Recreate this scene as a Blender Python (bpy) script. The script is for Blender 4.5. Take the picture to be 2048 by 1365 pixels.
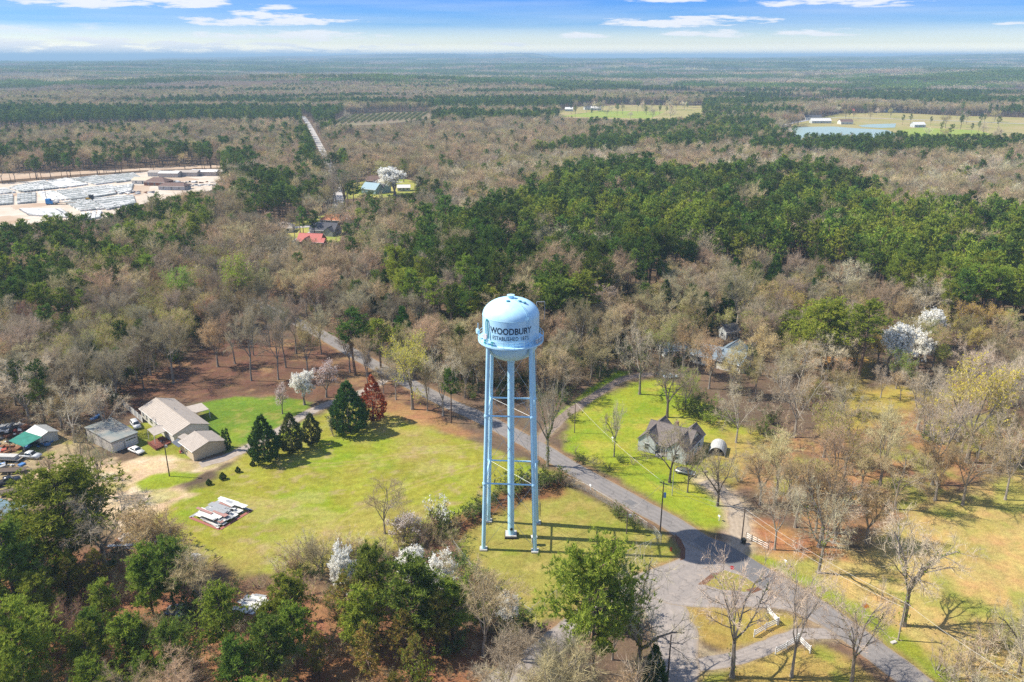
import bpy, bmesh, math, random
import numpy as np
from mathutils import Vector, Matrix
for _o in list(bpy.data.objects): bpy.data.objects.remove(_o)
SC = bpy.context.scene
COL = SC.collection

# ------------------------------------------------------------------ camera, sky, sun, exposure
CAM_H = 93.0
FPX = 1593.0                      # focal length in pixels of the 2048 wide photograph (28 mm on 36 mm)
PITCH = math.atan((682.5 - 113.0) / FPX)
cam = bpy.data.cameras.new('camera'); cam.sensor_width = 36.0; cam.lens = 36.0 * FPX / 2048.0
cam.clip_start = 0.5; cam.clip_end = 120000.0
camo = bpy.data.objects.new('camera', cam); COL.objects.link(camo)
camo.location = (0, 0, CAM_H); camo.rotation_euler = (math.pi / 2 - PITCH, 0, 0)
SC.camera = camo
SC.render.engine = 'CYCLES'
SC.view_settings.view_transform = 'Standard'; SC.view_settings.look = 'None'
SC.view_settings.exposure = 0.62; SC.view_settings.gamma = 1.0; SC.view_settings.use_curve_mapping = False
SC.cycles.use_denoising = False
try: SC.cycles.denoiser = 'OPENIMAGEDENOISE'
except Exception: pass
try:
    SC.cycles.denoising_input_passes = 'RGB_ALBEDO_NORMAL'; SC.cycles.denoising_prefilter = 'ACCURATE'
except Exception: pass
SC.cycles.max_bounces = 5; SC.cycles.diffuse_bounces = 2; SC.cycles.glossy_bounces = 2
SC.cycles.transmission_bounces = 3; SC.cycles.transparent_max_bounces = 6; SC.cycles.volume_bounces = 0
SC.cycles.use_adaptive_sampling = False

SUN_EL = math.radians(48.5)
sun_dir = Vector((-0.995 * math.cos(SUN_EL), 0.10 * math.cos(SUN_EL), math.sin(SUN_EL))).normalized()
sun = bpy.data.lights.new('sun', 'SUN'); sun.energy = 4.9; sun.angle = math.radians(0.53); sun.color = (1.0, 0.93, 0.80)
suno = bpy.data.objects.new('sun', sun); COL.objects.link(suno)
suno.rotation_euler = sun_dir.to_track_quat('Z', 'Y').to_euler(); suno.location = (-200, 40, 300)

def build_world():
    w = bpy.data.worlds.new('World'); SC.world = w; w.use_nodes = True
    nt = w.node_tree; nt.nodes.clear(); N = nt.nodes; L = nt.links
    out = N.new('ShaderNodeOutputWorld'); bg = N.new('ShaderNodeBackground')
    sky = N.new('ShaderNodeTexSky'); sky.sky_type = 'NISHITA'; sky.sun_disc = False
    sky.sun_elevation = SUN_EL; sky.sun_rotation = math.atan2(sun_dir.x, sun_dir.y)
    sky.altitude = 300; sky.air_density = 1.0; sky.dust_density = 0.6; sky.ozone_density = 2.0
    bg.inputs['Strength'].default_value = 0.115
    tc = N.new('ShaderNodeTexCoord'); sep = N.new('ShaderNodeSeparateXYZ'); L.new(tc.outputs['Generated'], sep.inputs[0])
    def math_(op, a, b=None, c=None, clamp=False):
        m = N.new('ShaderNodeMath'); m.operation = op; m.use_clamp = clamp
        for i, v in enumerate((a, b, c)):
            if v is None: continue
            if isinstance(v, (int, float)): m.inputs[i].default_value = v
            else: L.new(v, m.inputs[i])
        return m.outputs[0]
    X, Y, Z = sep.outputs
    el = math_('MULTIPLY', math_('ARCSINE', Z), 180 / math.pi)          # degrees above the horizon
    az = math_('MULTIPLY', math_('ARCTAN2', X, Y), 180 / math.pi)
    # clear-air tint: white band of haze at the horizon, deepening to blue above it, as on the day of the photograph
    ramp = N.new('ShaderNodeValToRGB'); cr = ramp.color_ramp
    mr = N.new('ShaderNodeMapRange'); L.new(el, mr.inputs[0]); mr.inputs[1].default_value = -2; mr.inputs[2].default_value = 14
    L.new(mr.outputs[0], ramp.inputs[0])
    stops = [(-2, (2.7, 2.40, 2.1)), (0.1, (2.7, 2.40, 2.1)), (0.8, (1.15, 1.17, 1.2)), (2.0, (0.29, .55, 1.08)), (4.0, (0.08, .34, 1.02)), (14, (0.84, .92, 1.04))]
    while len(cr.elements) < len(stops): cr.elements.new(0.5)
    for e, (d, c) in zip(cr.elements, stops): e.position = (d + 2) / 16.0; e.color = (*c, 1)
    mul = N.new('ShaderNodeMix'); mul.data_type = 'RGBA'; mul.blend_type = 'MULTIPLY'; mul.inputs[0].default_value = 1
    L.new(sky.outputs[0], mul.inputs[6]); L.new(ramp.outputs[0], mul.inputs[7])
    # clouds: long flat stratus bars; coordinates in degrees, noise breaks their edges
    comb = N.new('ShaderNodeCombineXYZ')
    L.new(math_('MULTIPLY', az, 0.33), comb.inputs[0]); L.new(math_('MULTIPLY', el, 2.3), comb.inputs[1])
    nz = N.new('ShaderNodeTexNoise'); nz.inputs['Scale'].default_value = 1.0; nz.inputs['Detail'].default_value = 7; nz.inputs['Roughness'].default_value = 0.62
    L.new(comb.outputs[0], nz.inputs['Vector'])
    nf = nz.outputs['Fac']
    # individual bars in view: (azimuth, elevation, half width, half height, strength)
    def seen(cx, cy, hw, hh):
        f = lambda x, y: ((x - 1024) / FPX, math.cos(PITCH) + (682.5 - y) / FPX * math.sin(PITCH), -math.sin(PITCH) + (682.5 - y) / FPX * math.cos(PITCH))
        A = lambda v: math.degrees(math.atan2(v[0], v[1])); B = lambda v: math.degrees(math.asin(v[2] / math.sqrt(v[0] ** 2 + v[1] ** 2 + v[2] ** 2)))
        hw *= 1.15; hh *= 1.1; c = f(cx, cy); return A(c), B(c), abs(A(f(cx + hw, cy)) - A(f(cx - hw, cy))) / 2, abs(B(f(cx, cy + hh)) - B(f(cx, cy - hh))) / 2
    bars = [(*seen(*q), st) for *q, st in ((535, 42, 165, 17, 1.0), (560, 74, 240, 14, .85), (220, 2, 290, 20, .95), (560, 15, 36, 8, .9), (90, 102, 330, 26, .95), (20, 62, 270, 16, .6), (1365, 46, 150, 13, 1.0), (1170, 73, 56, 8, .9),
            (1415, 69, 92, 10, .9), (1620, 66, 125, 11, .9), (1700, 4, 190, 12, .95), (1810, 12, 80, 5, .7), (1330, 1, 75, 7, .9), (2045, 47, 50, 6, .9), (1025, 89, 75, 7, .8), (700, 98, 260, 10, .5), (-80, 112, 950, 44, 1.0), (-300, 40, 200, 18, .8), (2300, 30, 170, 14, .8))]
    acc = None
    noff = math_('MULTIPLY', math_('SUBTRACT', nf, 0.5), 6.0)
    for (a, e, wa, we, st) in bars:
        dx = math_('DIVIDE', math_('SUBTRACT', az, a), wa); dy0 = math_('DIVIDE', math_('SUBTRACT', el, e), we)
        dy = math_('MULTIPLY', dy0, math_('ADD', 1.0, math_('MULTIPLY', math_('LESS_THAN', dy0, 0.0), 0.6)))  # flat undersides
        r = math_('ADD', math_('MULTIPLY', dx, dx), math_('MULTIPLY', dy, dy))
        v = math_('MULTIPLY', math_('SUBTRACT', math_('ADD', 1.0, noff), r), 1.1 * st, clamp=True)
        v = math_('MULTIPLY', v, st)
        acc = v if acc is None else math_('MAXIMUM', acc, v)
    # the same kind of broken bars over the rest of the sky
    comb2 = N.new('ShaderNodeCombineXYZ'); zz = math_('MAXIMUM', Z, 0.04)
    L.new(math_('DIVIDE', X, zz), comb2.inputs[0]); L.new(math_('DIVIDE', Y, zz), comb2.inputs[1])
    n2 = N.new('ShaderNodeTexNoise'); n2.inputs['Scale'].default_value = 0.55; n2.inputs['Detail'].default_value = 7; n2.inputs['Roughness'].default_value = 0.6
    L.new(comb2.outputs[0], n2.inputs['Vector'])
    g = N.new('ShaderNodeMapRange'); L.new(n2.outputs['Fac'], g.inputs[0]); g.inputs[1].default_value = .54; g.inputs[2].default_value = .74; g.clamp = True
    hi = N.new('ShaderNodeMapRange'); L.new(el, hi.inputs[0]); hi.inputs[1].default_value = 4.5; hi.inputs[2].default_value = 9.0; hi.clamp = True
    acc = math_('MAXIMUM', acc, math_('MULTIPLY', math_('MULTIPLY', g.outputs[0], hi.outputs[0]), .8))
    ssn = N.new('ShaderNodeMapRange'); ssn.interpolation_type = 'SMOOTHSTEP'; L.new(acc, ssn.inputs[0])
    # thin veils
    comb3 = N.new('ShaderNodeCombineXYZ'); L.new(math_('MULTIPLY', az, 0.05), comb3.inputs[0]); L.new(math_('MULTIPLY', el, .9), comb3.inputs[1])
    n3 = N.new('ShaderNodeTexNoise'); n3.inputs['Scale'].default_value = 1.3; n3.inputs['Detail'].default_value = 5; L.new(comb3.outputs[0], n3.inputs['Vector'])
    veil = N.new('ShaderNodeMapRange'); L.new(n3.outputs['Fac'], veil.inputs[0]); veil.inputs[1].default_value = .40; veil.inputs[2].default_value = .75; veil.inputs[4].default_value = .26
    tot = math_('MAXIMUM', math_('MULTIPLY', ssn.outputs[0], .88), veil.outputs[0])
    mix = N.new('ShaderNodeMix'); mix.data_type = 'RGBA'
    L.new(tot, mix.inputs[0]); L.new(mul.outputs[2], mix.inputs[6]); mix.inputs[7].default_value = (6.0, 5.95, 6.1, 1)
    L.new(mix.outputs[2], bg.inputs[0]); L.new(bg.outputs[0], out.inputs[0])
    w.cycles.sampling_method = 'MANUAL'; w.cycles.sample_map_resolution = 512
build_world()

# ------------------------------------------------------------------ photograph pixel <-> place on the ground
_c, _s = math.cos(PITCH), math.sin(PITCH)
def P(px, py, z=0.0):
    u = (px - 1024) / FPX; v = (682.5 - py) / FPX
    dz = -_s + v * _c; t = (z - CAM_H) / dz
    return (u * t, (_c + v * _s) * t)
def PV(px, py, z=0.0, dz=None):
    x, y = P(px, py, z); return Vector((x, y, z if dz is None else dz))
def Zof(y, py):
    k = (682.5 - py) / FPX; return CAM_H - y * (_s - k * _c) / (_c + k * _s)
def pix(x, y, z):
    f = y * _c + (CAM_H - z) * _s; u = y * _s - (CAM_H - z) * _c
    return 1024 + FPX * x / f, 682.5 - FPX * u / f

# ------------------------------------------------------------------ helpers
def mesh_np(name, verts, faces, mats=(), mat_idx=None, smooth=False, attrs=None):
    """faces: (n,3) or (n,4) int array, or list of both"""
    me = bpy.data.meshes.new(name)
    fl = faces if isinstance(faces, list) else [faces]
    fl = [np.asarray(f, dtype=np.int32) for f in fl if len(f)]
    V = np.asarray(verts, dtype=np.float32).reshape(-1, 3)
    me.vertices.add(len(V)); me.vertices.foreach_set('co', V.ravel())
    tot = sum(f.size for f in fl); nf = sum(len(f) for f in fl)
    me.loops.add(tot); me.polygons.add(nf)
    me.loops.foreach_set('vertex_index', np.concatenate([f.ravel() for f in fl]))
    cnt = np.concatenate([np.full(len(f), f.shape[1], np.int32) for f in fl])
    st = np.concatenate([[0], np.cumsum(cnt)[:-1]]).astype(np.int32)
    me.polygons.foreach_set('loop_start', st); me.polygons.foreach_set('loop_total', cnt)
    if mat_idx is not None: me.polygons.foreach_set('material_index', np.asarray(mat_idx, np.int32))
    for m in mats: me.materials.append(m)
    if attrs:
        for k, v in attrs.items():
            v = np.asarray(v, np.float32)
            if v.ndim == 1:
                a = me.attributes.new(k, 'FLOAT', 'POINT'); a.data.foreach_set('value', v)
            else:
                a = me.attributes.new(k, 'FLOAT_COLOR', 'POINT')
                if v.shape[1] == 3: v = np.concatenate([v, np.ones((len(v), 1), np.float32)], 1)
                a.data.foreach_set('color', v.ravel())
    me.update(calc_edges=True)
    if smooth: me.polygons.foreach_set('use_smooth', np.ones(nf, bool))
    else: me.polygons.foreach_set('use_smooth', np.zeros(nf, bool))
    return me

def link(name, me, parent=None, loc=None, rotz=None, scale=None):
    o = bpy.data.objects.new(name, me); COL.objects.link(o)
    if parent is not None: o.parent = parent
    if loc is not None: o.location = loc
    if rotz is not None: o.rotation_euler = (0, 0, rotz)
    if scale is not None: o.scale = (scale,) * 3 if isinstance(scale, (int, float)) else scale
    return o
def tag(o, label=None, cat=None, group=None, kind=None):
    if label: o['label'] = label
    if cat: o['category'] = cat
    if group: o['group'] = group
    if kind: o['kind'] = kind
    return o
def empty(name, loc=(0, 0, 0), rotz=0, label=None, cat=None, group=None):
    o = link(name, None, None, loc, rotz); o.empty_display_size = .5
    return tag(o, label, cat, group)
def struct(name, me): return tag(link(name, me), kind='structure')

class MB:
    """collects boxes, tubes, plates, prisms into one mesh"""
    def __init__(s): s.v = []; s.f = []; s.m = []
    def add(s, vs, fs, mi=0):
        n = len(s.v); s.v += [tuple(v) for v in vs]
        s.f += [tuple(i + n for i in f) for f in fs]; s.m += [mi] * len(fs); return s
    def box(s, c, d, rz=0, mi=0, M=None):
        x, y, z = d[0] / 2, d[1] / 2, d[2] / 2; co, si = math.cos(rz), math.sin(rz)
        vs = []
        for k in (-z, z):
            for (i, j) in ((-x, -y), (x, -y), (x, y), (-x, y)):
                vs.append((c[0] + i * co - j * si, c[1] + i * si + j * co, c[2] + k))
        if M is not None: vs = [tuple(M @ Vector(v)) for v in vs]
        return s.add(vs, [(3, 2, 1, 0), (4, 5, 6, 7), (0, 1, 5, 4), (1, 2, 6, 5), (2, 3, 7, 6), (3, 0, 4, 7)], mi)
    def tube(s, p0, p1, r0, r1=None, n=8, caps=True, mi=0):
        r1 = r0 if r1 is None else r1
        p0, p1 = Vector(p0), Vector(p1); d = (p1 - p0).normalized()
        a = Vector((0, 0, 1)) if abs(d.z) < .9 else Vector((1, 0, 0))
        u = d.cross(a).normalized(); w = d.cross(u)
        vs = [p0 + (u * math.cos(t) + w * math.sin(t)) * r0 for t in [2 * math.pi * i / n for i in range(n)]]
        vs += [p1 + (u * math.cos(t) + w * math.sin(t)) * r1 for t in [2 * math.pi * i / n for i in range(n)]]
        fs = [(i, i + n, (i + 1) % n + n, (i + 1) % n) for i in range(n)]
        if caps: fs += [tuple(range(n)), tuple(range(2 * n - 1, n - 1, -1))]
        return s.add(vs, fs, mi)
    def path(s, pts, r, n=6, mi=0):
        for a, b in zip(pts[:-1], pts[1:]): s.tube(a, b, r, r, n, True, mi)
        return s
    def lathe(s, prof, n=48, c=(0, 0, 0), mi=0):
        vs = []; fs = []
        for (r, z) in prof:
            for i in range(n):
                t = 2 * math.pi * i / n; vs.append((c[0] + r * math.cos(t), c[1] + r * math.sin(t), c[2] + z))
        for j in range(len(prof) - 1):
            for i in range(n): fs.append((j * n + i, j * n + (i + 1) % n, (j + 1) * n + (i + 1) % n, (j + 1) * n + i))
        return s.add(vs, fs, mi)
    def prism(s, poly, z0, z1, mi=0):
        n = len(poly)
        if sum(poly[i][0] * poly[(i + 1) % n][1] - poly[(i + 1) % n][0] * poly[i][1] for i in range(n)) < 0: poly = poly[::-1]
        vs = [(p[0], p[1], z0) for p in poly] + [(p[0], p[1], z1) for p in poly]
        return s.add(vs, [tuple(range(n - 1, -1, -1)), tuple(range(n, 2 * n))] + [(i, (i + 1) % n, (i + 1) % n + n, i + n) for i in range(n)], mi)
    def slab(s, quad, t, mi=0):
        """a plate of thickness t hanging under the given 3-D polygon"""
        q = [Vector(p) for p in quad]; nrm = (q[1] - q[0]).cross(q[2] - q[0]).normalized()
        if nrm.z < 0: q = q[::-1]; nrm = -nrm
        n = len(q); vs = [p - nrm * t for p in q] + q
        return s.add(vs, [tuple(range(n - 1, -1, -1)), tuple(range(n, 2 * n))] + [(i, (i + 1) % n, (i + 1) % n + n, i + n) for i in range(n)], mi)
    def mesh(s, name, *mats, smooth=False):
        me = bpy.data.meshes.new(name); me.from_pydata(s.v, [], s.f)
        for m in mats: me.materials.append(m)
        if len(mats) > 1: me.polygons.foreach_set('material_index', s.m)
        if smooth:
            me.polygons.foreach_set('use_smooth', [True] * len(s.f))
            try: me.set_sharp_from_angle(angle=math.radians(38))
            except Exception: pass
        me.update(); return me
    def build(s, name, mat, parent=None, loc=None, rotz=None, smooth=False):
        mats = mat if isinstance(mat, (list, tuple)) else [mat]
        return link(name, s.mesh(name, *mats, smooth=smooth), parent, loc, rotz)

# materials ---------------------------------------------------------------
def new_mat(name):
    m = bpy.data.materials.new(name); m.use_nodes = True; m.node_tree.nodes.clear(); return m, m.node_tree.nodes, m.node_tree.links
def mat(name, col, rough=.7, var=.12, scale=3.0, metal=0.0, bump=0.0, col2=None, streak=False, spec=.3):
    """plain surface with procedural colour variation and optional relief"""
    m, N, L = new_mat(name)
    out = N.new('ShaderNodeOutputMaterial'); b = N.new('ShaderNodeBsdfPrincipled'); L.new(b.outputs[0], out.inputs[0])
    b.inputs['Roughness'].default_value = rough; b.inputs['Metallic'].default_value = metal
    if 'Specular IOR Level' in b.inputs: b.inputs['Specular IOR Level'].default_value = spec
    tc = N.new('ShaderNodeTexCoord'); mp = N.new('ShaderNodeMapping'); L.new(tc.outputs['Object'], mp.inputs[0])
    if streak: mp.inputs['Scale'].default_value = (1, 1, .12)
    nz = N.new('ShaderNodeTexNoise'); nz.inputs['Scale'].default_value = scale; nz.inputs['Detail'].default_value = 5; nz.inputs['Roughness'].default_value = .65
    L.new(mp.outputs[0], nz.inputs['Vector'])
    mx = N.new('ShaderNodeMix'); mx.data_type = 'RGBA'
    mr = N.new('ShaderNodeMapRange'); L.new(nz.outputs['Fac'], mr.inputs[0]); mr.inputs[1].default_value = .3; mr.inputs[2].default_value = .7
    L.new(mr.outputs[0], mx.inputs[0])
    c2 = col2 if col2 else tuple(c * (1 - 2 * var) for c in col); c1 = col if col2 else tuple(c * (1 + var * .6) for c in col)
    mx.inputs[6].default_value = (*c1, 1); mx.inputs[7].default_value = (*c2, 1)
    L.new(mx.outputs[2], b.inputs['Base Color'])
    if bump:
        bp = N.new('ShaderNodeBump'); bp.inputs['Strength'].default_value = bump; bp.inputs['Distance'].default_value = .05
        L.new(nz.outputs['Fac'], bp.inputs['Height']); L.new(bp.outputs[0], b.inputs['Normal'])
    return m
def foliage(name, c1, c2, trans=.35, hue=.04, val=.35):
    """leaf material: own colour differs from tuft to tuft (attribute tint) and from tree to tree (object random)"""
    m, N, L = new_mat(name)
    out = N.new('ShaderNodeOutputMaterial'); d = N.new('ShaderNodeBsdfDiffuse'); t = N.new('ShaderNodeBsdfTranslucent'); ms = N.new('ShaderNodeMixShader')
    at = N.new('ShaderNodeAttribute'); at.attribute_name = 'tint'
    mx = N.new('ShaderNodeMix'); mx.data_type = 'RGBA'; L.new(at.outputs['Fac'], mx.inputs[0])
    mx.inputs[6].default_value = (*c1, 1); mx.inputs[7].default_value = (*c2, 1)
    oi = N.new('ShaderNodeObjectInfo')
    hs = N.new('ShaderNodeHueSaturation'); L.new(mx.outputs[2], hs.inputs['Color'])
    h = N.new('ShaderNodeMapRange'); L.new(oi.outputs['Random'], h.inputs[0]); h.inputs[3].default_value = .5 - hue; h.inputs[4].default_value = .5 + hue; L.new(h.outputs[0], hs.inputs['Hue'])
    wn = N.new('ShaderNodeTexWhiteNoise'); wn.noise_dimensions = '1D'; L.new(oi.outputs['Random'], wn.inputs['W'])
    v = N.new('ShaderNodeMapRange'); L.new(wn.outputs['Value'], v.inputs[0]); v.inputs[3].default_value = 1 - val; v.inputs[4].default_value = 1 + val; L.new(v.outputs[0], hs.inputs['Value'])
    L.new(hs.outputs[0], d.inputs[0]); L.new(hs.outputs[0], t.inputs[0]); ms.inputs[0].default_value = trans
    L.new(d.outputs[0], ms.inputs[1]); L.new(t.outputs[0], ms.inputs[2]); L.new(ms.outputs[0], out.inputs[0])
    return m
# ------------------------------------------------------------------ noise and polygon tools
def _hash(ix, iy, seed):
    h = (ix.astype(np.int64) * 374761393 + iy.astype(np.int64) * 668265263 + seed * 974711) & 0xffffffff
    h = ((h ^ (h >> 13)) * 1274126177) & 0xffffffff
    return ((h ^ (h >> 16)) & 0xffff) / 65535.0
def vnoise(x, y, seed=0):
    x = np.asarray(x, float); y = np.asarray(y, float)
    ix = np.floor(x); iy = np.floor(y); fx = x - ix; fy = y - iy
    fx = fx * fx * (3 - 2 * fx); fy = fy * fy * (3 - 2 * fy)
    a = _hash(ix, iy, seed); b = _hash(ix + 1, iy, seed); c = _hash(ix, iy + 1, seed); d = _hash(ix + 1, iy + 1, seed)
    return (a * (1 - fx) + b * fx) * (1 - fy) + (c * (1 - fx) + d * fx) * fy
def fbm(x, y, seed=0, o=4):
    r = 0; a = .5; t = 0
    for i in range(o):
        r = r + a * vnoise(np.asarray(x) * 2 ** i, np.asarray(y) * 2 ** i, seed + i * 7); t += a; a *= .5
    return r / t
def gp(pts, z=0.0): return np.array([P(a, b, z) for a, b in pts])
def sdist(poly, x, y):
    """signed distance (positive inside) of points to polygon"""
    d = np.full(x.shape, 1e18); ins = np.zeros(x.shape, bool); n = len(poly)
    for i in range(n):
        ax, ay = poly[i]; bx, by = poly[(i + 1) % n]; ex, ey = bx - ax, by - ay
        t = np.clip(((x - ax) * ex + (y - ay) * ey) / (ex * ex + ey * ey + 1e-12), 0, 1)
        d = np.minimum(d, (x - ax - t * ex) ** 2 + (y - ay - t * ey) ** 2)
        cond = (ay > y) != (by > y)
        xi = ax + (y - ay) * ex / (ey if abs(ey) > 1e-12 else 1e-12)
        ins ^= cond & (x < xi)
    d = np.sqrt(d); return np.where(ins, d, -d)
def ldist(line, x, y):
    d = np.full(np.shape(x), 1e18)
    for (ax, ay), (bx, by) in zip(line[:-1], line[1:]):
        ex, ey = bx - ax, by - ay
        t = np.clip(((x - ax) * ex + (y - ay) * ey) / (ex * ex + ey * ey + 1e-12), 0, 1)
        d = np.minimum(d, (x - ax - t * ex) ** 2 + (y - ay - t * ey) ** 2)
    return np.sqrt(d)
def spline(pts, n=8):
    """Catmull-Rom through the points"""
    p = [Vector((*a, 0)) for a in pts]; p = [p[0] * 2 - p[1]] + p + [p[-1] * 2 - p[-2]]; out = []
    for i in range(1, len(p) - 2):
        for k in range(n):
            t = k / n; a, b, c, d = p[i - 1], p[i], p[i + 1], p[i + 2]
            q = .5 * ((2 * b) + (c - a) * t + (2 * a - 5 * b + 4 * c - d) * t * t + (3 * b - a - 3 * c + d) * t ** 3)
            out.append((q.x, q.y))
    out.append((p[-2].x, p[-2].y)); return np.array(out)

# far land rises into low ridges; near land is level
SKY_LINE = [(-2500, 124), (-600, 126), (0, 127), (180, 124), (260, 121), (330, 116), (420, 115.5), (560, 112), (640, 112.5), (760, 109), (900, 108), (960, 109.5), (1030, 107), (1065, 107.5), (1130, 116), (1300, 117.5), (1420, 115), (1500, 116), (1640, 112), (1760, 113), (1900, 109.5), (2048, 108.5), (2600, 112), (4500, 118)]
def terrain(x, y):
    x = np.asarray(x, float); y = np.asarray(y, float); r = np.sqrt(x * x + y * y)
    px = 1024 + FPX * x / np.maximum(y * _c, 1e-3) * 1.0
    px = np.where(y > 0, np.clip(px, -2500, 4500), 0)
    ky = np.interp(px, [a for a, b in SKY_LINE], [b for a, b in SKY_LINE])
    hz = np.maximum(CAM_H + (113 - ky) / FPX * 13500, 8) * (1.0 + .08 * (fbm(x / 900, y / 900, 5, 3) - .5))
    w = np.clip((r - 6500) / 6700, 0, 1); z = hz * w * w * (3 - 2 * w)
    # swells between two and nine kilometres
    w2 = np.clip((r - 1700) / 1500, 0, 1) * np.clip((12000 - r) / 4000, 0, 1)
    z = z + w2 * 46 * np.clip(fbm(x / 2300, y / 900, 11, 3) - .42, 0, 1) * 2.0
    rd = np.exp(-(((x + 560) / 620) ** 2 + ((y - 2500) / 260) ** 2)) * 26     # the wooded ridge left of centre
    return z + rd * np.clip((r - 1500) / 500, 0, 1)

def ext(a, b, step, g, lim_lo, lim_hi):
    core = list(np.arange(a, b + .001, step)); lo = []; s = step; v = a
    while v > lim_lo: s *= g; v -= s; lo.append(v)
    hi = []; s = step; v = core[-1]
    while v < lim_hi: s *= g; v += s; hi.append(v)
    return np.array(lo[::-1] + core + hi)
GX = ext(-135, 120, .75, 1.055, -30000, 30000); GY = ext(88, 250, .75, 1.05, -2500, 29000)
gx, gy = np.meshgrid(GX, GY); gx = gx.ravel(); gy = gy.ravel()
gr = np.sqrt(gx ** 2 + gy ** 2)
C = {'litter': (.150, .080, .052), 'orange': (.300, .165, .078), 'lawn': (.155, .225, .022), 'lime': (.245, .280, .026), 'field': (.250, .240, .034),
     'dry': (.300, .245, .072), 'straw': (.390, .290, .105), 'floor': (.135, .092, .062), 'dirt': (.50, .365, .225), 'shoulder': (.270, .165, .085), 'mulch': (.20, .085, .045)}
col = np.empty((len(gx), 3))
nA = fbm(gx / 9, gy / 9, 1); nB = fbm(gx / 2.2, gy / 2.2, 2)
# woods floor: brown litter with drifts of red leaves
col[:] = np.array(C['floor']) + (nA[:, None] - .5) * np.array([.09, .055, .03])
# far land (past the last single trees) takes the colour of its own woods and pastures
pat = fbm(gx / 700, gy / 170, 21, 4); far_pine = np.clip((pat - .50) * 14, 0, 1)[:, None]
far_c = np.array([.155, .125, .098]) * (1 - far_pine) + np.array([.040, .060, .030]) * far_pine
past = (np.clip((fbm(gx / 420, gy / 150, 33, 3) - .66) * 30, 0, 1) * .8)[:, None]
far_c = far_c * (1 - past) + np.array([.26, .26, .10]) * past
wf = np.clip((gr - 2500) / 1500, 0, 1)[:, None]; col = col * (1 - wf) + far_c * wf
near = (gy > 80) & (gy < 262) & (gx > -150) & (gx < 135)
ni = np.where(near)[0]; nx = gx[ni]; ny = gy[ni]; edge_n = (fbm(nx / 3.5, ny / 3.5, 9, 3) - .5) * 2
def zone(pts, c, w=1.2, amp=2.0, alpha=1.0, var=.25, seed=0):
    poly = gp(pts); sd = sdist(poly, nx, ny) + edge_n * amp
    k = np.clip(sd / w * .5 + .5, 0, 1) * alpha; k = (k * k * (3 - 2 * k))[:, None]
    v = 1 + (fbm(nx / 5, ny / 5, 40 + seed, 4) - .5)[:, None] * 2 * var
    cc = np.array(C[c] if isinstance(c, str) else c) * v
    col[ni] = col[ni] * (1 - k) + cc * k
def blotch(pts, c, thr, scale, seed, soft=.06, alpha=.8, sx=1.0):
    poly = gp(pts); ins = np.clip(sdist(poly, nx, ny) / 2.0 + .3, 0, 1)
    k = np.clip((fbm(nx / scale / sx, ny / scale, seed, 4) - thr) / soft, 0, 1) * ins * alpha
    k = k[:, None]; col[ni] = col[ni] * (1 - k) + np.array(C[c] if isinstance(c, str) else c) * k
Z_LITTER = [(215, 792), (260, 768), (330, 738), (430, 690), (520, 635), (640, 655), (715, 712), (770, 755), (830, 790), (900, 838), (880, 850), (800, 835), (740, 815), (690, 802), (640, 803), (560, 797), (470, 792), (400, 803), (330, 800), (300, 830), (262, 836)]
Z_HLAWN = [(395, 808), (470, 795), (560, 794), (622, 806), (604, 832), (560, 857), (510, 886), (460, 906), (440, 884), (418, 852), (400, 830)]
Z_FIELD = [(490, 908), (560, 864), (650, 822), (700, 804), (770, 822), (840, 850), (900, 868), (960, 890), (1060, 928), (1105, 948), (1090, 965), (1000, 990), (940, 1025), (880, 1065), (800, 1090), (700, 1110), (600, 1140), (480, 1150), (430, 1120), (340, 1085), (285, 1045), (330, 1008), (400, 972), (440, 946)]
Z_TOWER = [(1130, 968), (1240, 1030), (1330, 1075), (1362, 1100), (1345, 1130), (1270, 1160), (1225, 1185), (1150, 1238), (1070, 1242), (1000, 1195), (930, 1135), (896, 1080), (950, 1048), (1000, 1008), (1080, 980)]
Z_RYARD = [(1125, 868), (1150, 832), (1200, 797), (1260, 768), (1335, 752), (1365, 780), (1425, 822), (1470, 850), (1560, 880), (1620, 900), (1560, 930), (1480, 950), (1440, 985), (1455, 1050), (1412, 1066), (1330, 1012), (1260, 972), (1180, 928), (1130, 898)]
Z_UPLAWN = [(1105, 840), (1150, 800), (1190, 770), (1235, 742), (1262, 742), (1230, 765), (1180, 800), (1140, 825)]
Z_RWOOD = [(1480, 955), (1560, 1010), (1640, 1070), (1720, 1090), (1850, 1010), (2048, 905), (2300, 800), (2200, 660), (1960, 735), (1840, 790), (1740, 830), (1640, 870), (1560, 885)]
Z_STRAW = [(1490, 1090), (1560, 1100), (1650, 1110), (1720, 1100), (1800, 1045), (1900, 1000), (2048, 935), (2500, 800), (2500, 1600), (1950, 1500), (1860, 1362), (1730, 1268), (1590, 1168)]
Z_BLAWN = [(1335, 1212), (1420, 1212), (1500, 1216), (1610, 1238), (1585, 1258), (1530, 1280), (1450, 1304), (1390, 1275), (1365, 1240)]
Z_BLAWN2 = [(1400, 1350), (1480, 1325), (1560, 1296), (1640, 1288), (1700, 1320), (1790, 1390), (1790, 1500), (1380, 1500)]
Z_DIRT = [(60, 950), (140, 925), (250, 922), (330, 912), (400, 925), (470, 912), (452, 932), (380, 952), (350, 975), (375, 993), (330, 1018), (262, 1048), (235, 1068), (190, 1040), (160, 1000), (100, 985)]
Z_JUNK = [(-200, 880), (100, 862), (170, 890), (200, 930), (120, 1000), (-200, 1100)]
zone(Z_LITTER, 'litter', 2.0, 2.5)
blotch(Z_LITTER, (.33, .20, .10), .55, 7, 51, .12, .55); blotch(Z_LITTER, (.10, .06, .042), .56, 3.5, 52, .1, .6)
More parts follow.
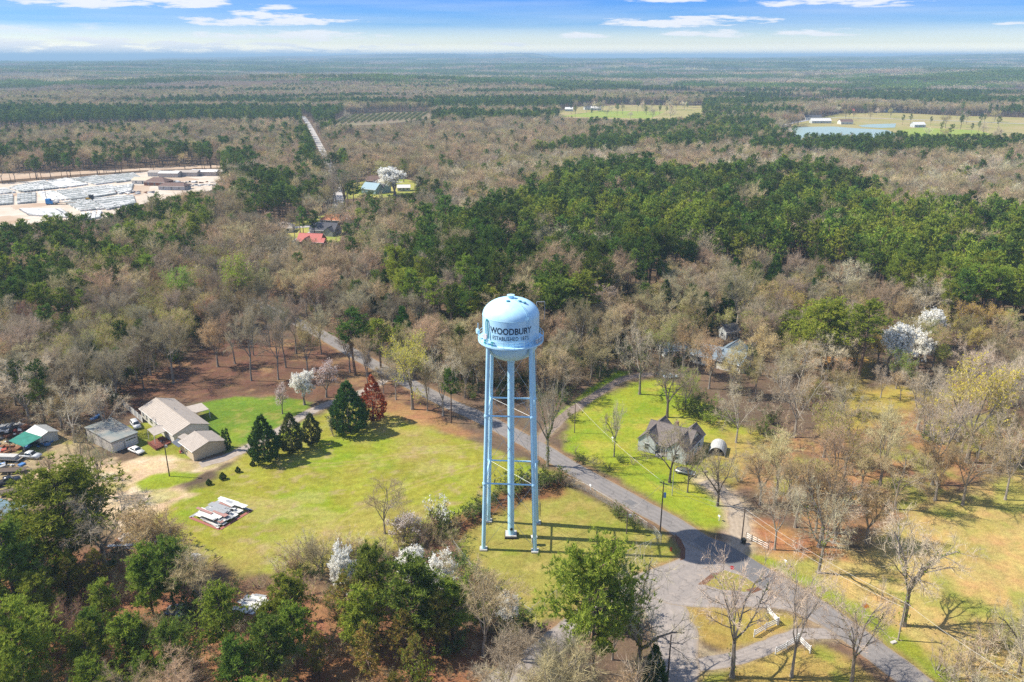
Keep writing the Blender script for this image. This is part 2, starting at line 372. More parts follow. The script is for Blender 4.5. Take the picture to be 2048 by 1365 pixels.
zone([(760, 800), (830, 812), (900, 842), (960, 872), (930, 880), (860, 862), (790, 840), (740, 822)], 'orange', 1.5, 2)
zone(Z_HLAWN, (.135, .205, .024), 1.0, 1.4, var=.2); blotch(Z_HLAWN, 'lime', .56, 6, 53, .12, .35)
zone(Z_FIELD, 'field', 2.0, 2.6, var=.22)
blotch(Z_FIELD, (.200, .275, .016), .50, 15, 54, .14, .75); blotch(Z_FIELD, 'dry', .55, 8, 55, .12, .62, 1.6); blotch(Z_FIELD, (.36, .31, .105), .60, 4.5, 56, .1, .5, 2.0)
zone([(640, 1040), (760, 1010), (900, 1030), (880, 1070), (760, 1100), (560, 1150), (440, 1140), (460, 1080)], (.30, .25, .065), 5, 4, .65)
# mower arcs, wheel tracks and bare spots on the field
_c0 = P(690, 930); _rr = np.hypot(nx - _c0[0], (ny - _c0[1]) * 1.15); _in = np.clip(sdist(gp(Z_FIELD), nx, ny) / 4, 0, 1)
_mow = (np.sin(_rr * 2 * math.pi / 3.1 + 2.5 * fbm(nx / 14, ny / 14, 91, 2)) * .075 * _in * np.clip((fbm(nx / 22, ny / 22, 92, 2) - .35) * 5, 0, 1))[:, None]
col[ni] = col[ni] * (1 + _mow)
for _ln in ([(500, 905), (600, 930), (720, 925), (840, 905), (960, 890)], [(440, 985), (540, 1010), (640, 1060), (720, 1085)], [(620, 1120), (680, 1040), (800, 980), (960, 930)]):
    trk = spline(gp(_ln), 6)
    for _o in (-.85, .85):
        _d = np.abs(ldist(trk, nx, ny) - abs(_o)); _k = (np.clip(1 - _d / .55, 0, 1) * .35)[:, None]; col[ni] = col[ni] * (1 - _k) + np.array((.36, .28, .11)) * _k
blotch(Z_FIELD, (.34, .25, .13), .66, 2.4, 93, .05, .6); blotch(Z_TOWER, (.33, .24, .12), .64, 2.2, 94, .06, .6); blotch(Z_HLAWN, (.28, .24, .07), .62, 2.6, 95, .06, .5)
zone([(250, 985), (330, 1000), (300, 1060), (240, 1090), (200, 1040)], (.36, .24, .13), 3, 3, .8)
zone(Z_TOWER, (.255, .225, .052), 1.2, 1.5, var=.18); blotch(Z_TOWER, (.190, .225, .024), .54, 5, 57, .1, .6); blotch(Z_TOWER, (.345, .275, .085), .56, 3.2, 58, .1, .6)
zone([(1000, 985), (1080, 965), (1140, 965), (1120, 990), (1010, 1020), (940, 1060), (900, 1100), (940, 1150), (1010, 1210), (1040, 1250), (990, 1240), (900, 1160), (860, 1090), (900, 1040)], 'mulch', 1.5, 2, .75)
zone(Z_RYARD, 'lime', 2.0, 2.0, var=.15); blotch(Z_RYARD, (.36, .30, .06), .52, 7, 59, .12, .65); blotch(Z_RYARD, (.16, .25, .016), .56, 5, 60, .1, .6)
zone([(1440, 850), (1560, 885), (1640, 900), (1560, 940), (1480, 960), (1430, 990), (1420, 930), (1410, 900)], (.33, .235, .075), 4, 4, .75)
zone(Z_UPLAWN, (.20, .28, .02), 1, 1)
zone(Z_RWOOD, 'orange', 4, 5, var=.3); blotch(Z_RWOOD, (.22, .23, .045), .53, 9, 61, .1, .8); blotch(Z_RWOOD, (.17, .095, .06), .55, 4.5, 62, .1, .7)
zone([(1700, 700), (1740, 720), (1720, 780), (1850, 770), (1860, 800), (1760, 850), (1660, 880), (1640, 860), (1690, 780), (1640, 740)], (.33, .25, .06), 3, 3, .9)
zone([(1560, 690), (1640, 700), (1740, 720), (1700, 745), (1600, 730)], (.42, .22, .07), 2, 2, .85)
zone(Z_STRAW, 'straw', 3, 4, var=.2); blotch(Z_STRAW, (.27, .27, .055), .52, 8, 63, .1, .7); blotch(Z_STRAW, (.46, .30, .115), .53, 4, 64, .1, .7); blotch(Z_STRAW, (.19, .24, .03), .60, 9, 65, .2, .6)
zone([(1500, 1105), (1580, 1130), (1700, 1200), (1800, 1265), (1880, 1330), (1960, 1400), (1880, 1400), (1830, 1345), (1730, 1268), (1600, 1172), (1505, 1120)], (.215, .25, .028), 1.2, 1.6, .9)
zone([(1490, 1035), (1560, 1050), (1650, 1080), (1700, 1120), (1600, 1120), (1500, 1095)], (.33, .155, .070), 2, 2.5, .9)
zone(Z_BLAWN, (.33, .235, .065), .9, 1); blotch(Z_BLAWN, (.25, .21, .045), .53, 4, 66, .1, .6)
zone(Z_BLAWN2, (.32, .23, .068), 1, 1.3); blotch(Z_BLAWN2, (.19, .22, .03), .58, 4, 67, .08, .7)
zone([(1385, 1190), (1330, 1230), (1370, 1270), (1420, 1300), (1500, 1310), (1440, 1330), (1390, 1310), (1350, 1250)], (.50, .40, .27), .8, 1, .5)
zone(Z_JUNK, (.33, .25, .15), 2, 3, var=.3); blotch(Z_JUNK, (.24, .24, .045), .54, 5, 68, .1, .8)
zone([(255, 852), (300, 842), (345, 880), (440, 905), (380, 920), (330, 925), (290, 915), (268, 890)], (.22, .23, .035), 1, 1.4)
zone(Z_DIRT, 'dirt', 1.6, 3.0, var=.2); blotch(Z_DIRT, (.64, .52, .37), .54, 5, 69, .1, .7); blotch(Z_DIRT, (.30, .27, .07), .62, 5, 70, .08, .6)
zone([(272, 966), (300, 952), (345, 944), (402, 946), (385, 962), (330, 977), (285, 982)], (.225, .27, .024), .7, .7)
zone([(-300, 1090), (200, 1110), (420, 1160), (600, 1180), (800, 1230), (1000, 1290), (960, 1500), (-300, 1500)], (.26, .125, .065), 4, 4, .9, var=.35)
# road shoulders
ROADS = {}
def road(name, px, w): ROADS[name] = (spline(gp(px), 8), w)
road('road', [(470, 590), (560, 628), (640, 668), (690, 697), (740, 726), (800, 757), (850, 784), (905, 811), (964, 837), (1067, 891), (1150, 940), (1250, 996), (1330, 1040), (1400, 1083), (1480, 1127), (1570, 1178), (1660, 1237), (1750, 1303), (1840, 1372), (1980, 1480)], 5.6)
road('side_road', [(1440, 1108), (1385, 1130), (1305, 1160), (1243, 1188), (1190, 1226), (1130, 1272), (1060, 1325), (960, 1400), (850, 1490)], 5.6)
road('lot', [(1275, 1172), (1318, 1208), (1345, 1250), (1352, 1310), (1340, 1380), (1320, 1500)], 7.5)
road('loop_road', [(1270, 1172), (1340, 1192), (1420, 1200), (1500, 1200), (1590, 1210), (1690, 1262)], 4.6)
road('driveway', [(1700, 1268), (1640, 1266), (1590, 1272), (1535, 1294), (1470, 1317), (1400, 1330), (1340, 1330)], 3.0)
road('gravel_drive', [(1462, 1112), (1480, 1082), (1478, 1050), (1470, 1015), (1445, 985), (1410, 962)], 4.2)
road('house_drive', [(1075, 885), (1100, 860), (1130, 832), (1165, 807), (1205, 782), (1255, 756), (1320, 748), (1370, 752)], 3.0)
road('yard_drive', [(770, 760), (735, 780), (690, 797), (640, 815), (600, 835), (560, 860), (505, 890), (455, 914), (400, 930)], 3.3)
for k, (ln, w) in ROADS.items():
    d = ldist(ln, nx, ny) - w / 2 + edge_n * .7
    if k in ('road', 'side_road'):
        a = (np.clip(1 - d / 1.5, 0, 1) * .75)[:, None]; col[ni] = col[ni] * (1 - a) + np.array(C['shoulder']) * (.8 + nB[ni][:, None] * .5) * a
    elif k == 'gravel_drive':
        a = (np.clip(1 - d / 2.2, 0, 1) * .8)[:, None]; col[ni] = col[ni] * (1 - a) + np.array((.43, .33, .23)) * (.8 + nB[ni][:, None] * .5) * a
    else:
        a = (np.clip(1 - d / 1.0, 0, 1) * .5)[:, None]; col[ni] = col[ni] * (1 - a) + np.array((.34, .26, .16)) * a
col = np.clip(col, .01, .8)
gz = terrain(gx, gy); assert gz.max() < 156, gz.max()
nxg, nyg = len(GX), len(GY)
ii = (np.arange(nyg - 1)[:, None] * nxg + np.arange(nxg - 1)[None, :]).ravel()
gf = np.stack([ii, ii + 1, ii + nxg + 1, ii + nxg], 1)

def ground_mat():
    m, N, L = new_mat('ground'); out = N.new('ShaderNodeOutputMaterial'); b = N.new('ShaderNodeBsdfPrincipled'); L.new(b.outputs[0], out.inputs[0])
    b.inputs['Roughness'].default_value = .95; b.inputs['Specular IOR Level'].default_value = .05
    at = N.new('ShaderNodeAttribute'); at.attribute_name = 'soil'
    geo = N.new('ShaderNodeNewGeometry')
    def nz(s, det, ro=.6):
        n = N.new('ShaderNodeTexNoise'); n.inputs['Scale'].default_value = s; n.inputs['Detail'].default_value = det; n.inputs['Roughness'].default_value = ro
        L.new(geo.outputs['Position'], n.inputs['Vector']); return n
    a = nz(.9, 6, .75); a2 = nz(4.5, 5, .7); c = nz(.22, 4)
    hs = N.new('ShaderNodeHueSaturation'); L.new(at.outputs['Color'], hs.inputs['Color'])
    def mr(src, lo, hi, o0, o1):
        r = N.new('ShaderNodeMapRange'); L.new(src, r.inputs[0]); r.inputs[1].default_value = lo; r.inputs[2].default_value = hi; r.inputs[3].default_value = o0; r.inputs[4].default_value = o1; return r.outputs[0]
    L.new(mr(c.outputs['Fac'], .3, .7, .485, .52), hs.inputs['Hue'])
    mm = N.new('ShaderNodeMath'); mm.operation = 'MULTIPLY'; L.new(mr(a.outputs['Fac'], .3, .7, .70, 1.3), mm.inputs[0]); L.new(mr(a2.outputs['Fac'], .32, .68, .58, 1.42), mm.inputs[1])
    L.new(mm.outputs[0], hs.inputs['Value'])
    L.new(hs.outputs[0], b.inputs['Base Color'])
    bp = N.new('ShaderNodeBump'); bp.inputs['Strength'].default_value = .6; bp.inputs['Distance'].default_value = .12
    ad = N.new('ShaderNodeMath'); ad.operation = 'ADD'; L.new(a.outputs['Fac'], ad.inputs[0]); L.new(a2.outputs['Fac'], ad.inputs[1]); L.new(ad.outputs[0], bp.inputs['Height'])
    L.new(bp.outputs[0], b.inputs['Normal']); return m
struct('ground', mesh_np('ground', np.stack([gx, gy, gz], 1), gf, [ground_mat()], smooth=True, attrs={'soil': col}))

# ------------------------------------------------------------------ roads: sheets with ragged edges
def asphalt(name, c1, c2, sc=1.0, crack=True):
    m, N, L = new_mat(name); out = N.new('ShaderNodeOutputMaterial'); b = N.new('ShaderNodeBsdfPrincipled'); L.new(b.outputs[0], out.inputs[0])
    b.inputs['Roughness'].default_value = .9; b.inputs['Specular IOR Level'].default_value = .15
    geo = N.new('ShaderNodeNewGeometry'); n = N.new('ShaderNodeTexNoise'); n.inputs['Scale'].default_value = .35 * sc; n.inputs['Detail'].default_value = 7; n.inputs['Roughness'].default_value = .7
    L.new(geo.outputs['Position'], n.inputs['Vector'])
    n2 = N.new('ShaderNodeTexNoise'); n2.inputs['Scale'].default_value = 7; n2.inputs['Detail'].default_value = 4; L.new(geo.outputs['Position'], n2.inputs['Vector'])
    mx = N.new('ShaderNodeMix'); mx.data_type = 'RGBA'; r = N.new('ShaderNodeMapRange'); L.new(n.outputs['Fac'], r.inputs[0]); r.inputs[1].default_value = .32; r.inputs[2].default_value = .68; L.new(r.outputs[0], mx.inputs[0])
    mx.inputs[6].default_value = (*c1, 1); mx.inputs[7].default_value = (*c2, 1)
    hs = N.new('ShaderNodeHueSaturation'); L.new(mx.outputs[2], hs.inputs['Color']); r2 = N.new('ShaderNodeMapRange'); L.new(n2.outputs['Fac'], r2.inputs[0]); r2.inputs[1].default_value = .3; r2.inputs[2].default_value = .7; r2.inputs[3].default_value = .85; r2.inputs[4].default_value = 1.12
    if crack:
        vo = N.new('ShaderNodeTexVoronoi'); vo.feature = 'DISTANCE_TO_EDGE'; vo.inputs['Scale'].default_value = .22
        wv = N.new('ShaderNodeVectorMath'); wv.operation = 'ADD'; nn = N.new('ShaderNodeTexNoise'); nn.inputs['Scale'].default_value = .5; L.new(geo.outputs['Position'], nn.inputs['Vector'])
        sc_ = N.new('ShaderNodeVectorMath'); sc_.operation = 'SCALE'; sc_.inputs['Scale'].default_value = 3.0; L.new(nn.outputs['Color'], sc_.inputs[0]); L.new(geo.outputs['Position'], wv.inputs[0]); L.new(sc_.outputs[0], wv.inputs[1]); L.new(wv.outputs[0], vo.inputs['Vector'])
        cr = N.new('ShaderNodeMapRange'); L.new(vo.outputs['Distance'], cr.inputs[0]); cr.inputs[1].default_value = .004; cr.inputs[2].default_value = .02; cr.inputs[3].default_value = .72; cr.inputs[4].default_value = 1
        mu = N.new('ShaderNodeMath'); mu.operation = 'MULTIPLY'; L.new(cr.outputs[0], mu.inputs[0]); L.new(r2.outputs[0], mu.inputs[1]); L.new(mu.outputs[0], hs.inputs['Value'])
    else: L.new(r2.outputs[0], hs.inputs['Value'])
    # wheel paths polished lighter, crumbled dirty margins (attribute runs -1..1 across a road)
    at = N.new('ShaderNodeAttribute'); at.attribute_name = 'across'
    def Mn(op, a, bb=0.0):
        q = N.new('ShaderNodeMath'); q.operation = op
        for i, v in enumerate((a, bb)):
            if isinstance(v, (int, float)): q.inputs[i].default_value = v
            else: L.new(v, q.inputs[i])
        return q.outputs[0]
    ab = Mn('ABSOLUTE', at.outputs['Fac']); wp = N.new('ShaderNodeMapRange'); L.new(Mn('ABSOLUTE', Mn('SUBTRACT', Mn('ABSOLUTE', Mn('SUBTRACT', ab, .46)), .22)), wp.inputs[0]); wp.inputs[1].default_value = 0; wp.inputs[2].default_value = .16; wp.inputs[3].default_value = 1.13; wp.inputs[4].default_value = 1.0
    has = Mn('GREATER_THAN', ab, .0005); vm = Mn('ADD', 1.0, Mn('MULTIPLY', has, Mn('SUBTRACT', wp.outputs[0], 1.0)))
    h2 = N.new('ShaderNodeHueSaturation'); L.new(hs.outputs[0], h2.inputs['Color']); L.new(vm, h2.inputs['Value'])
    ed = N.new('ShaderNodeMapRange'); L.new(Mn('ADD', ab, Mn('MULTIPLY', Mn('SUBTRACT', n2.outputs['Fac'], .5), .55)), ed.inputs[0]); ed.inputs[1].default_value = .84; ed.inputs[2].default_value = 1.02; ed.inputs[4].default_value = .8
    mx2 = N.new('ShaderNodeMix'); mx2.data_type = 'RGBA'; L.new(ed.outputs[0], mx2.inputs[0]); L.new(h2.outputs[0], mx2.inputs[6]); mx2.inputs[7].default_value = (.30, .225, .145, 1)
    L.new(mx2.outputs[2], b.inputs['Base Color']); return m
M_ROAD = asphalt('asphalt', (.245, .222, .208), (.190, .178, .172))
M_ROAD2 = asphalt('worn_asphalt', (.340, .295, .262), (.240, .215, .200), 1.4)
M_ROADN = asphalt('new_asphalt', (.175, .170, .172), (.150, .147, .150), 1.0, False)
M_GRAV = asphalt('gravel', (.420, .345, .265), (.290, .235, .175), 2.2, False)
def strip(name, line, w, m, z, jag=.35, seed=1, sub=3, cap=True):
    """a ribbon following the line, several columns wide so that the edges wander"""
    ln = [np.array(line[0])]
    for a, b in zip(line[:-1], line[1:]):
        L = np.hypot(*(np.array(b) - np.array(a))); k = max(1, int(L / 1.2))
        for i in range(1, k + 1): ln.append(np.array(a) + (np.array(b) - np.array(a)) * i / k)
    ln = np.array(ln); t = np.gradient(ln, axis=0); t /= np.linalg.norm(t, axis=1)[:, None] + 1e-9; nrm = np.stack([-t[:, 1], t[:, 0]], 1)
    s = np.arange(len(ln)) * 1.2
    eL = w / 2 + (fbm(s / 2.5, s * 0 + seed, seed, 4) - .5) * 2 * jag; eR = w / 2 + (fbm(s / 2.5, s * 0 + seed + 40, seed + 3, 4) - .5) * 2 * jag
    A = ln + nrm * eL[:, None]; B = ln - nrm * eR[:, None]
    n = len(ln); V = np.zeros((2 * n, 3)); V[:n, :2] = A; V[n:, :2] = B; V[:, 2] = z
    i = np.arange(n - 1); Fq = np.stack([i, i + n, i + n + 1, i + 1], 1)
    return struct(name, mesh_np(name, V, Fq, [m], attrs={'across': np.concatenate([np.full(n, -1.0), np.full(n, 1.0)])}))
strip('road', ROADS['road'][0], ROADS['road'][1], M_ROAD, .034, .22, 3)
strip('side_road', ROADS['side_road'][0], ROADS['side_road'][1], M_ROAD2, .026, .4, 5)
strip('parking_lot', ROADS['lot'][0], ROADS['lot'][1], M_ROAD2, .018, .6, 7)
strip('loop_road', ROADS['loop_road'][0], ROADS['loop_road'][1], M_ROAD2, .022, .5, 9)
strip('driveway', ROADS['driveway'][0], ROADS['driveway'][1], M_ROAD2, .012, .35, 11)
strip('gravel_drive', ROADS['gravel_drive'][0], ROADS['gravel_drive'][1], M_GRAV, .008, .7, 13)
strip('house_drive', ROADS['house_drive'][0], ROADS['house_drive'][1], asphalt('drive_gravel', (.27, .215, .18), (.20, .155, .13), 2, False), .01, .4, 15)
strip('yard_drive', ROADS['yard_drive'][0], ROADS['yard_drive'][1], asphalt('drive_stone', (.40, .345, .30), (.27, .225, .19), 2, False), .01, .4, 17)
# apron of the junction and newer patches of asphalt
def sheet(name, px, m, z, jag=.3, world=False):
    poly = np.array(px) if world else gp(px); pts = []
    for a, b in zip(poly, np.roll(poly, -1, 0)):
        k = max(1, int(np.hypot(*(b - a)) / 1.0))
        for i in range(k): pts.append(a + (b - a) * i / k)
    pts = np.array(pts); pts = pts + (np.stack([fbm(pts[:, 0] / 1.7, pts[:, 1] / 1.7, 3, 3), fbm(pts[:, 0] / 1.7, pts[:, 1] / 1.7, 8, 3)], 1) - .5) * 2 * jag
    me = bpy.data.meshes.new(name); bm = bmesh.new(); vs = [bm.verts.new((p[0], p[1], z)) for p in pts]; f = bm.faces.new(vs); f.normal_update()
    if f.normal.z < 0: f.normal_flip()
    bmesh.ops.triangulate(bm, faces=[f]); bm.to_mesh(me); bm.free(); me.materials.append(m)
    return struct(name, me)
sheet('road_apron', [(1352, 1078), (1375, 1072), (1440, 1085), (1480, 1108), (1530, 1135), (1470, 1140), (1425, 1142), (1385, 1160), (1330, 1168), (1300, 1172), (1305, 1150), (1345, 1135), (1368, 1115), (1366, 1092)], M_ROAD2, .030)
sheet('road_apron', [(1322, 1172), (1390, 1146), (1428, 1138), (1475, 1138), (1540, 1178), (1612, 1216), (1560, 1212), (1480, 1206), (1400, 1206), (1320, 1196)], M_ROAD2, .028)
sheet('road_patch', [(1402, 1070), (1450, 1086), (1500, 1116), (1556, 1150), (1530, 1178), (1470, 1140), (1420, 1105), (1385, 1082)], M_ROADN, .042, .1)
sheet('road_patch', [(1247, 1003), (1259, 999), (1275, 1007), (1262, 1012)], M_ROADN, .040, .05)
M_MULCH = mat('red_mulch', (.20, .095, .055), .95, .3, 6, bump=.6)
sheet('mulch_bed', [(1350, 1068), (1362, 1080), (1371, 1098), (1370, 1118), (1360, 1122), (1362, 1100), (1352, 1082)], M_MULCH, .045, .15)
sheet('traffic_island', [(1402, 1168), (1425, 1150), (1450, 1142), (1478, 1150), (1505, 1165), (1522, 1180), (1490, 1184), (1440, 1180)], mat('island_grass', (.215, .235, .035), .95, .3, 2, col2=(.33, .22, .07), bump=.6), .050, .2)
sheet('mulch_bed', [(1396, 1170), (1424, 1147), (1440, 1146), (1412, 1170)], M_MULCH, .055, .12)
sheet('mulch_bed', [(1490, 1180), (1515, 1174), (1524, 1180), (1505, 1187)], M_MULCH, .055, .12)
# ------------------------------------------------------------------ tree library
def rvec(rng):
    v = rng.normal(size=3); return v / (np.linalg.norm(v) + 1e-9)
def perp(d, rng):
    v = np.cross(d, rvec(rng)); return v / (np.linalg.norm(v) + 1e-9)
def tubes(segs, n):
    """segs (m,8): p0 p1 r0 r1 -> verts, quads"""
    s = np.asarray(segs, float).reshape(-1, 8); m = len(s); p0 = s[:, :3]; p1 = s[:, 3:6]; d = p1 - p0; d /= np.linalg.norm(d, axis=1)[:, None] + 1e-9
    a = np.where(np.abs(d[:, 2:3]) < .9, np.array([[0, 0, 1.]]), np.array([[1., 0, 0]])); u = np.cross(d, a); u /= np.linalg.norm(u, axis=1)[:, None] + 1e-9; w = np.cross(d, u)
    t = 2 * math.pi * np.arange(n) / n
    ring = u[:, None, :] * np.cos(t)[None, :, None] + w[:, None, :] * np.sin(t)[None, :, None]
    V = np.concatenate([p0[:, None, :] + ring * s[:, 6][:, None, None], p1[:, None, :] + ring * s[:, 7][:, None, None]], 1).reshape(-1, 3)
    k = np.arange(n); q = np.stack([k, k + n, (k + 1) % n + n, (k + 1) % n], 1)
    Fq = (np.arange(m)[:, None, None] * 2 * n + q[None]).reshape(-1, 4)
    return V, Fq
def blades(base, dirv, length, width, rng):
    """thin tapering triangles"""
    base = np.asarray(base); dirv = np.asarray(dirv); n = len(base)
    side = np.cross(dirv, rng.normal(size=(n, 3))); side /= np.linalg.norm(side, axis=1)[:, None] + 1e-9
    length = np.broadcast_to(length, (n,))[:, None]; width = np.broadcast_to(width, (n,))[:, None]
    V = np.stack([base - side * width / 2, base + side * width / 2, base + dirv * length], 1).reshape(-1, 3)
    return V, np.arange(3 * n).reshape(-1, 3)
def leaves(cent, size, rng, up=.4, asp=.6):
    """loose leaf-sized quads"""
    cent = np.asarray(cent); n = len(cent); size = np.broadcast_to(size, (n,))[:, None]
    nn = rng.normal(size=(n, 3)); nn[:, 2] += up; nn /= np.linalg.norm(nn, axis=1)[:, None]
    u = np.cross(nn, rng.normal(size=(n, 3))); u /= np.linalg.norm(u, axis=1)[:, None] + 1e-9; w = np.cross(nn, u) * asp
    V = np.stack([cent - u * size / 2, cent + w * size / 2, cent + u * size / 2, cent - w * size / 2], 1).reshape(-1, 3)
    return V, np.arange(4 * n).reshape(-1, 4)
class TB:
    """one tree: wood meshes and leafy meshes gathered as arrays"""
    def __init__(s): s.V = []; s.Q = []; s.T = []; s.tint = []; s.mq = []; s.mt = []; s.n = 0
    def add(s, V, F, mi, tint=None):
        F = np.asarray(F) + s.n; s.V.append(V); s.n += len(V)
        s.tint.append(np.zeros(len(V)) if tint is None else tint)
        if F.shape[1] == 4: s.Q.append(F); s.mq.append(np.full(len(F), mi))
        else: s.T.append(F); s.mt.append(np.full(len(F), mi))
    def mesh(s, name, mats):
        if not s.V: return None
        fl = []; mi = []
        if s.Q: fl.append(np.concatenate(s.Q)); mi.append(np.concatenate(s.mq))
        if s.T: fl.append(np.concatenate(s.T)); mi.append(np.concatenate(s.mt))
        return mesh_np(name, np.concatenate(s.V), fl, mats, np.concatenate(mi), False, {'tint': np.concatenate(s.tint)})

def limbs(rng, h, trunk=.3, r0=.3, nlead=4, n1=6, n2=6, spread=.75, lift=.35, wig=.25, sub=.62, lean=0.0, depth=3):
    """recursive skeleton; returns tubes by level and the tips (point, direction, weight) that carry twigs"""
    S = {0: [], 1: [], 2: [], 3: []}; tips = []
    def chain(p, d, L, ra, rb, lvl, k, wiggle, lift_):
        pts = [(p.copy(), ra)]; dirs = [d]
        for i in range(k):
            d = d + rvec(rng) * wiggle + np.array([0, 0, lift_]) / k; d = d / np.linalg.norm(d)
            q = p + d * L / k; r1 = ra + (rb - ra) * (i + 1) / k; r00 = ra + (rb - ra) * i / k
            S[min(lvl, 3)].append(np.concatenate([p, q, [r00, r1]])); p = q; pts.append((p.copy(), r1)); dirs.append(d)
        return pts, dirs
    def grow(p, d, L, r, lvl):
        k = 4 if lvl <= 1 else 3
        pts, dirs = chain(p, d, L, r, r * .35, lvl, k, wig * (.8 + .25 * lvl), lift * (.8 if lvl == 1 else .35))
        if lvl >= depth:
            for (a, _), dd in zip(pts[1:], dirs[1:]): tips.append((a, dd, L))
            return
        nc = n1 if lvl == 1 else n2
        for j in range(nc):
            t = (.22 + .78 * (j + rng.uniform(.1, .9)) / nc) * k; i = min(int(t), k - 1); f = t - i
            q = pts[i][0] * (1 - f) + pts[i + 1][0] * f; rr = pts[i][1] * (1 - f) + pts[i + 1][1] * f
            ang = rng.uniform(.5, 1.05) * (.75 + .35 * spread); dd = dirs[i + 1] * math.cos(ang) + perp(dirs[i + 1], rng) * math.sin(ang)
            grow(q, dd, L * sub * rng.uniform(.65, 1.15) * (1.1 - .45 * t / k), rr * .6, lvl + 1)
        tips.append((pts[-1][0], dirs[-1], L * .4))
    base = np.zeros(3); d0 = np.array([lean, rng.uniform(-.05, .05), 1.]); d0 /= np.linalg.norm(d0)
    th = h * trunk
    S[0].append(np.concatenate([base - [0, 0, .3], base + d0 * .7, [r0 * 1.7, r0 * 1.12]]))
    pts, dirs = chain(base + d0 * .7, d0, th - .7, r0 * 1.12, r0 * .82, 0, 4, .06, .05)
    top = pts[-1][0]
    for j in range(nlead):
        az = 2 * math.pi * (j + rng.uniform(-.25, .25)) / nlead; tilt = spread * rng.uniform(.45, 1.0) * (.25 if j == 0 and nlead > 3 else 1)
        d = np.array([math.cos(az) * math.sin(tilt), math.sin(az) * math.sin(tilt), math.cos(tilt)])
        q = pts[-1][0] if j < 3 else pts[-2][0] * .4 + pts[-1][0] * .6
        grow(q, d, (h - th) * rng.uniform(.62, .82), r0 * .62 * rng.uniform(.75, 1.05), 1)
    return S, tips
def bare_tree(name, seed, h, twigs, mats, tw=.035, tl=1.1, leaf=0, leaf_size=.3, ivy=0, lod=0, leaf_up=.4, leaf_asp=.6, **kw):
    """returns (trunk mesh, crown mesh) - or one mesh when lod"""
    rng = np.random.default_rng(seed); S, tips = limbs(rng, h, **kw)
    A = TB(); B = A if lod else TB(); IV = TB()
    nn = (6, 4, 3, 3) if not lod else (4, 3, 3, 3)
    for lv in (0, 1): A.add(*tubes(S[lv], nn[lv]), 0)
    for lv in (2, 3):
        if S[lv]: B.add(*tubes(np.array(S[lv]) * np.array([1] * 6 + [1.0 if not lod else 1.6] * 2), nn[lv]), 0 if lod else 0)
    tp = np.array([t[0] for t in tips]); td = np.array([t[1] for t in tips]); tL = np.array([t[2] for t in tips])
    idx = np.repeat(np.arange(len(tp)), twigs); n = len(idx)
    dv = td[idx] * .9 + rng.normal(size=(n, 3)) * .62 + np.array([0, 0, .18]); dv /= np.linalg.norm(dv, axis=1)[:, None]
    ln = tl * rng.uniform(.55, 1.3, n); st = tp[idx] - td[idx] * (tL[idx] * rng.uniform(0, .32, n))[:, None]
    V, Fb = blades(st, dv, ln, tw * rng.uniform(.7, 1.3, n), rng); B.add(V, Fb, 1, np.repeat(rng.uniform(0, 1, n), 3))
    # second order: finer twigs leaving the first
    k = rng.integers(0, n, n); V, Fb = blades(st[k] + dv[k] * (ln[k] * rng.uniform(.2, .8, n))[:, None], (lambda q: q / np.linalg.norm(q, axis=1)[:, None])(dv[k] + rng.normal(size=(n, 3)) * .7), ln[k] * .6, tw * .7, rng)
    B.add(V, Fb, 1, np.repeat(rng.uniform(0, 1, n), 3))
    if leaf:
        m = int(n * leaf); k = rng.integers(0, n, m); ce = st[k] + dv[k] * (ln[k] * rng.uniform(.35, 1.05, m))[:, None] + rng.normal(size=(m, 3)) * .12
        V, Fl = leaves(ce, leaf_size * rng.uniform(.6, 1.3, m), rng, leaf_up, leaf_asp); B.add(V, Fl, 2, np.repeat(rng.uniform(0, 1, m), 4))
    if ivy:
        sg = np.array(S[0] + S[1][:int(len(S[1]) * .7)]); k = rng.integers(0, len(sg), ivy); f = rng.uniform(0, 1, (ivy, 1))
        rr = np.maximum(sg[k][:, 6:7], .12); ce = sg[k][:, :3] * (1 - f) + sg[k][:, 3:6] * f; ce = ce + rng.normal(size=(ivy, 3)) * rr * 1.0
        V, Fl = leaves(ce, .34, rng); IV.add(V, Fl, len(mats) - 1, np.repeat(rng.uniform(0, 1, ivy), 4))
    if lod: return A.mesh(name, mats)
    return A.mesh(name + '_trunk', mats), B.mesh(name + '_crown', mats), IV.mesh(name + '_ivy', mats)

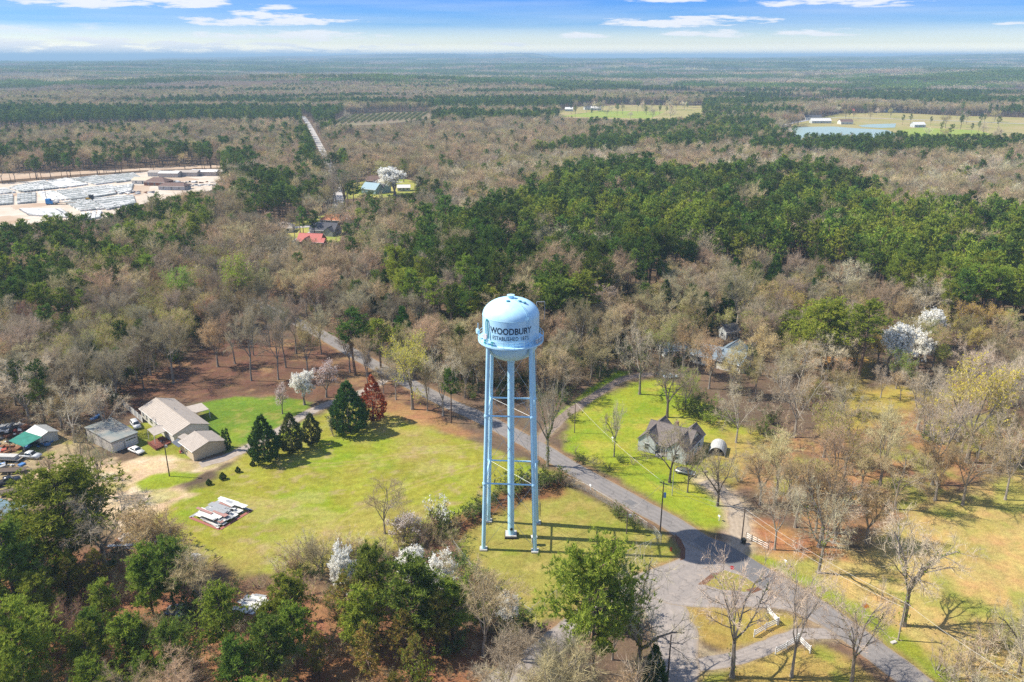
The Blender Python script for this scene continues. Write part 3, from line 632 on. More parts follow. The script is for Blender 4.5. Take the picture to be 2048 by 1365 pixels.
def pine_tree(name, seed, h, crown0, width, mats, tufts=11, needles=8, nl=.58, nw=.15, whorl=.72, lod=0, flat=.5, brown=0.0):
    rng = np.random.default_rng(seed); A = TB(); B = A if lod else TB()
    r0 = h * .0125 + .07; bend = rng.normal(size=2) * h * .012
    ax = lambda t: np.array([bend[0] * math.sin(t * 2.6), bend[1] * math.sin(t * 2.2 + .4), h * t])
    seg = []; K = 7 if not lod else 3
    for i in range(K):
        a, b = ax(i / K * .97), ax((i + 1) / K * .97)
        if i == 0: a = a - [0, 0, .3]
        seg.append(np.concatenate([a, b, [r0 * (1 - .85 * i / K), r0 * (1 - .85 * (i + 1) / K)]]))
    A.add(*tubes(seg, 6 if not lod else 4), 0)
    # dead stubs below the crown
    if not lod:
        st = []
        for i in range(10):
            t = rng.uniform(.35, 1) * crown0; p = ax(t); a = rng.uniform(0, 6.28); st.append(np.concatenate([p, p + np.array([math.cos(a), math.sin(a), .1]) * rng.uniform(.5, 1.6), [.04, .015]]))
        A.add(*tubes(st, 3), 0)
    br = []; tb = []; td = []; z = crown0; first = True
    while z < .985:
        u = (z - crown0) / (1 - crown0)
        prof = (min(1, (u + .10) / .36) ** .8) * (1 - max(0, u - .36) / .70) ** flat
        nb = rng.integers(4, 7) if u < .8 else 4
        for j in range(nb):
            L = width * prof * rng.uniform(.55, 1.15); a = rng.uniform(0, 6.283); el = -.05 + .75 * u + rng.uniform(-.2, .25)
            d = np.array([math.cos(a) * math.cos(el), math.sin(a) * math.cos(el), math.sin(el)]); p = ax(min(z + rng.uniform(-.012, .012), .98))
            mid = p + d * L * .55 + np.array([0, 0, -.03 * L]); e = mid + (d + np.array([0, 0, .35])) * L * .45
            br.append(np.concatenate([p, mid, [.055 + .012 * L, .04]])); br.append(np.concatenate([mid, e, [.04, .015]]))
            for k in range(max(2, int(tufts * (.45 + .55 * L / width)))):
                f = rng.uniform(.30, 1.0) ** .75; q = (p + (mid - p) * f / .55) if f < .55 else (mid + (e - mid) * (f - .55) / .45)
                q = q + rng.normal(size=3) * np.array([.26, .26, .16]) * L * (.4 + .25 * f) * .8; tb.append(q); td.append((q - p) * .35 / (np.linalg.norm(q - p) + .1) + np.array([0, 0, .55]))
        z += whorl / h * rng.uniform(.8, 1.25)
    tp = ax(.985); tb += [tp + rng.normal(size=3) * .3 for _ in range(6)]; td += [np.array([0, 0, 1.])] * 6
    B.add(*tubes(br, 3), 0)
    tb = np.array(tb); td = np.array(td); m = len(tb); ti = rng.uniform(0, 1, m)
    if brown: ti = np.where(rng.uniform(0, 1, m) < brown, 1.6, ti)
    idx = np.repeat(np.arange(m), needles); n = len(idx)
    dv = td[idx] + rng.normal(size=(n, 3)) * .75; dv /= np.linalg.norm(dv, axis=1)[:, None]
    V, Fb = blades(tb[idx] + rng.normal(size=(n, 3)) * .06, dv, nl * rng.uniform(.7, 1.25, n), nw * rng.uniform(.8, 1.3, n), rng)
    B.add(V, Fb, 1, np.repeat(np.clip(ti[idx] + rng.normal(size=n) * .1, 0, 1.6), 3))
    if lod: return A.mesh(name, mats)
    return A.mesh(name + '_trunk', mats), B.mesh(name + '_crown', mats)

def cone_tree(name, seed, h, width, mats, n=3600, leaf=.32, belly=.32, base=.06, lod=0):
    """dense clipped-looking conifer: sprays of scale leaves over an egg-shaped body"""
    rng = np.random.default_rng(seed); A = TB(); B = A if lod else TB()
    A.add(*tubes([np.array([0, 0, -.3, 0, 0, h * .5, .05 * width + .06, .05])], 6), 0)
    m = n // 9; t = 1 - rng.uniform(0, 1, m) ** .62; u = base + (1 - base) * t
    prof = lambda u: np.where(u < belly, .50 + .50 * np.sin(np.clip(u / belly, 0, 1) * 1.5708), np.clip((1 - u) / (1 - belly), 0, 1) ** .86)
    a = rng.uniform(0, 6.283, m); lump = .66 + .46 * vnoise(a * 2.4 + 3, u * 8, seed) + .16 * vnoise(a * 6, u * 25, seed + 2)
    R = width / 2 * prof(u) * lump * np.sqrt(rng.uniform(.42, 1.0, m))
    c = np.stack([np.cos(a) * R, np.sin(a) * R, u * h], 1)
    br = []
    for i in rng.integers(0, m, 70): br.append(np.concatenate([[0, 0, max(.1, c[i, 2] - R[i] * .9)], c[i], [.035, .012]]))
    B.add(*tubes(br, 3), 0)
    out = np.stack([np.cos(a), np.sin(a), np.full(m, 1.1)], 1); ti = rng.uniform(0, 1, m)
    idx = np.repeat(np.arange(m), 9); k = len(idx); dv = out[idx] + rng.normal(size=(k, 3)) * .55; dv /= np.linalg.norm(dv, axis=1)[:, None]
    V, Fb = blades(c[idx] + rng.normal(size=(k, 3)) * leaf * .35, dv, leaf * 1.5 * rng.uniform(.7, 1.3, k), leaf * .75, rng); B.add(V, Fb, 1, np.repeat(ti[idx], 3))
    if lod: return A.mesh(name, mats)
    return A.mesh(name + '_trunk', mats), B.mesh(name + '_crown', mats)

def shrub(name, seed, h, w, mats, stems=9, twigs=10, leaf=2.0, leaf_size=.22, tw=.03, one=True):
    rng = np.random.default_rng(seed); A = TB(); sg = []; tp = []; td = []
    for i in range(stems):
        a = rng.uniform(0, 6.283); e = rng.uniform(.7, 1.5); d = np.array([math.cos(a) * math.cos(e), math.sin(a) * math.cos(e), math.sin(e)]); p = np.array([math.cos(a), math.sin(a), 0]) * w * .12
        L = h * rng.uniform(.6, 1.05) / max(.6, math.sin(e)); q = p
        for k in range(3):
            d2 = d + rvec(rng) * .3; d2 /= np.linalg.norm(d2); e_ = q + d2 * L / 3; sg.append(np.concatenate([q, e_, [.05 * (1 - k / 3.5), .05 * (1 - (k + 1) / 3.5)]])); q = e_
            tp.append(q); td.append(d2)
    A.add(*tubes(sg, 3), 0); tp = np.array(tp); td = np.array(td)
    idx = np.repeat(np.arange(len(tp)), twigs); n = len(idx); dv = td[idx] + rng.normal(size=(n, 3)) * .8; dv /= np.linalg.norm(dv, axis=1)[:, None]; ln = h * .3 * rng.uniform(.5, 1.3, n)
    V, Fb = blades(tp[idx], dv, ln, tw, rng); A.add(V, Fb, 1, np.repeat(rng.uniform(0, 1, n), 3))
    if leaf:
        m = int(n * leaf); k = rng.integers(0, n, m); V, Fl = leaves(tp[idx][k] + dv[k] * (ln[k] * rng.uniform(.2, 1.05, m))[:, None] + rng.normal(size=(m, 3)) * .1, leaf_size * rng.uniform(.6, 1.3, m), rng)
        A.add(V, Fl, 2, np.repeat(rng.uniform(0, 1, m), 4))
    return A.mesh(name, mats)

# bark, twig and leaf materials (real colours)
M_BARK = mat('bark_grey', (.33, .285, .235), .95, .3, 5, streak=True, bump=.5)
M_BARKD = mat('bark_dark', (.175, .145, .12), .95, .3, 5, streak=True, bump=.5)
M_BARKP = mat('bark_pine', (.200, .135, .100), .95, .3, 4, streak=True, bump=.5)
M_BARKL = mat('bark_pale', (.40, .355, .295), .95, .25, 5, streak=True, bump=.4)
M_TW = foliage('twigs_tan', (.43, .335, .190), (.60, .480, .280), .25, .03, .34)
M_TWL = foliage('twigs_pale', (.56, .475, .32), (.72, .62, .44), .25, .03, .34)
M_TWR = foliage('twigs_red', (.37, .245, .155), (.48, .34, .215), .25, .03, .34)
M_TWG = foliage('twigs_grey', (.34, .285, .190), (.47, .40, .27), .25, .03, .34)
M_BUD = foliage('buds_green', (.250, .300, .045), (.380, .390, .070), .4, .025, .25)
M_BUDY = foliage('buds_yellow', (.460, .380, .045), (.58, .48, .08), .4, .02, .2)
M_BUDL = foliage('young_leaves', (.230, .370, .035), (.340, .460, .060), .4, .02, .2)
M_BUDT = foliage('buds_tan', (.42, .30, .13), (.50, .39, .17), .35, .03, .2)
M_BLOS = foliage('blossom_white', (.90, .88, .80), (.95, .95, .90), .45, .0, .03)
M_BLOP = foliage('blossom_pink', (.78, .68, .63), (.86, .80, .76), .4, .01, .06)
M_PINE = foliage('pine_needles', (.070, .122, .028), (.205, .280, .048), .32, .025, .42)
M_PINEY = foliage('pine_needles_light', (.200, .270, .038), (.350, .400, .060), .36, .02, .25)
M_PINEB = foliage('pine_needles_brown', (.19, .22, .04), (.42, .28, .08), .3, .02, .2)
M_CYP = foliage('cypress_leaves', (.045, .100, .028), (.100, .175, .042), .25, .01, .15)
M_CYPO = foliage('cypress_olive', (.085, .105, .034), (.165, .175, .060), .25, .01, .15)
M_DEADC = foliage('dead_conifer_leaves', (.36, .085, .030), (.48, .150, .055), .25, .01, .1)
M_EVER = foliage('evergreen_leaves', (.045, .085, .028), (.120, .170, .040), .3, .02, .3)
M_IVY = foliage('ivy_leaves', (.165, .215, .020), (.260, .290, .030), .3, .02, .2)
M_MISL = foliage('vine_leaves', (.08, .13, .025), (.18, .22, .04), .3, .02, .25)

LIB = {}      # kind -> list of (trunk mesh, crown mesh, nominal height, nominal crown width)
def reg(kind, pair, h):
    if kind not in LIB: LIB[kind] = []
    w = 1.0
    if pair[1] is not None:
        co = np.empty(len(pair[1].vertices) * 3, np.float32); pair[1].vertices.foreach_get('co', co); co = co.reshape(-1, 3)
        w = float(np.percentile(np.hypot(co[:, 0], co[:, 1]), 93)) * 2; h = float(np.percentile(co[:, 2], 99.3))
    LIB[kind].append((pair[0], pair[1], h, w, pair[2] if len(pair) > 2 else None))
for i in range(4):
    reg('bare', bare_tree('bare_tree', 100 + i, 18, 7, [M_BARK, M_TW, M_BUD, M_IVY], .042, 1.25, 0, spread=.72, lift=.35, trunk=.24 + .05 * (i % 2)), 18)
for i in range(3):
    reg('grey', bare_tree('grey_tree', 130 + i, 18, 8, [M_BARK, M_TWG, M_BUD, M_IVY], .042, 1.2, 0, spread=.62, lift=.5, trunk=.3, n1=7), 18)
for i in range(3):
    reg('red', bare_tree('red_twig_tree', 160 + i, 15, 8, [M_BARK, M_TWR, M_BUD, M_IVY], .034, 1.1, .15, .22, spread=.68, lift=.4, trunk=.28), 15)
for i in range(3):
    reg('pale', bare_tree('pale_tree', 190 + i, 16, 6, [M_BARKL, M_TWL, M_BUD, M_IVY], .036, 1.2, 0, spread=.85, lift=.25, trunk=.22, wig=.34), 16)
for i in range(3):
    reg('bud', bare_tree('budding_tree', 220 + i, 15, 6, [M_BARK, M_TW, M_BUD, M_IVY], .032, 1.2, .85, .26, spread=.7, lift=.4, trunk=.26), 15)
for i in range(2):
    reg('yellow', bare_tree('yellow_tree', 250 + i, 14, 6, [M_BARK, M_TW, M_BUDY, M_IVY], .032, 1.1, .9, .30, spread=.78, lift=.35, trunk=.26), 14)
for i in range(2):
    reg('green', bare_tree('young_leaf_tree', 270 + i, 14, 6, [M_BARK, M_TW, M_BUDL, M_IVY], .032, 1.1, 1.2, .32, spread=.72, lift=.4, trunk=.22), 14)
for i in range(2):
    reg('tan', bare_tree('tan_tree', 290 + i, 13, 7, [M_BARK, M_TW, M_BUDT, M_IVY], .032, 1.1, .8, .26, spread=.72, lift=.4, trunk=.26), 13)
for i in range(2):
    reg('blossom', bare_tree('blossom_tree', 310 + i, 9, 6, [M_BARK, M_TW, M_BLOS, M_IVY], .03, .8, 3.0, .30, spread=.55, lift=.6, trunk=.2, leaf_asp=.9), 9)
reg('pinkblossom', bare_tree('pink_blossom_tree', 330, 9, 6, [M_BARK, M_TWR, M_BLOP, M_IVY], .03, .8, .8, .24, spread=.55, lift=.6, trunk=.22, leaf_asp=.9), 9)
for i in range(3):   # crooked pecans with mossy limbs
    reg('oak', bare_tree('oak', 350 + i, 16, 4, [M_BARK, M_TWL, M_BUD, M_IVY], .045, 1.2, 0, ivy=[900, 500, 200][i], spread=1.0, lift=.3, trunk=.28, wig=.34, nlead=5, n1=7, n2=4, r0=.36), 16)
for i in range(2):
    reg('darkoak', bare_tree('dark_oak', 370 + i, 14, 5, [M_BARKD, M_TWG, M_BUD, M_IVY], .04, 1.1, .05, .3, spread=.8, lift=.5, trunk=.20, wig=.28, nlead=4, n1=7, n2=5, r0=.30), 14)
for i in range(4):
    reg('pine', pine_tree('pine', 400 + i, 22, [.58, .52, .63, .55][i], 4.3, [M_BARKP, M_PINE], tufts=15, flat=.38), 22)
for i in range(3):
    reg('lightpine', pine_tree('light_pine', 430 + i, 21, [.60, .54, .50][i], 4.2, [M_BARKP, M_PINEY], tufts=15, flat=.38), 21)
for i in range(3):
    reg('youngpine', pine_tree('young_pine', 450 + i, 12, [.24, .30, .20][i], 3.7, [M_BARKP, M_PINEY], tufts=19, needles=8, nl=.5, nw=.13, whorl=.50, flat=.5), 12)
for i in range(2):
    reg('darkyoung', pine_tree('dark_young_pine', 460 + i, 12, [.26, .32][i], 3.8, [M_BARKP, foliage('pine_needles_mid', (.115, .175, .034), (.255, .325, .052), .34, .02, .25)], tufts=19, needles=8, nl=.5, nw=.13, whorl=.50, flat=.5), 12)
reg('brownpine', pine_tree('browning_pine', 470, 12, .25, 3.2, [M_BARKP, M_PINEB], tufts=8, needles=10, nl=.45, nw=.11, whorl=.6, flat=.8), 12)
for i in range(2):
    reg('bigpine', pine_tree('broad_pine', 480 + i, 16, [.26, .42][i], 6.2, [M_BARKP, M_PINEY], tufts=44, needles=8, nl=.5, nw=.13, whorl=.60, flat=.42), 16)
reg('cypress', cone_tree('cypress', 500, 9, 6.4, [M_BARKD, M_CYP], 7000, .30), 9)
reg('cypress_olive', cone_tree('olive_cypress', 502, 8, 5.6, [M_BARKD, M_CYPO], 6000, .28, belly=.42), 8)
reg('dead_conifer', cone_tree('dead_conifer', 504, 9, 5.4, [M_BARKD, M_DEADC], 5200, .24, belly=.38), 9)
reg('slim_cypress', cone_tree('slim_cypress', 506, 5, 1.3, [M_BARKD, M_CYP], 1500, .18, belly=.3), 5)
reg('cedar', cone_tree('cedar', 508, 10, 5.0, [M_BARKD, foliage('cedar_leaves', (.055, .115, .022), (.11, .19, .03), .25, .02, .2)], 5000, .30, belly=.3), 10)
# shrubs: one mesh each
SHR = {'twig': [shrub('twig_bush', 600 + i, 3.4, 3, [M_BARK, M_TW, M_BUD], 11, 16, .12, .2, .03) for i in range(2)],
       'redtwig': [shrub('red_bush', 610 + i, 3.4, 3, [M_BARK, M_TWR, M_BUD], 11, 16, .05, .2, .03) for i in range(2)],
       'green': [shrub('green_bush', 620 + i, 3.0, 3, [M_BARKD, M_TWG, M_MISL], 10, 9, 3.2, .26, .03) for i in range(2)],
       'dark': [shrub('evergreen_bush', 630 + i, 3.6, 3, [M_BARKD, M_TWG, M_EVER], 11, 9, 4.2, .30, .03) for i in range(2)],
       'lime': [shrub('lime_bush', 640 + i, 3.2, 3, [M_BARKD, M_TWG, M_BUDL], 10, 9, 3.0, .24, .03) for i in range(1)],
       'pale': [shrub('pale_bush', 650 + i, 3.4, 3, [M_BARKL, M_TWL, M_BUD], 11, 16, .1, .2, .03) for i in range(2)],
       'white': [shrub('white_bush', 660, 3.2, 3, [M_BARKD, M_TWG, M_BLOS], 11, 9, 2.0, .26, .03)]}
# coarse versions for trees past the single ones
LOD = {'bare': [bare_tree('bare_far', 700 + i, 18, 3, [M_BARK, M_TW, M_BUD], .095, 1.9, 0, lod=1, spread=.7, lift=.4, trunk=.28, n1=5, n2=4) for i in range(3)],
       'grey': [bare_tree('grey_far', 710 + i, 18, 3, [M_BARKD, M_TWG, M_BUD], .095, 1.9, 0, lod=1, spread=.62, lift=.5, trunk=.3, n1=5, n2=4) for i in range(2)],
       'red': [bare_tree('red_far', 720 + i, 15, 3, [M_BARK, M_TWR, M_BUD], .095, 1.7, .1, .4, lod=1, spread=.7, lift=.4, trunk=.28, n1=5, n2=4) for i in range(2)],
       'pale': [bare_tree('pale_far', 730 + i, 16, 3, [M_BARKL, M_TWL, M_BUD], .095, 1.8, 0, lod=1, spread=.8, lift=.3, trunk=.24, n1=5, n2=4) for i in range(2)],
       'bud': [bare_tree('bud_far', 740 + i, 15, 3, [M_BARK, M_TW, M_BUD], .09, 1.7, .6, .5, lod=1, spread=.7, lift=.4, trunk=.26, n1=5, n2=4) for i in range(2)],
       'yellow': [bare_tree('yellow_far', 750, 14, 3, [M_BARK, M_TW, M_BUDY], .09, 1.7, .7, .5, lod=1, spread=.7, lift=.4, trunk=.26, n1=5, n2=4)],
       'green': [bare_tree('green_far', 755, 14, 3, [M_BARK, M_TW, M_BUDL], .09, 1.7, 1.0, .5, lod=1, spread=.7, lift=.4, trunk=.26, n1=5, n2=4)],
       'tan': [bare_tree('tan_far', 757, 14, 3, [M_BARK, M_TW, M_BUDT], .09, 1.7, .7, .5, lod=1, spread=.7, lift=.4, trunk=.26, n1=5, n2=4)],
       'blossom': [bare_tree('blossom_far', 759, 10, 3, [M_BARK, M_TW, M_BLOS], .08, 1.2, 2.2, .5, lod=1, spread=.6, lift=.5, trunk=.2, n1=5, n2=4)],
       'pine': [pine_tree('pine_far', 760 + i, 22, [.56, .5, .6][i], 4.4, [M_BARKP, M_PINE], tufts=9, needles=4, nl=.9, nw=.34, whorl=1.0, flat=.38, lod=1) for i in range(3)],
       'lightpine': [pine_tree('light_pine_far', 770 + i, 21, [.56, .5][i], 4.4, [M_BARKP, M_PINEY], tufts=9, needles=4, nl=.9, nw=.34, whorl=1.0, flat=.38, lod=1) for i in range(2)]}
# ------------------------------------------------------------------ far fields, water and the long straight road (sheets on level ground)
M_LAKE = None
def water_mat():
    m, N, L = new_mat('pond_water'); out = N.new('ShaderNodeOutputMaterial'); b = N.new('ShaderNodeBsdfPrincipled'); L.new(b.outputs[0], out.inputs[0])
    b.inputs['Base Color'].default_value = (.31, .40, .36, 1); b.inputs['Roughness'].default_value = .35; b.inputs['IOR'].default_value = 1.33
    nz = N.new('ShaderNodeTexNoise'); nz.inputs['Scale'].default_value = .15; nz.inputs['Detail'].default_value = 4; g = N.new('ShaderNodeNewGeometry'); L.new(g.outputs['Position'], nz.inputs['Vector'])
    bp = N.new('ShaderNodeBump'); bp.inputs['Strength'].default_value = .12; bp.inputs['Distance'].default_value = .6; L.new(nz.outputs['Fac'], bp.inputs['Height']); L.new(bp.outputs[0], b.inputs['Normal']); return m
M_MEAD = mat('meadow', (.25, .25, .060), .95, .2, .02, col2=(.38, .29, .14))
M_MEADG = mat('green_meadow', (.20, .30, .035), .95, .2, .03, col2=(.30, .30, .06))
M_PALE = mat('pale_gravel', (.62, .55, .47), .95, .1, .06, col2=(.48, .37, .27))
M_CLAY = mat('red_clay', (.40, .27, .18), .95, .2, .05, col2=(.50, .40, .30))
F_MEAD = [(1560, 268), (1590, 246), (1680, 228), (1780, 226), (1900, 232), (2048, 236), (2400, 238), (2400, 282), (2048, 284), (1840, 288), (1700, 296), (1560, 292)]
F_LAKE = [(1535, 292), (1548, 270), (1575, 259), (1600, 255), (1666, 254), (1705, 257), (1740, 259), (1775, 261), (1790, 268), (1800, 280), (1790, 296), (1640, 300)]
F_POND = [(1716, 252), (1740, 249.5), (1792, 248), (1790, 256), (1760, 257), (1725, 255)]
F_CENT = [(1105, 226), (1150, 214), (1250, 211), (1405, 212), (1412, 226), (1370, 238), (1290, 242), (1120, 236)]
F_ORCH = [(648, 252), (690, 231), (780, 225), (860, 225), (885, 232), (800, 246), (720, 252)]
F_YARD = [(-120, 470), (20, 455), (110, 440), (200, 440), (262, 415), (300, 404), (420, 382), (452, 362), (448, 342), (380, 340), (280, 345), (150, 355), (-120, 378)]
F_CLAY = [(-120, 372), (150, 350), (280, 342), (440, 336), (450, 330), (330, 335), (140, 344), (-120, 352)]
F_HOUS = [(560, 470), (572, 448), (610, 440), (650, 430), (722, 430), (722, 448), (690, 462), (678, 486), (640, 496), (598, 492)]
F_HOU2 = [(690, 398), (688, 372), (730, 362), (800, 356), (850, 368), (842, 384), (770, 396)]
F_HOU3 = [(668, 424), (672, 396), (690, 396), (692, 424)]
sheet('meadow', F_MEAD, M_MEAD, .30, 0); sheet('lake', F_LAKE, water_mat(), .40, 1.0); sheet('pond', F_POND, bpy.data.materials['pond_water'], .42, .5)
sheet('pasture', [(1795, 262), (1840, 256), (1960, 262), (1990, 272), (1860, 278), (1800, 276)], M_MEADG, .36, 1)
sheet('meadow', F_CENT, M_MEAD, .30, 0); sheet('pasture', [(1120, 234), (1200, 222), (1330, 224), (1300, 238)], M_MEADG, .36, 1)
sheet('orchard_field', F_ORCH, mat('orchard_soil', (.23, .15, .11), .95, .2, .04, col2=(.20, .19, .08)), .30, 0); sheet('stone_yard', F_YARD, M_PALE, .10, .5); sheet('clay_field', F_CLAY, M_CLAY, .14, .5)
sheet('yard_lawn', F_HOUS, mat('village_lawn', (.19, .27, .03), .95, .2, .06, col2=(.42, .33, .10)), .06, .5)
sheet('yard_lawn', F_HOU2, bpy.data.materials['village_lawn'], .06, .5); sheet('yard_lawn', F_HOU3, bpy.data.materials['village_lawn'], .06, .5)
FAR_ROAD = spline(gp([(560, 500), (640, 458), (672, 420), (676, 385), (664, 345), (650, 313), (634, 281), (622, 258), (613, 243), (606, 233)]), 6)
M_FROAD = asphalt('pale_road', (.46, .43, .41), (.38, .36, .34), .2, False)
strip('highway', FAR_ROAD, 7.0, M_FROAD, .22, .2, 2)
LAKE_ROAD = spline(gp([(1560, 252), (1640, 238), (1720, 237), (1820, 240), (1940, 244), (2060, 249), (2300, 256)]), 5)
strip('lake_road', LAKE_ROAD, 8.0, M_FROAD, .46, .2, 4)
VILL_ROAD = spline(gp([(470, 470), (540, 462), (600, 455), (660, 450)]), 5)
strip('village_road', VILL_ROAD, 6.0, M_FROAD, .16, .2, 4)

# ------------------------------------------------------------------ where trees stand
RNG = np.random.default_rng(12345)
VIS = [gp(q) for q in (Z_LITTER, Z_HLAWN, Z_FIELD, Z_TOWER, Z_RYARD, Z_UPLAWN, [(1490, 1090), (1560, 1100), (1650, 1110), (1720, 1100), (1800, 1045), (1900, 1000), (2048, 960), (2500, 860), (2500, 1290), (1960, 1290), (1860, 1362), (1730, 1268), (1590, 1168)], Z_BLAWN, Z_BLAWN2, Z_DIRT, Z_JUNK, [(1590, 262), (1600, 244), (1680, 228), (1780, 226), (1900, 232), (2048, 236), (2400, 238), (2400, 270), (2048, 272), (1840, 274), (1790, 266)], [(1550, 270), (1562, 264), (1590, 257), (1666, 254), (1790, 261), (1800, 268), (1740, 271), (1600, 272)], F_CENT, F_ORCH, F_YARD, F_CLAY, F_HOUS, F_HOU2, F_HOU3)]
VIS += [gp(q) for q in ([(175, 905), (175, 840), (230, 830), (300, 790), (460, 780), (470, 920), (280, 930)],         # tan house and shop
                        [(1130, 900), (1150, 830), (1262, 742), (1380, 730), (1440, 840), (1440, 1000), (1500, 1090), (1380, 1110)],
                        [(1300, 1110), (1480, 1080), (1720, 1250), (1900, 1400), (1260, 1420), (1230, 1180)],
                        [(1375, 748), (1385, 690), (1500, 680), (1505, 735), (1450, 755)], [(1330, 715), (1330, 690), (1362, 690), (1362, 715)],
                        [(228, 1105), (240, 1062), (330, 1085), (420, 1118), (400, 1130), (300, 1120)], [(470, 1235), (480, 1180), (530, 1185), (535, 1225)],
                        [(1036, 1308), (1100, 1262), (1190, 1202), (1240, 1178), (1255, 1200), (1150, 1280), (1085, 1332), (1036, 1355)],
                        [(955, 800), (1120, 800), (1150, 860), (1125, 965), (960, 900)],
                        [(1700, 800), (1690, 740), (1740, 730), (1850, 770), (1840, 800), (1760, 830)])]
LINES = [(ROADS[k][0], ROADS[k][1] / 2 + 2.0) for k in ROADS] + [(FAR_ROAD, 6.0), (LAKE_ROAD, 8.0), (VILL_ROAD, 6.0)]
def to_ground(x, y, z):
    """where the sight line through a point meets the ground"""
    t = CAM_H / (CAM_H - z); return x * t, y * t
def blocked(x, y, h):
    b = np.zeros(x.shape, bool)
    for f in (0.0, .45, .86):
        gx_, gy_ = to_ground(x, y, h * f)
        for poly in VIS:
            lo = poly.min(0) - 1; hi = poly.max(0) + 1
            m = (gx_ > lo[0]) & (gx_ < hi[0]) & (gy_ > lo[1]) & (gy_ < hi[1])
            if m.any(): b[m] |= sdist(poly, gx_[m], gy_[m]) > (1.0 if f == 0 else 2.5)
    for ln, w in LINES: b |= ldist(ln, x, y) < w
    for ln, w in ((FAR_ROAD[26:], 9.0), (LAKE_ROAD, 8.0)):
        for f in (.4, .8):
            gx_, gy_ = to_ground(x, y, h * f); b |= ldist(ln, gx_, gy_) < w * .7
    return b
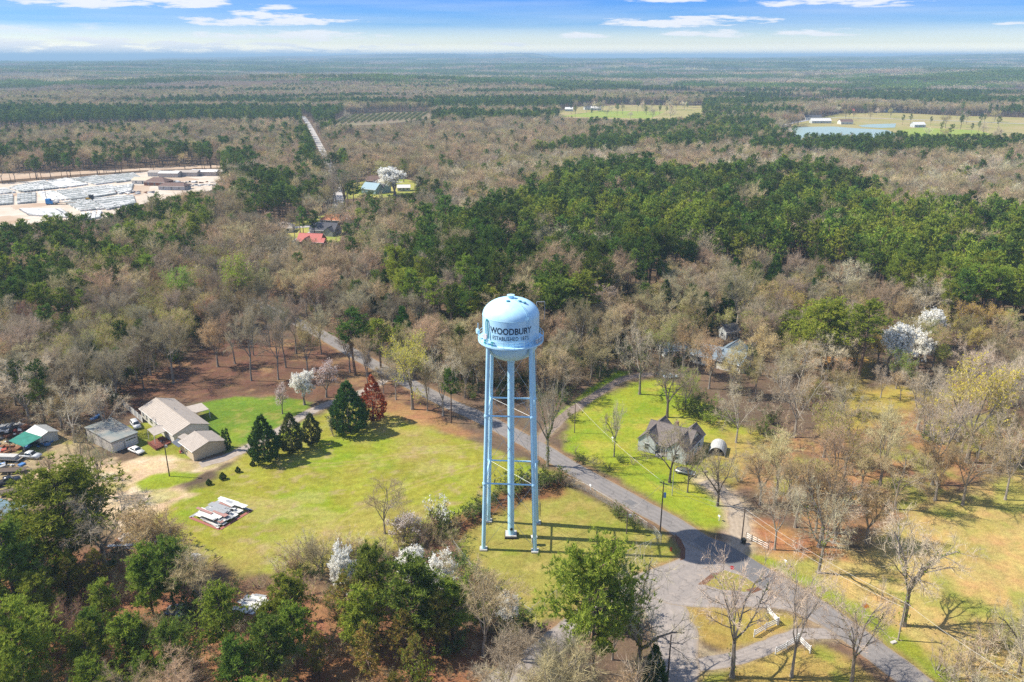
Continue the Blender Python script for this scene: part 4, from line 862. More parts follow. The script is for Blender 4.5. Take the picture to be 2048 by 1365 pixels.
# stands: polygon in the photograph (at crown level), kinds with shares, spacing, heights, words
STANDS = [
 ('grove', [(-300, 1020), (60, 1030), (230, 1100), (420, 1140), (560, 1150), (640, 1120), (720, 1090), (850, 1110), (930, 1170), (1010, 1250), (1000, 1500), (-300, 1500)],
  {'youngpine': .46, 'darkyoung': .12, 'brownpine': .14, 'bare': .14, 'red': .07, 'bud': .07}, 6.6, (9, 14), 'in the grove below the grassy field'),
 ('right_pines', [(1690, 420), (1760, 400), (1880, 440), (2100, 430), (2500, 430), (2500, 620), (2048, 610), (1960, 610), (1880, 600), (1800, 575), (1720, 560), (1690, 520)],
  {'lightpine': .70, 'pine': .20, 'bare': .05, 'tan': .05}, 6.9, (18, 27), 'in the sunlit pine stand beyond the right hand wood'),
 ('center_pines', [(770, 560), (835, 490), (890, 440), (960, 455), (1060, 405), (1110, 365), (1180, 350), (1290, 345), (1400, 372), (1500, 352), (1620, 352), (1740, 382), (1760, 420), (1700, 440), (1700, 530), (1600, 530), (1500, 520), (1420, 512), (1340, 530), (1270, 570), (1180, 605), (1120, 640), (1040, 650), (960, 655), (860, 620), (800, 600)],
  {'pine': .70, 'lightpine': .22, 'grey': .04, 'bare': .04}, 6.9, (18, 28), 'in the dense pine stand behind the water tower'),
 ('tower_back', [(620, 560), (840, 520), (960, 610), (1110, 640), (1270, 575), (1340, 535), (1500, 525), (1690, 530), (1690, 600), (1560, 610), (1500, 660), (1300, 700), (1250, 740), (1140, 780), (1080, 800), (960, 780), (880, 760), (800, 720), (720, 680), (640, 620)],
  {'bare': .30, 'grey': .20, 'red': .07, 'tan': .12, 'pine': .08, 'bud': .17, 'cedar': .06}, 6.6, (12, 18), 'in the leafless wood just behind the water tower'),
 ('left_pines', [(-300, 430), (60, 440), (200, 440), (330, 420), (400, 400), (430, 440), (350, 500), (280, 560), (180, 600), (60, 620), (-300, 640)],
  {'pine': .50, 'lightpine': .20, 'bare': .14, 'grey': .06, 'red': .04, 'bud': .06}, 6.2, (15, 21), 'in the mixed wood below the stone yard'),
 ('left_wood', [(-300, 560), (60, 600), (280, 540), (420, 430), (560, 430), (620, 500), (700, 520), (760, 600), (700, 680), (560, 640), (430, 690), (330, 740), (220, 790), (-300, 900)],
  {'bare': .32, 'grey': .28, 'red': .07, 'bud': .19, 'tan': .07, 'pine': .07}, 6.6, (13, 19), 'in the leafless wood behind the tan roofed house'),
 ('road_pines', [(400, 400), (420, 345), (560, 325), (650, 335), (640, 420), (560, 425), (430, 430)], {'pine': .52, 'bare': .26, 'bud': .1, 'grey': .12}, 7, (15, 22), 'in the clump left of the highway'),
 ('village', [(560, 420), (700, 330), (860, 340), (930, 420), (840, 500), (760, 520), (640, 520)], {'pine': .30, 'bare': .34, 'grey': .16, 'bud': .10, 'red': .10}, 7.5, (13, 20), 'among the houses by the highway'),
 ('left_band', [(-300, 300), (520, 290), (520, 336), (-300, 350)], {'pine': .66, 'bare': .3, 'bud': .04}, 8, (14, 20), 'in the pine band behind the stone yard'),
 ('mid_left', [(-300, 255), (600, 240), (600, 345), (520, 340), (-300, 345)], {'bare': .46, 'grey': .16, 'bud': .2, 'pine': .12, 'yellow': .06}, 8, (14, 20), 'in the wood left of the highway'),
 ('highway_wood', [(640, 260), (900, 240), (1180, 235), (1180, 280), (900, 330), (860, 350), (700, 335)], {'bare': .56, 'grey': .2, 'red': .1, 'bud': .1, 'pine': .04}, 8, (14, 20), 'in the bare wood right of the highway'),
 ('mid_pines', [(900, 300), (960, 272), (1180, 270), (1300, 245), (1440, 225), (1540, 245), (1560, 270), (1480, 285), (1300, 300), (1100, 300), (960, 315)], {'pine': .62, 'lightpine': .22, 'bare': .16}, 7.5, (16, 22), 'in the pine belt beyond the pine stand'),
 ('lake_pines', [(1500, 290), (1600, 262), (2400, 262), (2400, 300), (2048, 302), (1800, 308), (1620, 304), (1500, 304)], {'pine': .86, 'bare': .14}, 7, (16, 21), 'in the pine row below the lake'),
 ('right_band', [(900, 310), (1300, 300), (1500, 290), (1800, 310), (2400, 300), (2400, 460), (2048, 440), (1880, 445), (1770, 400), (1740, 382), (1620, 352), (1500, 352), (1400, 372), (1290, 345), (1180, 350), (1100, 365), (1000, 420), (930, 430), (860, 370)],
  {'bare': .40, 'pale': .2, 'bud': .18, 'grey': .10, 'yellow': .04, 'pine': .08}, 7.5, (14, 20), 'in the pale wood between pine stand and lake'),
 ('right_wood', [(1560, 620), (1700, 560), (1880, 600), (2500, 610), (2500, 1000), (2048, 980), (1900, 1000), (1760, 1000), (1640, 980), (1540, 930), (1480, 860), (1500, 760), (1450, 700)],
  {'bare': .28, 'pale': .22, 'tan': .20, 'bud': .23, 'yellow': .07}, 10.2, (12, 17), 'in the open leaf strewn wood at the right'),
]
STPOLY = [(n, gp(p, 12.0), m, s, h, w) for n, p, m, s, h, w in STANDS]
def candidates(r0, r1, sp):
    half = r1 * 1.0; nx_ = int(2 * half / sp); xs = (np.arange(nx_) - nx_ / 2) * sp; ys = np.arange(max(60, r0 * .55), r1, sp)
    X, Y = np.meshgrid(xs, ys); X = X + RNG.uniform(-.46, .46, X.shape) * sp; Y = Y + RNG.uniform(-.46, .46, Y.shape) * sp
    X = X.ravel(); Y = Y.ravel(); R = np.hypot(X, Y); m = (R > r0) & (R <= r1) & (np.abs(X) < Y * .80 + 45); return X[m], Y[m]
TREES = []    # (kind, x, y, h, widthscale, stand words)
def pick(mix, n, x=None, y=None, seed=0):
    ks = list(mix); pr = np.array([mix[k] for k in ks]); pr = pr / pr.sum()
    if x is None or n < 8: return np.array(ks, dtype=object)[RNG.choice(len(ks), n, p=pr)]
    v = fbm(x / 26, y / 26, 300 + seed, 3) + RNG.uniform(-.11, .11, n); q = np.argsort(np.argsort(v)) / n      # kinds keep together in drifts
    order = RNG.permutation(len(ks)); cum = np.cumsum(pr[order]); return np.array(ks, dtype=object)[order[np.minimum(np.searchsorted(cum, q), len(ks) - 1)]]
def far_mix(x, y):
    s = fbm(x / 300, y / 110, 21, 4); ks = np.where(s > .515, 'pine', 'bare').astype(object); u = RNG.uniform(0, 1, len(x)); v = fbm(x / 120, y / 60, 77, 3)
    b = ks == 'bare'; ks[b & (u < .2)] = 'grey'; ks[b & (u > .8)] = 'pale'; ks[b & (v > .56) & (u > .45)] = 'bud'; ks[b & (u > .965)] = 'pine'; ks[b & (v < .38) & (u > .5)] = 'red'
    ks[(ks == 'pine') & (u < .15)] = 'lightpine'; return ks
def fill():
    used = None
    X, Y = candidates(70, 1150, 5.6); gx_, gy_ = X * CAM_H / (CAM_H - 12), Y * CAM_H / (CAM_H - 12)
    gx_, gy_ = X, Y
    done = np.zeros(len(X), bool)
    for name, poly, mix, sp, hr, words in STPOLY:
        m = (~done) & (sdist(poly, X, Y) > 0); idx = np.where(m)[0]; done[idx] = True
        keep = idx[RNG.uniform(0, 1, len(idx)) < (5.6 / sp) ** 2]
        x = X[keep]; y = Y[keep]; h = RNG.uniform(hr[0], hr[1], len(x)); ok = ~blocked(x, y, h)
        x, y, h = x[ok], y[ok], h[ok]; ks = pick(mix, len(x), x, y, len(name))
        # kinds keep together in drifts
        TREES.extend((k, a, b, c * (.85 if k in ('red', 'bud', 'yellow', 'tan') else 1.0), 1.0, words) for k, a, b, c in zip(ks, x, y, h))
    idx = np.where(~done)[0]; idx = idx[RNG.uniform(0, 1, len(idx)) < .55]; x = X[idx]; y = Y[idx]; h = RNG.uniform(14, 21, len(x)); ok = ~blocked(x, y, h); x, y, h = x[ok], y[ok], h[ok]
    fm = far_mix(x, y); nr = np.hypot(x, y) < 380; fm[nr] = pick({'bare': .4, 'grey': .2, 'pale': .25, 'tan': .15}, int(nr.sum()))
    TREES.extend((k, a, b, c, 1.0, 'at the ragged edge of the near woods' if math.hypot(a, b) < 380 else 'in the far woods') for k, a, b, c in zip(fm, x, y, h))
    # single trees standing in the far meadows
    for poly_, n_ in ((F_CENT, 60), (F_MEAD, 70), (F_HOUS, 12), (F_HOU2, 6), (F_ORCH, 5)):
        g = gp(poly_); lo, hi = g.min(0), g.max(0); k = 0; lake = gp(F_LAKE)
        while k < n_:
            a, b = RNG.uniform(lo[0], hi[0]), RNG.uniform(lo[1], hi[1]); aa, bb = np.array([a]), np.array([b])
            if a > b * .8 or sdist(g, aa, bb)[0] < 2 or sdist(lake, aa, bb)[0] > -3: k += .2; continue
            if poly_ is F_MEAD and sdist(lake, aa * .972, bb * .972)[0] > 0: k += .2; continue
            TREES.append((['pine', 'pine', 'bare', 'bud', 'pale'][int(RNG.integers(5))], a, b, RNG.uniform(12, 20), 1.0, 'in the far woods')); k += 1
    X, Y = candidates(1150, 2300, 8.2); h = RNG.uniform(14, 21, len(X)); ok = ~blocked(X, Y, h); X, Y, h = X[ok], Y[ok], h[ok]
    past_ = fbm(X / 420, Y / 150, 33, 3) < .66; X, Y, h = X[past_], Y[past_], h[past_]
    TREES.extend((k, a, b, c, 1.1, 'in the far woods') for k, a, b, c in zip(far_mix(X, Y), X, Y, h))
fill()

# ------------------------------------------------------------------ single trees
KIND = {'bare': ('leafless_tree', 'leafless brown tree'), 'grey': ('leafless_tree', 'leafless dark grey tree'), 'red': ('leafless_tree', 'leafless tree with reddish twigs'),
        'pale': ('leafless_tree', 'leafless pale grey tree'), 'bud': ('budding_tree', 'tree with pale green buds'), 'yellow': ('budding_tree', 'tree with yellow buds'), 'green': ('budding_tree', 'tree in bright young leaf'),
        'tan': ('budding_tree', 'tree with tan buds'), 'pine': ('pine_tree', 'tall dark green pine'), 'lightpine': ('pine_tree', 'tall light green pine'), 'youngpine': ('pine_tree', 'young light green pine'),
        'darkyoung': ('pine_tree', 'young dark green pine'), 'brownpine': ('pine_tree', 'young pine with brown tinged needles'), 'cedar': ('cedar_tree', 'dense green cedar'), 'blossom': ('blossom_tree', 'tree in white blossom'), 'pinkblossom': ('blossom_tree', ''), 'oak': ('oak_tree', ''), 'darkoak': ('oak_tree', ''), 'bigpine': ('pine_tree', ''),
        'cypress': ('cypress_tree', ''), 'cypress_olive': ('cypress_tree', ''), 'slim_cypress': ('cypress_tree', ''), 'dead_conifer': ('conifer_tree', '')}
def plant(kind, x, y, h, w, label, group=None, name=None, rot=None, var=None, lean=0):
    """an individual tree: an Empty at its foot with trunk and crown"""
    L = LIB[kind]; v = int(RNG.integers(len(L))) if var is None else var; tm, cm, nh, nw, iv = L[v]
    sz = h / nh; sx = sz if w is None else w / nw
    o = empty(name or KIND[kind][0], (x, y, float(terrain(x, y))), RNG.uniform(0, 6.28) if rot is None else rot, label, 'tree', group)
    o.scale = (sx, sx, sz)
    if lean: o.rotation_euler[1] = lean
    link('trunk', tm, o); link('crown', cm, o)
    if iv: tag(link('ivy', iv, o), kind='stuff')
    return o
def plant_px(kind, bx, by, top, wpx, label, name=None, var=None, group=None, lean=0):
    x, y = P(bx, by); h = Zof(y, top); dep = y * _c + (CAM_H - h * .6) * _s; w = wpx * dep / FPX if wpx else None
    PLANTED.append((x, y)); return plant(kind, x, y, h, w, label, group, name, None, var, lean)
PLANTED = []
SINGLE = [
 # left yard
 ('bare', 347, 766, 640, 92, 'leafless oak alone on the leaf litter behind the tan roofed house'), ('darkoak', 288, 782, 690, 60, 'leaning ivy dotted tree beside the white panel fence'),
 ('grey', 310, 743, 645, 60, 'dark slim tree at the wood edge above the panel fence'), ('tan', 436, 734, 640, 62, 'tan budding tree at the wood edge on the leaf litter'),
 ('grey', 503, 762, 612, 70, 'tall two stemmed grey tree on the leaf litter yard'), ('grey', 557, 760, 632, 62, 'straight grey tree on the leaf litter above the white pear'),
 ('grey', 572, 736, 600, 60, 'dark straight tree on the leaf litter, second row'), ('bare', 507, 711, 590, 60, 'bare tree at the back of the leaf litter'),
 ('grey', 540, 694, 588, 64, 'grey tree at the back edge of the litter yard'), ('grey', 593, 708, 590, 60, 'dark bare tree near the road bend'), ('bare', 470, 728, 622, 56, 'thin bare tree at the left of the litter yard'),
 ('tan', 616, 749, 637, 66, 'pale tan budding tree on the leaf litter beside the road'), ('grey', 643, 708, 612, 50, 'grey bare tree close to the road bend'),
 ('pine', 713, 751, 619, 64, 'single dark green pine standing beside the road bend'), ('lightpine', 762, 735, 637, 56, 'olive green pine just right of the single roadside pine'),
 ('yellow', 825, 819, 672, 104, 'yellow budding tree with thick trunk beside the road'), ('pale', 886, 832, 700, 92, 'grey budding tree on the orange leaf bank beside the road'), ('bare', 767, 787, 728, 44, 'small bare tree behind the red conifer'),
 ('dead_conifer', 747, 842, 754, 54, 'dead rust red conifer'), ('cypress', 699, 864, 766, 76, 'largest dense green cypress beside the rust red conifer'),
 ('cypress', 531, 922, 833, 62, 'dense green cypress, leftmost of the row of three'), ('cypress_olive', 585, 905, 829, 50, 'olive green cypress, middle of the row of three'), ('cypress_olive', 624, 889, 829, 40, 'smallest olive cypress, right end of the row of three'),
 ('blossom', 609, 810, 745, 47, 'white blossoming pear beside the driveway'), ('pinkblossom', 653, 795, 722, 44, 'pinkish white blossoming tree behind the white pear'), ('pinkblossom', 565, 828, 768, 26, 'slender thinly flowering tree on the lawn'),
 ('pinkblossom', 736, 752, 700, 24, 'thin pale flowering tree beside the road pine'),
 ('slim_cypress', 457, 900, 858, 13, 'slim dark cypress at the garage corner'), ('slim_cypress', 449, 894, 860, 10, 'slimmer cypress behind the one at the garage corner'),
 ('bigpine', 146, 1128, 938, 215, 'very broad pine beside the dirt drive'), ('darkoak', 200, 993, 882, 92, 'vine hung bare tree beside the dirt turnaround'), ('bare', 167, 957, 868, 60, 'thin forked bare tree above the broad pine'),
 ('darkoak', 105, 972, 905, 44, 'small bare tree by the trailers'), ('pale', 150, 885, 770, 130, 'wide pale bare tree left of the workshop'), ('pale', 215, 868, 775, 90, 'pale bare tree overhanging the workshop'), ('pale', 60, 845, 720, 120, 'pale bare tree behind the green carport'),
 # bottom centre and right
 ('bigpine', 1187, 1382, 1094, 186, 'broad light green pine in front of the tower lawn'), ('oak', 1277, 1372, 1122, 210, 'crooked thick trunked oak over the lot'), ('oak', 1464, 1354, 1098, 196, 'ivy trunked bare tree beside the lot'),
 ('pale', 1583, 1353, 1108, 140, 'tall slim bare tree by the white rail fence'), ('oak', 1702, 1372, 1176, 160, 'bare tree right of the white rail fence'), ('oak', 1806, 1251, 1040, 215, 'great mossy oak alone in the straw field'),
 ('oak', 1637, 1146, 958, 150, 'mossy two stemmed tree at the roadside wood'), ('pale', 1549, 1100, 952, 92, 'bare tree beside the wire gate'), ('oak', 2037, 1345, 1176, 120, 'mossy tree at the lower right field edge'),
 ('cedar', 1305, 1385, 1292, 52, 'small dense cedar under the crooked oak'), ('green', 1225, 1320, 1222, 70, 'broadleaf evergreen beside the crooked oak'), ('pale', 1120, 1405, 1262, 84, 'pale twiggy tree below the broad pine'), ('blossom', 1025, 1265, 1188, 46, 'cream blossoming young tree at the corner of the tower lawn'),
 # right of the road
 ('oak', 1095, 932, 750, 110, 'bare tree between water tower and road'), ('oak', 1228, 914, 806, 52, 'leaning bare tree at the roadside before the grey house'), ('darkoak', 1334, 835, 716, 118, 'dark forked tree behind the grey house'),
 ('darkoak', 1375, 985, 884, 60, 'small dark bare tree beside the graphite sedan'), ('bare', 735, 768, 668, 50, 'bare tree on the near verge of the road bend'), ('tan', 700, 745, 640, 54, 'tan tree over the road bend beside the litter yard'), ('pale', 792, 800, 705, 58, 'pale bare tree on the near road verge left of the yellow one'), ('bare', 855, 822, 722, 62, 'bare tree between the two budding roadside trees'), ('darkoak', 1339, 965, 842, 112, 'bare tree in front of the grey house'), ('darkoak', 1435, 1012, 900, 108, 'dark bare tree beside the gravel drive'), ('pale', 1472, 886, 776, 98, 'round headed bare tree behind the white shed'),
 ('pale', 1589, 875, 733, 138, 'large pale bare tree ringed by a bare patch'), ('oak', 1279, 789, 636, 104, 'large bare tree at the end of the long driveway'), ('bare', 1669, 988, 856, 112, 'bare tree on the near edge of the open wood'),
 ('bare', 1757, 990, 822, 150, 'spreading bare tree in the open wood'), ('pale', 1864, 970, 776, 120, 'tall pale bare tree on the orange litter'), ('yellow', 1934, 925, 726, 150, 'wide yellow budding tree in the open wood'), ('pale', 1835, 860, 740, 100, 'pale tree behind the yellow budding one'),
 ('pale', 1990, 905, 735, 110, 'pale tree right of the yellow budding one'), ('bare', 1925, 1010, 850, 120, 'bare tree at the straw field edge'), ('pale', 2010, 1000, 830, 110, 'pale bare tree at the right frame edge of the wood'), ('bud', 1690, 950, 800, 130, 'green tinged bare tree in the open wood'), ('bare', 1520, 1010, 900, 90, 'bare tree beside the straw bank'), ('bare', 1590, 1055, 915, 100, 'bare tree beside the red clay bank'),
 ('lightpine', 1712, 757, 600, 88, 'tall pine over the orange clearing'), ('bigpine', 1640, 735, 600, 120, 'broad green pine left of the pine over the clearing'), ('bigpine', 1580, 700, 622, 80, 'round green pine behind the blue roofed house'),
 ('blossom', 1770, 752, 650, 70, 'largest white blossoming tree in the right hand wood'), ('blossom', 1855, 700, 622, 60, 'white blossoming tree farthest back in the right hand wood'), ('blossom', 1834, 738, 664, 46, 'small white blossoming tree between the two larger ones'),
 ('yellow', 1948, 725, 654, 56, 'bright yellow green bushy tree behind the flowering trees'), ('green', 1792, 778, 700, 60, 'lime green bushy tree below the flowering trees'), ('green', 1880, 745, 690, 50, 'green leafed tree beside the flowering trees'),
 ('bare', 1474, 668, 532, 100, 'tall vase shaped bare tree behind the blue roofed house'), ('yellow', 1568, 668, 580, 76, 'golden budding tree behind the blue roofed house'),
 ('tan', 1365, 748, 640, 80, 'tan budding tree left of the blue roofed house'), ('tan', 1462, 790, 690, 66, 'tan tree screening the right end of the blue roofed house'), ('bare', 1395, 762, 668, 52, 'bare tree screening the left end of the blue roofed house'), ('tan', 1418, 778, 676, 58, 'tan budding tree in front of the blue roofed house'), ('tan', 1520, 752, 650, 90, 'wide tan tree right of the blue roofed house'), ('tan', 1510, 800, 712, 50, 'tan tree below the blue roofed house'),
 ('bare', 1560, 800, 690, 80, 'thin bare tree above the large pale one'), ('green', 1370, 820, 735, 50, 'light green bushy tree at the lawn edge'), ('pale', 1761, 796, 735, 50, 'small bare tree in the clearing'), ('bare', 1800, 800, 745, 44, 'small bare tree at the right of the clearing'),
 ('bud', 1212, 856, 828, 14, 'tiny sapling on the lime lawn'), ('lightpine', 965, 700, 575, 84, 'light green pine left of the tank'), ('lightpine', 1105, 690, 560, 90, 'light green pine right of the tank'), ('lightpine', 1165, 680, 545, 84, 'tall pine right behind the tank'),
 ('bare', 1160, 745, 600, 90, 'bare tree in the thicket right of the tank'), ('bare', 1215, 740, 610, 80, 'bare tree at the thicket edge by the long driveway'),
 # grove below the field
 ('blossom', 690, 1205, 1098, 56, 'white blossoming tree at the left of the grove top'), ('blossom', 820, 1180, 1092, 60, 'white blossoming tree at the grove top centre'), ('blossom', 882, 1215, 1115, 66, 'white blossoming tree at the right of the grove top'),
 ('pinkblossom', 806, 1085, 1028, 66, 'pink white thicket tree at the field edge'), ('bare', 770, 1068, 948, 96, 'bare tree at the lower edge of the field'), ('bare', 640, 1160, 1078, 70, 'brown twiggy tree at the left grove edge'),
 ('darkyoung', 752, 1240, 1090, 80, 'dark pine at the top of the grove'), ('darkyoung', 830, 1290, 1118, 120, 'broad dark pine in the middle of the grove'), ('youngpine', 905, 1280, 1160, 90, 'pine at the right of the grove'), ('darkyoung', 350, 1225, 1078, 84, 'tall dark pine in front of the metal heap'),
 ('youngpine', 966, 1262, 1212, 32, 'small bright green pine beside the grove'), ('bigpine', 60, 1420, 1205, 150, 'broad bright pine at the lower left edge'), ('darkyoung', 40, 1240, 1045, 110, 'dark pine at the left edge'), ('youngpine', 455, 1320, 1175, 90, 'light pine at the left of the grove'),
 # far landmarks
 ('bare', 652, 352, 296, 34, 'bare tree leaning over the highway verge'), ('pine', 668, 362, 305, 26, 'dark pine right of the highway bend'), ('bud', 640, 345, 300, 30, 'budding tree left of the highway bend'), ('grey', 676, 384, 326, 34, 'grey tree over the lower highway'), ('bare', 660, 378, 325, 34, 'bare tree left of the lower highway'),
 ('pine', 690, 398, 340, 30, 'pine beside the lower highway lawn'), ('bare', 672, 408, 352, 36, 'bare tree in front of the lower highway'), ('grey', 650, 402, 350, 34, 'grey tree left of the village lawn'), ('pine', 708, 420, 362, 36, 'pine above the orange roofed house'), ('bare', 655, 430, 378, 34, 'bare tree above the dark roofed house'), ('bare', 684, 342, 296, 30, 'bare tree right of the highway'), ('lightpine', 720, 478, 418, 34, 'light pine right of the red roofed house'), ('bare', 590, 478, 420, 34, 'bare tree left of the red roofed house'), ('grey', 700, 500, 440, 40, 'grey tree below the red roofed house'),
 ('blossom', 790, 392, 338, 62, 'cream flowering tree beside the pale blue house'), ('blossom', 842, 388, 360, 18, 'small white flowering tree beyond the cream one'), ('darkoak', 690, 420, 330, 60, 'dark tree behind the village lawn'), ('darkoak', 668, 422, 345, 44, 'dark tree on the village lawn'),
 ('pine', 740, 440, 385, 46, 'pine right of the orange roofed house'), ('bare', 624, 448, 396, 30, 'brown tree on the village lawn by the road'), ('green', 372, 640, 536, 66, 'bright lime tree in the left wood'), ('green', 482, 640, 512, 84, 'wide bright green tree in the left wood'),
]
for kind, bx, by, top, w, lab in SINGLE: plant_px(kind, bx, by, top, w, lab, var=(None if kind != 'bigpine' else 1 if 'tower lawn' in lab else 0))
PL = np.array(PLANTED)

def individuals():
    """the 300 nearest of each kind in view are objects; all others go to the woods"""
    groups = {}
    rest = []
    for t in TREES:
        k, x, y, h, ws, words = t
        if len(PL) and np.min((PL[:, 0] - x) ** 2 + (PL[:, 1] - y) ** 2) < 9: continue
        u, v = pix(x, y, h * .6); r = math.hypot(x, y); nm = KIND[k][0]
        if -40 < u < 2090 and v < 1450 and r < 700: groups.setdefault(nm, []).append((r, t))
        else: rest.append(t)
    for nm, L in groups.items():
        L.sort(key=lambda q: q[0]); lim = {'pine_tree': 300, 'leafless_tree': 300, 'budding_tree': 160}.get(nm, 60)
        for r, (k, x, y, h, ws, words) in L[:lim]: plant(k, x, y, h, None, KIND[k][1] + ' ' + words, 'trees ' + words + ', each a ' + KIND[k][1])
        rest += [q[1] for q in L[lim:]]
    return rest
REST = individuals()

# ------------------------------------------------------------------ woods: instanced masses nobody could count
def scatter(name, pts, rot, scl, idx, meshes, label, cat):
    coll = bpy.data.collections.new(name + '_source')
    for i, me in enumerate(meshes): coll.objects.link(bpy.data.objects.new('%s_%02d' % (name, i), me))
    me = bpy.data.meshes.new(name); me.from_pydata([tuple(p) for p in pts], [], [])
    a = me.attributes.new('turn', 'FLOAT', 'POINT'); a.data.foreach_set('value', np.asarray(rot, np.float32))
    a = me.attributes.new('size', 'FLOAT', 'POINT'); a.data.foreach_set('value', np.asarray(scl, np.float32))
    a = me.attributes.new('sort', 'INT', 'POINT'); a.data.foreach_set('value', np.asarray(idx, np.int32))
    o = link(name, me); tag(o, label, cat, None, 'stuff')
    g = bpy.data.node_groups.new(name, 'GeometryNodeTree'); g.interface.new_socket('Geometry', in_out='INPUT', socket_type='NodeSocketGeometry'); g.interface.new_socket('Geometry', in_out='OUTPUT', socket_type='NodeSocketGeometry')
    N = g.nodes; L = g.links; gi = N.new('NodeGroupInput'); go = N.new('NodeGroupOutput'); ip = N.new('GeometryNodeInstanceOnPoints'); ci = N.new('GeometryNodeCollectionInfo')
    ci.inputs['Collection'].default_value = coll; ci.inputs['Separate Children'].default_value = True; ci.inputs['Reset Children'].default_value = True
    def attr(nm, t):
        n = N.new('GeometryNodeInputNamedAttribute'); n.data_type = t; n.inputs['Name'].default_value = nm; return n.outputs[0]
    cx = N.new('ShaderNodeCombineXYZ'); L.new(attr('turn', 'FLOAT'), cx.inputs[2])
    L.new(gi.outputs[0], ip.inputs['Points']); L.new(ci.outputs[0], ip.inputs['Instance']); ip.inputs['Pick Instance'].default_value = True
    L.new(attr('sort', 'INT'), ip.inputs['Instance Index']); L.new(cx.outputs[0], ip.inputs['Rotation']); L.new(attr('size', 'FLOAT'), ip.inputs['Scale'])
    L.new(ip.outputs[0], go.inputs[0]); md = o.modifiers.new('woods', 'NODES'); md.node_group = g; return o
SRC = {}
def woods(name, kinds, label, near=True):
    pts = []; rot = []; scl = []; idx = []; meshes = []; off = {}
    for k in kinds:
        lk = k if k in LOD else {'youngpine': 'lightpine', 'darkyoung': 'pine', 'brownpine': 'lightpine', 'cedar': 'pine'}[k]
        if lk not in off: off[lk] = (len(meshes), len(LOD[lk])); meshes += LOD[lk]
        off[k] = off[lk]
    nom = {'bare': 18, 'grey': 18, 'red': 15, 'pale': 16, 'bud': 15, 'yellow': 14, 'green': 14, 'tan': 14, 'blossom': 10}
    for (k, x, y, h, ws, words) in REST:
        if k not in off: continue
        a, b = off[k]; pts.append((x, y, float(terrain(x, y)))); rot.append(RNG.uniform(0, 6.28)); scl.append(h / nom.get(k, 22 if 'pine' in k or k == 'darkyoung' else 20)); idx.append(a + int(RNG.integers(b)))
    if pts: scatter(name, pts, rot, scl, idx, meshes, label, 'forest')
woods('pine_forest', ['pine', 'lightpine', 'youngpine', 'darkyoung', 'brownpine', 'cedar'], 'green pine woods spreading over the land to the distance')
woods('leafless_forest', ['bare', 'grey', 'red', 'pale'], 'leafless grey brown woods spreading over the land to the distance')
woods('budding_forest', ['bud', 'yellow', 'green', 'tan'], 'budding yellow green trees scattered through the far woods')

# undergrowth in the near woods
def undergrowth():
    X, Y = candidates(75, 330, 4.2); pts = []; rot = []; scl = []; idx = []
    keys = ['twig', 'redtwig', 'green', 'dark', 'pale']; meshes = []; off = {}
    for k in keys: off[k] = len(meshes); meshes += SHR[k]
    m = ~blocked(X, Y, np.full(len(X), 3.0)); X, Y = X[m], Y[m]
    name = np.full(len(X), '', dtype=object)
    for n, poly, *_ in STPOLY[::-1]: name[sdist(poly, X, Y) > 0] = n
    name[sdist(gp([(215, 1112), (330, 1128), (560, 1140), (720, 1105), (890, 1112), (1045, 1262), (1000, 1500), (-300, 1500), (-300, 1130)]), X, Y) > 0] = 'grove'
    for x, y, n in zip(X, Y, name):
        if n == '': continue
        mix = {'grove': (.36, .2, .18, .16, .1), 'right_wood': (.4, .05, .05, .02, .48), 'tower_back': (.3, .22, .14, .26, .08), 'center_pines': (.3, .4, .1, .2, 0), 'right_pines': (.5, .4, .1, 0, 0)}.get(n, (.34, .3, .08, .2, .08))
        if RNG.uniform() > {'right_wood': .2, 'center_pines': .4, 'right_pines': .5, 'grove': .95}.get(n, .75): continue
        k = keys[int(RNG.choice(5, p=np.array(mix) / sum(mix)))]; pts.append((x, y, 0)); rot.append(RNG.uniform(0, 6.28)); scl.append(RNG.uniform(.55, 1.35)); idx.append(off[k] + int(RNG.integers(2)))
    scatter('undergrowth', pts, rot, scl, idx, meshes, 'tangled bushes and saplings under the near woods', 'undergrowth')
undergrowth()

